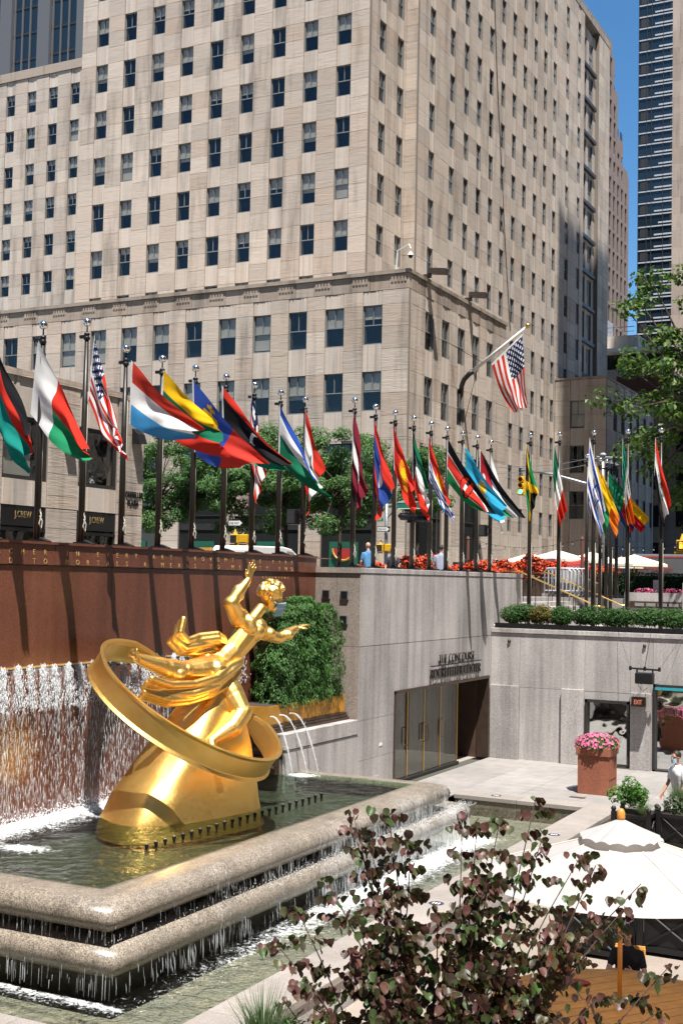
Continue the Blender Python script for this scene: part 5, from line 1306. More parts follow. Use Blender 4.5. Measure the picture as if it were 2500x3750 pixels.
# ================================================================== plants
def leaf(m, c, n, up, L, W, fold=.15):
    """one pointed leaf of four triangles, folded along its rib"""
    n = n.normalized(); t_ = (up-n*up.dot(n)); t_ = t_.normalized() if t_.length > 1e-4 else n.orthogonal().normalized(); s = n.cross(t_)
    b = c-t_*L*.5; e = c+t_*L*.5; w1 = c+s*W*.5+n*W*fold-t_*L*.06; w2 = c-s*W*.5+n*W*fold-t_*L*.06
    m.add([b, w1, e, w2], [(0, 1, 2), (0, 2, 3)])
def rv(R): 
    z = R.uniform(-1, 1); a = R.uniform(0, 2*PI); q = math.sqrt(1-z*z); return Vector((q*math.cos(a), q*math.sin(a), z))
def cloud(m, R, c, r, n, L, W, shell=.55, droop=.3, flat=1.):
    c = Vector(c)
    for _ in range(n):
        d = rv(R); k = shell+(1-shell)*R.random()**.5
        p = c+Vector((d.x*r[0], d.y*r[1], d.z*r[2]))*k
        nn = (d+rv(R)*.9+Z_*.5*flat); leaf(m, p, nn, rv(R)-Z_*droop, L*R.uniform(.65, 1.25), W*R.uniform(.7, 1.2))
def shrub(name, label, cat, c, r, n, L, W, mat, seed, group=None, lumps=7, core=None, stems=4):
    R = random.Random(seed); t = thing(name, label, cat, (c[0], c[1], c[2]-r[2]), group); m = MB()
    for k in range(lumps):
        d = rv(R); q = Vector((c[0]+d.x*r[0]*.5, c[1]+d.y*r[1]*.5, c[2]+abs(d.z)*r[2]*.35)); f = R.uniform(.5, .72)
        cloud(m, R, q, (r[0]*f, r[1]*f, r[2]*f), n//lumps, L, W)
    m.build('crown', mat, t)
    s = MB()
    for k in range(stems):
        a = R.uniform(0, 6.28); s.tube([(c[0]+.04*math.cos(a), c[1]+.04*math.sin(a), c[2]-r[2]), (c[0]+r[0]*.35*math.cos(a), c[1]+r[1]*.35*math.sin(a), c[2]+.1*r[2])], [.012, .005], 5)
    for i, part in enumerate([s]): part.build('trunk', 'bark', t)
    return t
# clipped evergreens in the ochre box: three columns grown together
for i, (y, zt, h) in enumerate(((24.78, 4.80, .60), (25.68, 4.98, .62), (26.62, 4.80, .60))):
    R = random.Random(60+i); t = thing('evergreen_shrub', ('leftmost of the clipped evergreens in the ochre box, beside the sculpture', 'tallest middle evergreen in the ochre box', 'rightmost evergreen in the ochre box, against the granite pier')[i], 'shrub', (-14.2, y, 2.55), 'evergreens in the ochre box')
    m = MB(); z0 = 2.5
    for q in range(11500):
        v = R.random()**.85; z = z0+(zt-z0)*v; taper = (1-.24*v**3) if v < .93 else .62-(v-.93)*4
        a = R.uniform(0, 2*PI); ca, sa = math.cos(a), math.sin(a); e = .7
        x = math.copysign(abs(ca)**e, ca)*.50*taper; yy = math.copysign(abs(sa)**e, sa)*h*taper
        lump = 1+.30*noise.noise((x*4.2+i*7, (y+yy)*4.2, z*4.2))+.10*noise.noise((x*9, (y+yy)*9, z*9))
        k = (1-.28*R.random()**2)*lump
        if R.random() < .06: k *= R.uniform(.2, .8)
        p = Vector((-14.22+x*k, y+yy*k, z)); d = Vector((x*3, yy*1.5, .25+v*.6))
        leaf(m, p, d+rv(R)*.8, Z_+rv(R)*.5, R.uniform(.05, .10), R.uniform(.02, .036))
    for q in range(700):
        a = R.uniform(0, 2*PI); k = R.random()**.5; p = Vector((-14.22+.3*k*math.cos(a), y+.45*k*math.sin(a), zt-.18+.16*R.random()+.1*noise.noise((q, i, 2)))); leaf(m, p, Z_+rv(R), Z_+rv(R)*.4, .08, .03)
    m.build('crown', 'leaf_yew', t)
    MB().lathe([(.30, 2.56), (.34, 2.8), (.30, 4.0), (.16, 4.45), (.02, 4.5)], (-14.24, y, 0), 12).build('dark_core', 'leaf_hedge_dark', t)  # solid dark core added to stop sight through the crown
    MB().tube([(-14.24, y, 2.5), (-14.24, y, 3.2)], .05, 6).build('trunk', 'bark', t)
# box shrubs along the terrace edge
sx = [(-12.75, .50, 'g'), (-11.98, .40, 'y'), (-11.30, .38, 'g'), (-10.55, .42, 'g'), (-9.75, .44, 'g'), (-8.85, .50, 'g'), (-8.0, .5, 'g'), (-7.25, .36, 'y'), (-6.45, .5, 'g'), (-5.5, .5, 'g')]
names = ['dense round box shrub at the left end of the terrace edge', 'golden leaved box shrub second from the left on the terrace edge', 'green box shrub third from the left on the terrace edge', 'green box shrub fourth from the left on the terrace edge', 'green box shrub fifth from the left on the terrace edge', 'broad bright green box shrub below the blue star flagpole', 'broad bright green box shrub beside the wall cable', 'thin golden box shrub near the right picture edge', 'green box shrub at the right picture edge', 'green box shrub just beyond the right picture edge']
for i, ((x, r_, k), lb) in enumerate(zip(sx, names)):
    shrub('box_shrub', lb, 'shrub', (x, 37.15, 4.36), (r_*1.32, .40, .42), 4200, .065, .036, 'leaf_box' if k == 'g' else 'leaf_boxgold', 80+i, 'box shrubs on the terrace edge')
st = MB().box(-13.45, 6, 36.84, 37.5, 3.8, 4.02).build('shrub_bed_soil', 'soil'); st['kind'] = 'structure'
# dark clipped hedge behind the stairs
def hedge(name, label, x0, x1, y0, y1, z0, z1, n, mat, seed):
    R = random.Random(seed); t = thing(name, label, 'hedge', ((x0+x1)/2, (y0+y1)/2, z0)); m = MB()
    for q in range(n):
        f = R.random()
        if f < .62: p = Vector((R.uniform(x0, x1), y0+R.random()**2*.12, R.uniform(z0, z1))); d = -Y_
        elif f < .9: p = Vector((R.uniform(x0, x1), R.uniform(y0, y1), z1-R.random()**2*.1+.03*noise.noise((q*.1, 0, 0)))); d = Z_
        else: p = Vector((x0+R.random()*.08, R.uniform(y0, y1), R.uniform(z0, z1))); d = -X_
        p += d*.07*noise.noise((p.x*3, p.z*3, p.y)); leaf(m, p, d+rv(R)*.9, Z_+rv(R), R.uniform(.06, .11), R.uniform(.03, .05))
    m.build('foliage', mat, t); MB().box(x0+.1, x1-.1, y0+.12, y1-.1, z0, z1-.1).build('dark_core', 'leaf_hedge_dark', t)  # dark filler block added inside so the foliage is not see-through
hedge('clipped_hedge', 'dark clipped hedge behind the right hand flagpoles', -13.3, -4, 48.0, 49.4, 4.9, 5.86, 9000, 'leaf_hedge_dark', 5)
# trees
def tree(name, label, base, z_crown, rc, hc, n_cl, n_leaf, L, W, mat, seed, group=None, cl=.75, trunk=.13, lean=0, minx=None):
    R = random.Random(seed); t = thing(name, label, 'tree', base, group); x, y, z = base; tr = MB(); cr = MB()
    top = Vector((x+lean, y, z_crown-hc*.35)); tr.tube([(x, y, z), (x+lean*.3+.05, y, z+(top.z-z)*.5), top], [trunk, trunk*.85, trunk*.65], 8)
    for k in range(n_cl):
        d = rv(R); u = R.random()**.45; c = Vector((x+lean+d.x*rc*u, y+d.y*rc*.9*u, z_crown+d.z*hc*u))
        q0 = top+Vector((R.uniform(-.2, .2), 0, R.uniform(-.8, .6))); mid = q0.lerp(c, .5)+Vector((0, 0, .25)); tr.tube([q0, mid, c], [trunk*.35, trunk*.2, .012], 5)
        r_ = cl*R.uniform(.7, 1.25)
        cloud(cr, R, c, (r_, r_, r_*.62), n_leaf, L, W, .25, .5, 1.2)
    tr.build('trunk', 'bark', t); cr.build('crown', mat, t); return t
for i, (x, y, r_) in enumerate(((-40.6, 56.8, 2.7), (-36.6, 57.2, 2.5), (-32.6, 57, 2.6), (-29.2, 56.6, 2.9), (-25.6, 58.2, 1.9))):
    tree('locust_tree', ('feathery green street tree beside the shop building corner', 'feathery green street tree behind the yellow signal, left', 'feathery green street tree behind the limp striped flag', 'feathery green street tree behind the maroon flag', 'small feathery tree at the right end of the row, by the building corner')[i], (x, y, 4.9), 10.6 if i < 4 else 10.4, r_, 2.9 if i < 4 else 2.0, 56 if i < 4 else 30, 300, .24, .075, 'leaf_locust', 90+i, 'street trees by the limestone building', .72)
tree('plane_tree', 'leafy plane tree with sunlit leaves at the right picture edge', (-8.0, 47.6, 4.9), 13.4, 4.0, 4.9, 110, 95, .24, .17, 'leaf_plane', 120, None, .78, .26, -1.0)
tree('young_tree', 'small dark shaded tree behind the red white and black flag', (-17.0, 96, 4.9), 9.5, 3.5, 3.0, 34, 130, .3, .16, 'leaf_hedge_dark', 121, None, 1.1)
# begonia troughs
def bed(label, x0, x1, y0, y1, z0, zb, zt, n, seed):
    R = random.Random(seed); t = thing('flower_trough', label, 'planter', ((x0+x1)/2, (y0+y1)/2, z0), 'troughs of red begonias')
    MB().box(x0, x1, y0, y1, z0, zb).build('trough', 'bronze_panel', t); m = MB(); fl = MB()
    for q in range(n):
        x = R.uniform(x0-.1, x1+.1); y = R.uniform(y0-.1, y1+.1); u = 2*(y-y0)/(y1-y0)-1; h = (zt-zb)*(1-.35*abs(2*(x-x0)/(x1-x0)-1)**2)*(.75+.35*noise.noise((x*1.3, y*1.3, 1)))
        p = Vector((x, y, zb-.05+h*R.random()**.4)); leaf(m, p, rv(R)+Z_*.8+X_*.4, rv(R), R.uniform(.09, .15), R.uniform(.07, .11))
        if q % 3 == 0: leaf(fl, p+Vector((.03, -.03, .05)), rv(R)+Z_+X_*.5-Y_*.3, rv(R), .09, .085)
    m.build('foliage', 'begonia_leaf', t); fl.build('flowers', 'begonia_flower', t, kind='stuff')
bed('trough of red begonias behind the bald man', -19.6, -18.7, 38.9, 41.6, 4.9, 5.5, 6.15, 1500, 1)
bed('trough of red begonias left of the man in the pale shirt', -19.5, -18.6, 42.6, 45.2, 4.9, 5.55, 6.65, 2100, 2)
bed('short trough of red begonias right of the man in the pale shirt', -19.3, -18.5, 46.0, 48.0, 4.9, 5.55, 6.2, 1100, 3)
bed('long trough of red begonias at the head of the stairs', -16.6, -15.6, 41.6, 46.2, 4.9, 5.5, 6.42, 3600, 4)
bed('tall trough of red begonias behind the brass handrails', -16.3, -15.4, 46.6, 51.2, 4.9, 5.6, 6.65, 3600, 5)
bed('far trough of red begonias behind the back row of flags', -16.6, -15.6, 56.5, 60.0, 4.9, 5.6, 6.5, 1600, 6)
# red granite planter with pink flowers
RP = thing('red_planter', 'square red granite planter of pink flowers on the pale paving', 'planter', (-8.97, 32.2, 0))
x0, x1, y0, y1 = -9.38, -8.50, 31.75, 32.68
MB().box(x0+.04, x1-.04, y0+.04, y1-.04, 0, .98).build('body', 'terracotta', RP, bevel=.008)
MB().box(x0, x1, y0, y1, .985, 1.20).build('rim', 'terracotta', RP, bevel=.01)
for k in range(10): MB().box(x1-.041, x1-.022, y0+.13+.07*k, y0+.175+.07*k, .40, .90).build('flute', 'terracotta', RP)
MB().box(x0+.05, x1-.05, y0+.05, y1-.05, 1.1, 1.21).build('soil', 'soil', RP)
R = random.Random(9); m = MB(); fl = MB()
for q in range(2000):
    d = rv(R); d.z = abs(d.z); p = Vector((-8.96+d.x*.56, 32.22+d.y*.58, 1.16+d.z*.34)); leaf(m, p-d*.05*R.random(), d+rv(R)*.7, rv(R)-Z_*.3, .07, .045)
for q in range(340):
    d = rv(R); d.z = abs(d.z); p = Vector((-8.96+d.x*.59, 32.22+d.y*.61, 1.18+d.z*.36)); nn = (d+rv(R)*.35).normalized(); a = nn.orthogonal().normalized(); b = nn.cross(a)
    for k in range(5): w = a*math.cos(k*1.257)+b*math.sin(k*1.257); leaf(fl, p+w*.02, nn, w, .036, .032, .05)
IM = thing('pink_flowers', 'mound of pink flowers with green leaves in the red planter', 'flowers', (-8.96, 32.2, 1.15))
m.build('foliage', 'leaf_bright', IM); fl.build('flowers', 'petal_pink', IM, kind='stuff')
# black planters with crossed panels
def xplanter(label, cx, cy, w, h, z0=-.45):
    t = thing('black_planter', label, 'planter', (cx, cy, z0), 'black crossed panel planters'); a = w/2
    MB().box(cx-a+.05, cx+a-.05, cy-a+.05, cy+a-.05, z0+.06, z0+h-.08).build('box', 'black_metal', t)
    MB().box(cx-a+.06, cx+a-.06, cy-a+.06, cy+a-.06, z0+h-.2, z0+h-.07).build('soil', 'soil', t)
    for sx_ in (-1, 1):
        for sy in (-1, 1):
            MB().box(cx+sx_*a-.05, cx+sx_*a+.05, cy+sy*a-.05, cy+sy*a+.05, z0, z0+h).build('post', 'black_metal', t, bevel=.006)
            MB().ball((cx+sx_*a, cy+sy*a, z0+h+.055), .06, 12, 8).build('finial', 'black_metal', t, True)
    for ax in range(2):
        for sg in (-1, 1):
            for zz in (z0+.10, z0+h-.10):
                b = MB(); n_ = sg*(a-.02)
                (b.box(cx-a+.05, cx+a-.05, cy+n_-.025, cy+n_+.025, zz-.04, zz+.04) if ax == 0 else b.box(cx+n_-.025, cx+n_+.025, cy-a+.05, cy+a-.05, zz-.04, zz+.04)).build('rail', 'black_metal', t)
            for dg_ in (-1, 1):
                p0 = (cx-a+.06, cy+n_, z0+.14 if dg_ > 0 else z0+h-.14) if ax == 0 else (cx+n_, cy-a+.06, z0+.14 if dg_ > 0 else z0+h-.14)
                p1 = (cx+a-.06, cy+n_, z0+h-.14 if dg_ > 0 else z0+.14) if ax == 0 else (cx+n_, cy+a-.06, z0+h-.14 if dg_ > 0 else z0+.14)
                MB().tube([p0, p1], .022, 6).build('cross_brace', 'black_metal', t)
    return t
xplanter('black crossed panel planter nearest the pool kerb, with leafy plants', -6.95, 28.2, .78, .82)
xplanter('black crossed panel planter behind, with pale grassy plants, near the masked man', -6.08, 28.75, .78, .82, -.45)
xplanter('black crossed panel planter under the umbrella, left one', -5.55, 20.0, .95, .85)
xplanter('black crossed panel planter under the umbrella, right one', -4.4, 20.6, .95, .85)
def tuft(m, R, c, n, h, spread, w, lean=(0, 0)):
    for q in range(n):
        a = R.uniform(0, 6.28); l = R.uniform(.5, 1)*h; d = Vector((math.cos(a), math.sin(a), 0)); sp_ = R.random()**.7*spread
        p0 = Vector(c)+d*.10*R.random(); p1 = p0+Z_*l*.55+d*sp_*.35; p2 = p0+Z_*l*(.95-.35*sp_/max(spread, .01)*R.random())+d*sp_+Vector((*lean, 0))*l
        s_ = d.cross(Z_)*w*R.uniform(.6, 1.1)
        m.add([p0-s_, p0+s_, p1+s_*.8, p1-s_*.8, p2], [(0, 1, 2, 3), (3, 2, 4)])
R = random.Random(31)
t = thing('leafy_plant', 'leafy green plants with trailing grass in the black planter by the pool kerb', 'plant', (-6.95, 28.2, .3)); m = MB()
for k in range(9): cloud(m, R, (-7.05+R.uniform(-.3, .35), 28.2+R.uniform(-.25, .25), .55+R.uniform(0, .42)), (.2, .2, .2), 110, .13, .045)
m.build('foliage', 'leaf_bright', t); m = MB(); tuft(m, R, (-6.72, 27.95, .35), 160, .35, .5, .006, (.1, -.1)); m.build('trailing_grass', 'leaf_grass', t)
t = thing('pale_grass', 'pale silvery grasses in the black planter near the masked man', 'plant', (-6.1, 28.75, .3)); m = MB(); tuft(m, R, (-6.12, 28.75, .35), 420, .75, .42, .006); cloud(m, R, (-6.1, 28.75, .5), (.38, .38, .22), 500, .09, .03); m.build('foliage', 'leaf_sage', t)
t = thing('bed_grass', 'low green grasses in the planters under the umbrella', 'plant', (-5, 20.2, .4)); m = MB()
for cx, cy in ((-5.55, 20), (-4.4, 20.6)): tuft(m, R, (cx, cy, .38), 170, .35, .5, .006)
m.build('foliage', 'leaf_grass', t)
# grass tuft in the foreground, in its own tall pot below the frame
t = thing('grass_tuft', 'blue green grass tuft at the bottom edge in front of the pool kerb', 'plant', (-4.88, 8.5, 1.5)); m = MB(); tuft(m, R, (-4.93, 8.45, 1.62), 420, .80, .34, .0045); m.build('blades', 'leaf_grass', t)
m = MB()
for k in range(7): cloud(m, R, (-4.70+R.uniform(-.12, .16), 8.60+R.uniform(-.1, .1), 1.80+R.uniform(-.08, .12)), (.13, .13, .13), 130, .05, .02)
m.build('low_leaves', 'leaf_bright', t)
t = thing('tall_pot', 'tall black pot below the picture edge holding the grass tuft', 'pot', (-4.9, 8.5, -.45)); MB().lathe([(.22, -.45), (.36, 1.6), (.38, 1.62), (.34, 1.62), (.32, 1.55)], (-4.86, 8.5, 0), 20).build('body', 'black_metal', t, True); MB().lathe([(.32, 1.54), (.31, 1.57)], (-4.86, 8.5, 0), 20).build('soil', 'soil', t)
# ------------------------------------------------------------------ purple leaved redbud in the foreground
def heart():
    pts = [(0, .0)]; n = 9
    for k in range(n+1):
        a = PI*k/n; r_ = .5*(1-.12*math.cos(a)) ; pts.append((math.sin(a)*r_*.98*(1 if k < 6 else (1-(k-5)*.10)), .42-math.cos(a)*.5+ (.0 if k else .06)))
    return pts
def redbud_leaf(size, cup, seed):
    R = random.Random(seed); n = 8; rim = []
    for k in range(n+1):
        a = PI*(k/n); x = math.sin(a)**.85*.5*(1-.25*(k/n)**2); y = -.10+.10*0+(k/n)*1.02-.14*math.sin(PI*min(1, k/n*2.2))*(1 if k/n < .46 else 0)
        rim.append((x, y))
    vs = []; fs = []
    mid = [(0, .0+.92*k/n) for k in range(n+1)]
    for k in range(n+1): vs.append(Vector((0, mid[k][1], -.10*math.sin(PI*k/n)-.12*(k/n)**2)))
    for sg in (1, -1):
        for k in range(n+1): x, y = rim[k]; vs.append(Vector((sg*x, y, cup*x*1.1-.16*(k/n)**2+.05*R.uniform(-1, 1))))
    for k in range(n): fs.append((k, n+1+k, n+2+k, k+1)); fs.append((k, k+1, 2*n+3+k, 2*n+2+k))
    m = MB(); m.add([v*size for v in vs], fs); return m
LEAFV = [redbud_leaf(1, c, i) for i, c in enumerate((.25, .45, .1, .6))]
LEAFM = [l.mesh('redbud_leaf', 'leaf_redbud', True) for l in LEAFV]
RB = thing('redbud_bush', 'purple and green leaved redbud bush in the lower right foreground', 'bush', (-3.75, 9.6, -.45))
tips = [(-5.06, 8.84, 2.48), (-5.11, 9.25, 2.67), (-4.77, 9.6, 3.44), (-4.55, 9.45, 3.3), (-4.33, 9.37, 3.52), (-4.01, 9.09, 3.36), (-3.91, 9.93, 3.45), (-3.65, 9.6, 3.42), (-3.45, 9.6, 3.5), (-3.32, 10.11, 3.62), (-3.09, 9.57, 3.40), (-2.93, 10.11, 3.19), (-2.66, 9.57, 3.24), (-2.45, 10.14, 3.01), (-2.48, 9.8, 2.9), (-2.16, 9.76, 2.48), (-2.13, 9.46, 2.27), (-4.63, 8.62, 2.3), (-4.22, 8.56, 2.9), (-3.63, 8.74, 2.98), (-3.02, 8.84, 2.9), (-3.22, 8.52, 2.7), (-3.74, 8.26, 2.6), (-4.7, 9.0, 3.0), (-3.4, 9.2, 3.15), (-2.8, 9.3, 2.75), (-4.9, 8.7, 2.1), (-4.1, 8.9, 3.1), (-2.5, 9.2, 2.4), (-3.9, 8.5, 2.2), (-3.3, 8.4, 2.2), (-2.75, 8.9, 2.25), (-4.5, 8.4, 1.95), (-3.6, 8.9, 2.6)]
R = random.Random(77); stems = []; leaves = []
for i, tp in enumerate(tips):
    tp = Vector(tp); b = Vector((-3.76+R.uniform(-.3, .3), 9.2+R.uniform(-.25, .25), -.45)); pts = []; n = 16
    for k in range(n+1):
        q = k/n; p = b.lerp(tp, q); out = Vector((tp.x-b.x, tp.y-b.y, 0)); p -= out*(.28*math.sin(PI*q)); p += Vector((noise.noise((i*3.1, q*4, 0)), noise.noise((i*5.7, q*4, 9)), 0))*.10*math.sin(PI*q); pts.append(p)
    stems.append((pts, [.013*(1-.86*k/n)+.002 for k in range(n+1)]))
    L = (tp-b).length; s_ = .42
    while s_ < 1.001:
        k = min(n-1, int(s_*n)); p = pts[k].lerp(pts[k+1], s_*n-k)
        nl = 30 if s_ < .78 else (22 if s_ < .92 else 11)
        for q in range(nl):
            a = R.uniform(0, 6.28); o = Vector((math.cos(a), math.sin(a), R.uniform(-.25, .35)))*R.uniform(.03, .18)
            leaves.append((p+o, a, R.uniform(.045, .092)*(1.1-.1*s_)))
        s_ += R.uniform(.05, .085)/max(.6, L*.33)
    for q in range(6): leaves.append((tp+rv(R)*.05-Z_*.03, R.uniform(0, 6.28), R.uniform(.05, .085)))
    if i % 2 == 0 or i > 16:   # a side shoot
        k = int(n*R.uniform(.5, .72)); p0 = pts[k]; a = R.uniform(0, 6.28); p1 = p0+Vector((math.cos(a)*.35, math.sin(a)*.3, .25)); stems.append(([p0, p0.lerp(p1, .5)+Z_*.05, p1], [.008, .006, .003]))
        for q in range(80): o = p0.lerp(p1, R.uniform(.3, 1)); leaves.append((o+rv(R)*.11, R.uniform(0, 6.28), R.uniform(.055, .10)))
for pts, rad in stems: MB().tube(pts, rad, 6).build('stem', 'stem', RB)
def leafM(p, a, s_):
    tilt = R.uniform(.5, 1.35); q = Matrix.Rotation(a, 4, 'Z') @ Matrix.Rotation(-tilt, 4, 'X') @ Matrix.Rotation(R.uniform(-.5, .5), 4, 'Y')
    return Matrix.Translation(p) @ q @ Matrix.Scale(s_, 4)
leaves = [l for l in leaves if l[0].z > 1.35]
vis = [l for l in leaves if in_frame(l[0], 0)]; vis.sort(key=lambda l: -l[2]/(l[0]-CAM_P).length)
big = set(id(l) for l in vis[:300]); mass = MB()
for i, l in enumerate(leaves):
    v = i % 4
    if id(l) in big: place('leaf', LEAFM[v], leafM(*l), RB)
    else:
        Ml = leafM(*l); mass.add([Ml @ Vector(q) for q in LEAFV[v].v], LEAFV[v].f)
mass.build('leaf_mass', 'leaf_redbud', RB, True, 'stuff')
# ================================================================== terrace stairs, rails, barriers
SR = thing('stone_stairs', 'stone steps with brass handrails going up to the street', 'stairs', (-13, 45, 3.8))
for k in range(7):
    x = -14.45+.40*k; z = 4.88-.155*(k+1)
    MB().box(x, x+.46, 41.3, 49.5, 3.7, z).build('step', 'granite_grey', SR, bevel=.008)
MB().box(-14.85, -14.45, 39.8, 49.5, 3.7, 4.876).build('landing', 'granite_grey', SR)
for i, y in enumerate((42.0, 45.3, 48.8)):
    pts = [(-15.2, y, 5.76), (-14.5, y, 5.80), (-11.75, y, 4.66), (-11.45, y, 4.64)]
    rl = thing('handrail', ('nearest brass handrail on the stone steps', 'middle brass handrail on the stone steps', 'farthest brass handrail on the stone steps')[i], 'handrail', (-13, y, 4), 'brass handrails on the steps')
    MB().tube(pts, .026, 8).build('rail', 'brass', rl, True)
    for k in range(8):
        x = -14.8+.45*k; zr = 5.79 if x < -14.5 else 5.8-(x+14.5)*.4145; MB().tube([(x, y, max(3.8, zr-1.05)), (x, y, zr-.02)], .014, 6).build('baluster', 'bronze_pole', rl)
TW = thing('terrace_wall', 'low granite wall and planter block at the back of the terrace, right', 'wall', (-8, 47, 3.8))
MB().box(-11.9, -9.6, 46.4, 47.2, 3.8, 5.12).build('low_wall', 'granite_grey', TW); MB().box(-9.6, -3, 45.6, 47.2, 3.8, 5.5).build('block', 'granite_grey', TW, bevel=.01)
for k in range(5): MB().box(-11.5+.42*k, -11.16+.42*k, 46.34, 46.396, 4.62, 4.74).build('light_slot', 'grey_metal', TW)
MB().box(-11.7, -9.7, 46.36, 46.398, 4.56, 4.80).build('slot_frame', 'bronze_frame', TW)
R = random.Random(4)
for i in range(2):
    x0 = (-11.6, -10.6)[i]; m = MB(); cloud(m, R, (x0+.4, 46.7, 5.2), (.45, .2, .10), 130, .06, .05); tag(m.build('pink_bedding', 'petal_pink'), ('pink bedding flowers at the left of the low terrace wall', 'pink bedding flowers below the dark hedge')[i], 'flowers', 'pink bedding flowers on the terrace wall')
sg = thing('wall_box', 'small grey utility box in front of the dark hedge', 'box', (-10.9, 46.3, 5)); MB().box(-11.05, -10.72, 47.3, 47.45, 5.1, 5.6).build('box', 'grey_paint', sg); MB().box(-10.95, -10.82, 47.25, 47.3, 5.3, 5.4).build('latch', 'grey_metal', sg)
rpb = thing('coiled_hose', 'dark coil and white cable heap at the left end of the shrub bed', 'cable', (-13.2, 37.1, 4.02))
MB().ball((-13.05, 37.2, 4.18), .14, 12, 8, (1, .8, .9)).build('coil', 'black_metal', rpb, True)
for k in range(4): MB().tube([(-13.4+.42*math.cos(a/4*PI/2+k)*.6+.1, 37.05+.15*math.sin(a/4*PI/2+k*1.7), 4.03+.015*k) for a in range(14)], .012, 5).build('loop', 'paper_white', rpb)
bar = thing
for i in range(5):
    y = 46.55+.22*i; b = thing('crowd_barrier', f'steel crowd barrier, {["front","second","third","fourth","rear"][i]} of the stack by the begonias', 'barrier', (-14.4, y, 4.9), 'steel crowd barriers stacked by the stairs')
    x0, x1 = -15.05+.10*i, -14.0+.10*i
    MB().tube([(x0, y, 5.0), (x0, y, 5.85), (x0+.12, y, 5.98), (x1-.12, y, 5.98), (x1, y, 5.85), (x1, y, 5.0)], .034, 6).build('frame', 'galvanised', b, True)
    MB().tube([(x0, y, 5.12), (x1, y, 5.12)], .024, 6).build('lower_bar', 'galvanised', b)
    for k in range(8): MB().tube([(x0+.14+.145*k, y, 5.12), (x0+.14+.145*k, y, 5.97)], .022, 5).build('upright', 'galvanised', b)
    for x in (x0, x1): MB().tube([(x, y-.25, 4.92), (x, y, 5.02), (x, y+.25, 4.92)], .02, 5).build('foot', 'grey_metal', b)
# fixtures on the flagpoles
s = thing('spot_lights', 'pair of black theatre spotlights clamped to the flagpole by the red sun flag', 'spotlight', (-14.1, 31.75, 7.1))
for d0, d1, y in ((-.34, .34, 31.66), (-.12, .46, 31.88)):
    MB().tube([(-14.1+d0, y-.1, 7.19), (-14.1+d0+.12, y-.08, 7.18), (-14.1+d1-.02, y+.1, 7.12), (-14.1+d1, y+.1, 7.12)], [.05, .085, .09, .1], 12).build('barrel', 'black_metal', s, True)
MB().box(-14.2, -14.0, 31.62, 31.86, 7.0, 7.26).build('clamp', 'black_metal', s)
for k in range(6): MB().box(-14.40+.06*k, -14.37+.06*k, 31.56, 31.74, 7.08, 7.28).build('cooling_fin', 'black_metal', s)
for i, (x, y, zz, lb) in enumerate(((-15.3, 27.2, 6.93, 'black loudspeaker strapped to the flagpole beside the cedar flag'), (-14.28, 37.8, 7.05, 'black loudspeaker on the last flagpole of the granite wall row'))):
    s = thing('pole_speaker', lb, 'speaker', (x, y, zz), 'loudspeakers on the flagpoles'); MB().box(x-.16, x+.10, y-.14, y+.14, zz-.19, zz+.19).build('cabinet', 'black_metal', s, bevel=.02); MB().box(x+.10, x+.25, y-.05, y+.05, zz-.14, zz-.08).box(x+.10, x+.25, y-.05, y+.05, zz+.08, zz+.14).build('strap', 'black_metal', s); MB().box(x-.13, x+.07, y-.15, y-.141, zz-.16, zz+.16).build('grille', 'rubber', s)
# ------------------------------------------------------------------ street furniture
def lamp_head(m_root, c, lit):
    x, y, z = c
    MB().box(x-.17, x+.17, y-.12, y+.14, z-.5, z+.5).build('housing', 'yellow_paint', m_root, bevel=.03)
    for k, nm in enumerate(('lamp_off', 'lamp_off', lit)):
        zz = z+.32-.32*k; MM = Matrix.Translation((x, y-.13, zz)) @ Matrix.Rotation(PI/2, 4, 'X')
        MB().lathe([(.12, 0), (.12, .02)], M=MM, n=16).build('lens', nm, m_root); h = MB()
        h.lathe([(.14, 0), (.14, .18), (.13, .18), (.13, 0)], M=MM, n=16); h.build('visor', 'yellow_paint', m_root)
t = thing('traffic_light', 'yellow traffic light showing green on the mast arm behind the gold and green flag', 'traffic light', (-21.33, 62, 10)); lamp_head(t, (-21.33, 62, 10.45), 'lamp_green')
MB().tube([(-21.33, 62, 10.95), (-21.33, 62, 11.3)], .04, 6).build('hanger', 'grey_metal', t)
t = thing('signal_mast', 'grey signal mast with long curved arm behind the white and blue flags', 'mast', (-17.02, 62, 4.9))
MB().tube([(-17.02, 62, 4.9), (-17.06, 62, 11.6)], [.14, .09], 10).build('post', 'grey_metal', t, True); MB().tube([(-17.06, 62, 9.9), (-17.9, 62, 10.5), (-19.7, 62, 11.03), (-21.4, 62, 11.27)], [.09, .08, .06, .05], 8).build('arm', 'grey_metal', t, True)
MB().tube([(-17.5, 62, 11.85), (-16.3, 62, 11.78)], .05, 6).build('lamp_arm', 'grey_metal', t); MB().ball((-17.05, 62, 11.95), .14, 10, 8, (1.2, 1, .8)).build('lamp', 'grey_paint', t, True)
for z in (11.2, 11.5): MB().tube([(-17.06, 62, z+.4), (-19.5, 62, z), (-25, 61.5, z-.2)], .018, 4).build('wire', 'grey_metal', t)
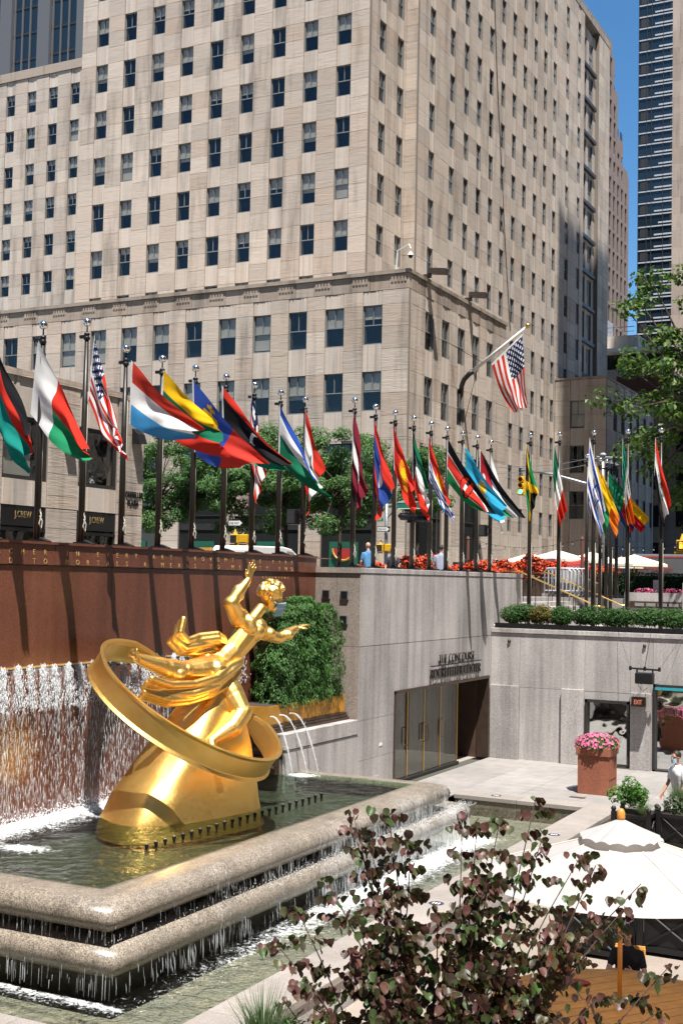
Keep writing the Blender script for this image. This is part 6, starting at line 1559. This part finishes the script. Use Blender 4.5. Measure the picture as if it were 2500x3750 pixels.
def one_way(label, x, y, z, w, h):
    s = thing('one_way_sign', label, 'sign', (x, y, z), 'one way signs'); MB().box(x, x+w, y, y+.03, z, z+h).build('plate', 'black_metal', s)
    e = .06*h; a = MB().add([(x+e*2, y-.004, z+h*.14), (x+w*.74, y-.004, z+h*.14), (x+w*.74, y-.004, z+h*.03), (x+w-e*2, y-.004, z+h*.5), (x+w*.74, y-.004, z+h*.97), (x+w*.74, y-.004, z+h*.86), (x+e*2, y-.004, z+h*.86)], [(0, 1, 2, 3, 4, 5, 6)]); a.build('arrow', 'paper_white', s)
    put_text('lettering', 'ONE WAY', h*.62, (x+w*.09, y-.008, z+h*.28), X_, -Y_, 'black_metal', s, .002, width=w*.66)
one_way('black and white one way sign above the yellow pedestrian signal', -34.88, 55, 8.03, .9, .33); one_way('black and white one way sign on the grey pole left of the red sun flag', -26.2, 54.8, 7.74, .68, .25)
def ped(label, x, y, z, s=1., lit='lamp_off'):
    t = thing('pedestrian_signal', label, 'signal', (x, y, z-.5), 'yellow pedestrian signals')
    for dx in (0, .56*s):
        MB().box(x+dx-.22*s, x+dx+.22*s, y-.12, y+.12, z-.23*s, z+.23*s).build('housing', 'yellow_paint', t, bevel=.03); MB().box(x+dx-.17*s, x+dx+.17*s, y-.19, y-.121, z-.18*s, z+.18*s).build('visor', 'dark_frame' if dx == 0 else 'yellow_paint', t)
    MB().tube([(x+.02, y, z+.2*s), (x+.02, y, z+.5*s)], [.12*s, .02], 8).build('finial', 'yellow_paint', t); MB().box(x-.3*s, x+.8*s, y-.05, y+.05, z-.34*s, z-.26*s).build('bracket', 'yellow_paint', t); return t
ped('yellow pedestrian signal pair under the one way sign at left', -34.45, 55, 7.38); ped('yellow framed pedestrian signal behind the bald man', -26.1, 55, 6.96, .8)
t = ped('pedestrian signal with orange hand at the right picture edge', -13.1, 62, 7.38, 1.15)
hd = MB().box(-13.18, -13.02, 61.795, 61.805, 7.22, 7.42)
for k in range(4): hd.box(-13.185+.044*k, -13.152+.044*k, 61.795, 61.805, 7.43, 7.56-.02*abs(k-1.5))
hd.box(-13.005, -12.97, 61.795, 61.805, 7.30, 7.42); hd.build('hand_symbol', 'lamp_orange', t)
for (x, y, z1, lb) in ((-34.45, 55.15, 7.6, 'grey post carrying the left pedestrian signal'), (-25.8, 55, 9.95, 'grey steel street pole with sign arm left of the red sun flag')):
    t = thing('sign_post', lb, 'post', (x, y, 4.9)); MB().tube([(x, y, 4.9), (x, y, z1)], .09, 10).build('post', 'grey_metal', t, True); MB().lathe([(.16, 4.9), (.16, 5.2), (.09, 5.3)], (x, y, 0), 10).build('base', 'grey_metal', t)
    if z1 > 9: MB().tube([(x, y, 8.4), (-25.0, y, 9.2), (-22.8, y, 9.85)], .05, 6).build('arm', 'grey_metal', t); MB().tube([(x, y, 9.0), (-22.6, y, 9.9)], .035, 6).build('brace', 'grey_metal', t)
s = thing('street_name_sign', 'small dark green street name sign on the grey pole', 'sign', (-26.2, 54.8, 8.3)); MB().box(-26.36, -25.9, 54.8, 54.83, 8.24, 8.42).build('plate', 'sign_green', s); put_text('lettering', '50 ST', .14, (-26.3, 54.797, 8.29), X_, -Y_, 'paper_white', s, .002, width=.34)
s = thing('green_sign', 'wide green street sign hung from the pole arm behind the flags', 'sign', (-24.4, 54.9, 9)); MB().box(-25.18, -23.64, 54.9, 54.94, 8.84, 9.2).build('plate', 'sign_green', s)
for zz in (8.845, 9.165): MB().box(-25.15, -23.67, 54.885, 54.899, zz, zz+.03).build('border', 'paper_white', s)
# white van on the cross street
V = thing('white_van', 'white van with lettering parked behind the red granite wall', 'van', (-28.4, 48.5, 4.9))
xs, ys, yf = -28.0, 45.9, 51.2
prof = [(45.9, 5.3), (45.9, 6.62), (46.1, 6.76), (48.9, 6.80), (49.6, 6.72), (50.5, 6.28), (51.1, 6.12), (51.3, 5.9), (51.3, 5.3)]
vb = MB(); n = len(prof); vb.add([(xs+.0, y, z) for y, z in prof]+[(xs-1.9, y, z) for y, z in prof], [tuple(range(n))[::-1], tuple(range(n, 2*n))]+[(i, (i+1) % n, n+(i+1) % n, n+i) for i in range(n)]); vb.build('body', 'white_paint', V, bevel=.05)
MB().add([(xs+.012, 49.15, 6.2), (xs+.012, 50.3, 6.2), (xs+.012, 49.7, 6.58), (xs+.012, 49.15, 6.62)], [(0, 1, 2, 3)]).build('side_window', 'shop_glass', V); MB().add([(xs-.1, 49.72, 6.705), (xs-1.8, 49.72, 6.705), (xs-1.8, 50.5, 6.315), (xs-.1, 50.5, 6.315)], [(0, 1, 2, 3)]).build('windscreen', 'shop_glass', V)
for y in (46.9, 50.3):
    for x in (xs-.02, xs-1.7): o = MB(); o.lathe([(.34, -.12), (.36, -.06), (.36, .06), (.34, .12)], M=Matrix.Translation((x-.08, y, 5.26)) @ Matrix.Rotation(PI/2, 4, 'Y'), n=18); w_ = o.build('wheel', 'rubber', V); o = MB(); o.lathe([(.2, .125), (.2, .13)], M=Matrix.Translation((x-.08, y, 5.26)) @ Matrix.Rotation(PI/2, 4, 'Y'), n=14); o.build('rim', 'grey_metal', w_)
MB().box(xs+.01, xs+.16, 49.0, 49.1, 6.15, 6.35).build('mirror', 'black_metal', V); put_text('lettering', 'For You', .22, (xs+.03, 47.1, 6.05), Y_, X_, 'cloth_navy', V, .002, width=.8)
for y in (51.25,): MB().box(xs-.35, xs-.05, 51.28, 51.33, 5.7, 5.9).build('headlight', 'paper_white', V)
# grey trailers at the right
for i, (x, y, lb) in enumerate(((-17.6, 70, 'grey delivery trailer with red lettering behind the right hand flags'), (-13.6, 71, 'second grey delivery trailer cut by the right picture edge'))):
    T = thing('delivery_trailer', lb, 'trailer', (x, y, 4.9), 'grey delivery trailers')
    MB().box(x, x+3.1, y, y+6, 5.3, 7.15).build('body', 'trailer_grey', T, bevel=.12); MB().box(x+.1, x+3.0, y-.015, y-.004, 6.95, 7.02).build('marker_strip', 'shop_red', T)
    MB().box(x+1.55, x+1.58, y-.02, y-.005, 5.4, 7.0).build('door_seam', 'dark_frame', T); put_text('lettering', 'CITY BAKERY' if i == 0 else 'BAKERY', .3, (x+.35, y-.03, 6.2), X_, -Y_, 'shop_red', T, .004, width=2.0)
    for xx in (x+.5, x+2.6): o = MB(); o.lathe([(.36, -.1), (.36, .1)], M=Matrix.Translation((xx, y+1, 5.26)) @ Matrix.Rotation(PI/2, 4, 'Y'), n=16); o.build('wheel', 'rubber', T)
# cream parasols and the red awning by the restaurant
def parasol(label, x, y, zt, r, cl='cloth_cream', rim=.5, group='cream parasols on the street'):
    t = thing('parasol', label, 'parasol', (x, y, 4.9), group); m = MB(); n = 8
    m.add([(x, y, zt)]+[(x+r*math.cos(2*PI*k/n+.2), y+r*math.sin(2*PI*k/n+.2), zt-rim) for k in range(n)]+[(x+r*math.cos(2*PI*k/n+.2), y+r*math.sin(2*PI*k/n+.2), zt-rim-.14) for k in range(n)], [(0, 1+k, 1+(k+1) % n) for k in range(n)]+[(1+k, 1+n+k, 1+n+(k+1) % n, 1+(k+1) % n) for k in range(n)])
    m.build('canopy', cl, t); MB().tube([(x, y, 4.9), (x, y, zt+.05)], .035, 8).build('pole', 'wood_pole', t)
    for k in range(n): MB().tube([(x, y, zt-.08), (x+r*.98*math.cos(2*PI*k/n+.2), y+r*.98*math.sin(2*PI*k/n+.2), zt-rim-.03)], .012, 4).build('rib', 'wood_pole', t)
parasol('cream parasol farthest left, behind the green and gold flag', -22.2, 66, 7.05, 1.6); parasol('cream parasol behind the brass handrails', -20.3, 65, 7.2, 1.7); parasol('cream parasol beside the red awning', -18.7, 66, 7.15, 1.5); parasol('cream parasol in front of the grey trailers', -16.3, 65.5, 7.0, 1.7); parasol('small cream parasol between the back row poles', -17.9, 69, 6.95, 1.2)
A = thing('red_awning', 'dark red awning with white lettering below the cream parasols', 'awning', (-19.4, 64, 6)); MB().add([(-20.6, 63, 6.35), (-18.4, 63, 6.35), (-18.7, 65, 6.85), (-20.3, 65, 6.85)], [(0, 1, 2, 3)]).build('canopy', 'cloth_red', A); MB().box(-20.6, -18.4, 62.97, 63.0, 6.1, 6.35).build('valance', 'cloth_red', A); put_text('lettering', 'DEL FRISCO', .2, (-20.0, 62.96, 6.15), X_, -Y_, 'paper_white', A, .003, width=1.5)
for x in (-20.5, -18.5): MB().tube([(x, 63.05, 4.9), (x, 63.05, 6.35)], .03, 6).build('post', 'grey_metal', A)
# string lights
for i, (p0, p1, lb) in enumerate((((-23.5, 60, 7.6), (-17.5, 60, 7.6), 'string of bulbs over the cream parasols, left'), ((-17.5, 60, 7.6), (-11.5, 60, 7.7), 'string of bulbs over the grey trailers, right'))):
    t = thing('string_lights', lb, 'lights', p0, 'strings of bulbs over the street'); pts = [Vector(p0).lerp(Vector(p1), k/12)-Z_*.45*math.sin(PI*k/12) for k in range(13)]; MB().tube(pts, .012, 4).build('wire', 'black_metal', t)
    for q in pts[1:-1]: MB().tube([q, q-Z_*.1], .018, 5).build('socket', 'black_metal', t); MB().ball(q-Z_*.14, .035, 8, 6).build('bulb', 'grey_paint', t, True)
for i, (x, lb) in enumerate(((-23.5, 'rust brown post at the left end of the bulb strings'), (-17.5, 'rust brown post in the middle of the bulb strings'), (-11.5, 'rust brown post at the right end of the bulb strings'))):
    t = thing('light_post', lb, 'post', (x, 60, 4.9), 'brown posts holding the bulbs'); MB().tube([(x, 60, 4.9), (x, 60, 7.6)], .08, 8).build('post', 'brick_dark', t); MB().lathe([(.1, 7.6), (.02, 7.75)], (x, 60, 0), 8).build('cap', 'brick_dark', t)
tk = thing('ticket_booth', 'low booth with teal front between the begonia troughs', 'booth', (-18.9, 49, 4.9)); MB().box(-19.4, -18.5, 48.2, 50.4, 4.9, 6.0).build('body', 'teal', tk); MB().box(-19.5, -18.4, 48.1, 50.5, 6.0, 6.2).build('top', 'dark_frame', tk)
# shop window decoration on the limestone building
for i, (x, c, s_) in enumerate(((-48.6, 'shop_red', .7), (-43.4, 'shop_yellow', .8), (-38.4, 'shop_yellow', 1.0), (-33.4, 'shop_red', .7))):
    t = thing('window_display', ('red fruit slice display in the shop window by the corner', 'orange slice display in the second shop window', 'yellow fruit display in the shop window behind the van', 'red fruit slice display in the right shop window')[i], 'display', (x, 65.2, 5), 'fruit displays in the shop windows')
    MB().box(x-1.0, x+.9, 65.42, 65.46, 5.0, 7.6).build('backdrop', 'shop_green', t); m = MB(); n = 14
    m.add([(x, 65.3, 7.2)]+[(x+s_*math.cos(PI+PI*k/n), 65.3, 7.2+s_*math.sin(PI+PI*k/n)) for k in range(n+1)], [(0, k+1, k+2) for k in range(n)]); m.build('slice', c, t)
    MB().tube([(x+s_*math.cos(PI+PI*k/n), 65.3, 7.2+s_*math.sin(PI+PI*k/n)) for k in range(n+1)], .06, 6).build('rind', 'shop_yellow' if c == 'shop_red' else 'wood_orange', t)
# ------------------------------------------------------------------ umbrella, table and chairs in the foreground
cx, cy = -3.92, 15.2
U = thing('white_umbrella', 'large white market umbrella with wooden pole and knob at lower right', 'umbrella', (cx, cy, -.45))
def canopy(r0, r1, z0, z1, n=8, sag=.06, scal=0., nu=12):
    m = MB(); N = n*8
    def fn(u, v):
        a = 2*PI*u; k = (u*n) % 1; r_ = r0+(r1-r0)*v; ch = math.cos(PI/n)/math.cos((k-.5)*2*PI/n); s_ = math.sin(PI*k)
        return (cx+r_*ch*math.cos(a), cy+r_*ch*math.sin(a), z0+(z1-z0)*v-sag*s_*math.sin(PI*min(1, v*1.0))*.6-sag*.5*s_*v+scal*v*abs(math.sin(PI*u*n*2)))
    return m.grid(N, nu, fn)
canopy(.22, 1.78, 2.36, 1.84).build('canopy', 'umbrella_white', U, True); canopy(.03, .52, 2.56, 2.34, sag=.02, scal=.03).build('vent_cap', 'umbrella_white', U, True)
MB().tube([(cx, cy, -.45), (cx, cy, 2.55)], .028, 12).build('pole', 'wood_pole', U, True); MB().lathe([(.045, 2.55), (.052, 2.58), (.048, 2.64), (.03, 2.68), (.005, 2.69)], (cx, cy, 0), 14).build('knob', 'wood_pole', U, True)
for k in range(8):
    a = 2*PI*k/8; MB().tube([(cx+(.5+.32*q)*math.cos(a), cy+(.5+.32*q)*math.sin(a), 2.267+.006-(.1067*q)) for q in range(5)], .007, 5).build('seam', 'cloth_cream', U)
for k in range(8): a = 2*PI*k/8; MB().tube([(cx+.05*math.cos(a), cy+.05*math.sin(a), 2.36), (cx+1.74*math.cos(a), cy+1.74*math.sin(a), 1.82)], .012, 5).build('rib', 'wood_pole', U)
TB = thing('round_table', 'round orange wooden plank table under the white umbrella', 'table', (cx, cy, -.45)); rt = 1.55; ang = math.radians(52)
ux = Vector((math.cos(ang), math.sin(ang), 0)); vx = Vector((-ux.y, ux.x, 0))
for k in range(14):
    v0 = -rt+.2215*k; v1 = min(rt, v0+.209); pts = []
    for side in (0, 1):
        vv = [v0+(v1-v0)*q/4 for q in range(5)]
        vv = vv if side == 0 else vv[::-1]
        for v in vv: h_ = math.sqrt(max(0, rt*rt-v*v)); pts.append(Vector((cx, cy, 0))+ux*(h_ if side == 0 else -h_)+vx*v)
    n = len(pts); m = MB(); m.add([(p.x, p.y, .30) for p in pts]+[(p.x, p.y, .265) for p in pts], [tuple(range(n)), tuple(range(n, 2*n))[::-1]]+[(i, n+i, n+(i+1) % n, (i+1) % n) for i in range(n)]); m.build('plank', 'wood_orange', TB)
MB().tube([(cx, cy, -.45), (cx, cy, .26)], .10, 12).build('pedestal', 'wood_orange', TB); MB().lathe([(.45, -.45), (.43, -.40), (.12, -.36)], (cx, cy, 0), 20).build('foot', 'wood_orange', TB)
pp = MB().box(-5.0, -4.72, 15.72, 16.0, .304, .308).build('paper_sheet', 'paper_white'); tag(pp, 'white paper sheet on the round wooden table', 'paper')
m = MB().ball((-4.62, 15.85, .33), .15, 14, 8, (1.1, .6, .16)); tag(m.build('red_pouch', 'shop_red', None, True), 'flat red pouch lying on the round wooden table', 'pouch')
for i, (x, y, fx, fy) in enumerate(((-4.32, 17.2, .12, -1), (-5.12, 16.6, .7, -.7))):
    t = thing('cafe_chair', ('wooden chair under the woman in black', 'wooden chair under the woman in orange')[i], 'chair', (x, y, -.45), 'chairs at the round table'); f = Vector((fx, fy, 0)).normalized(); r_ = Vector((f.y, -f.x, 0)); Mf = frame_matrix(Vector((x, y, -.03)), r_, f)
    MB().ob(Mf, .44, .44, .04).build('seat', 'wood_orange', t)
    for a in (-1, 1):
        for b in (-1, 1): p = Vector((x, y, 0))+r_*.19*a+f*.19*b; MB().tube([(p.x, p.y, -.45), (p.x, p.y, -.05 if b > 0 else .42)], .018, 6).build('leg', 'wood_orange', t)
    for z in (.2, .32, .42): p = Vector((x, y, z))-f*.2; MB().ob(frame_matrix(p, r_, f), .4, .02, .06).build('back_slat', 'wood_orange', t)
# ================================================================== buildings round the plaza outside the picture (seen in the windows)
def backdrop(label, x0, x1, y0, y1, h, face):
    t = thing('plaza_tower', label, 'building', ((x0+x1)/2, (y0+y1)/2, 4.88)); MB().box(x0, x1, y0, y1, 4.88, h).build('core', 'interior', t)
    n = int(((x1-x0) if face == 'n' else (y1-y0))/5)
    for k in range(n+1):
        if face == 'n': place('pier', cube('limestone'), frame_matrix(Vector((x0+5*k, y1+.3, (h+4.9)/2)), X_, Y_, 3.0, .6, h-4.9), t)
        else: place('pier', cube('limestone'), frame_matrix(Vector((x0-.3, y0+5*k, (h+4.9)/2)), Y_, X_, 3.0, .6, h-4.9), t)
    for k in range(int(h/4.2)):
        z = 7+4.2*k
        if face == 'n': place('spandrel', cube('limestone_spandrel'), frame_matrix(Vector(((x0+x1)/2, y1+.15, z)), X_, Y_, x1-x0, .3, 1.9), t)
        else: place('spandrel', cube('limestone_spandrel'), frame_matrix(Vector((x0-.15, (y0+y1)/2, z)), Y_, X_, y1-y0, .3, 1.9), t)
backdrop('limestone tower behind the camera, outside the picture', -75, 30, -90, -55, 145, 'n')
backdrop('limestone tower across the plaza to the right, outside the picture', 42, 80, -40, 110, 120, 'w')

t = thing('street_tower', 'limestone tower on the street to the right, just outside the picture', 'building', (-1, 102, 4.88)); MB().box(-15.6, 14, 87.4, 117, 4.88, 112).build('core', 'interior', t)
for k in range(12): place('pier', cube('limestone'), frame_matrix(Vector((-15.4+2.66*k, 87.2, 58)), X_, Y_, 1.5, .5, 106), t)
for k in range(12): place('pier', cube('limestone'), frame_matrix(Vector((-15.75, 87.7+2.6*k, 58)), Y_, X_, 1.5, .5, 106), t)
for k in range(28):
    place('spandrel', cube('limestone_spandrel'), frame_matrix(Vector((-.8, 87.28, 7+3.7*k)), X_, Y_, 29.4, .3, 1.6), t); place('spandrel', cube('limestone_spandrel'), frame_matrix(Vector((-15.68, 102.2, 7+3.7*k)), Y_, X_, 29.4, .3, 1.6), t)
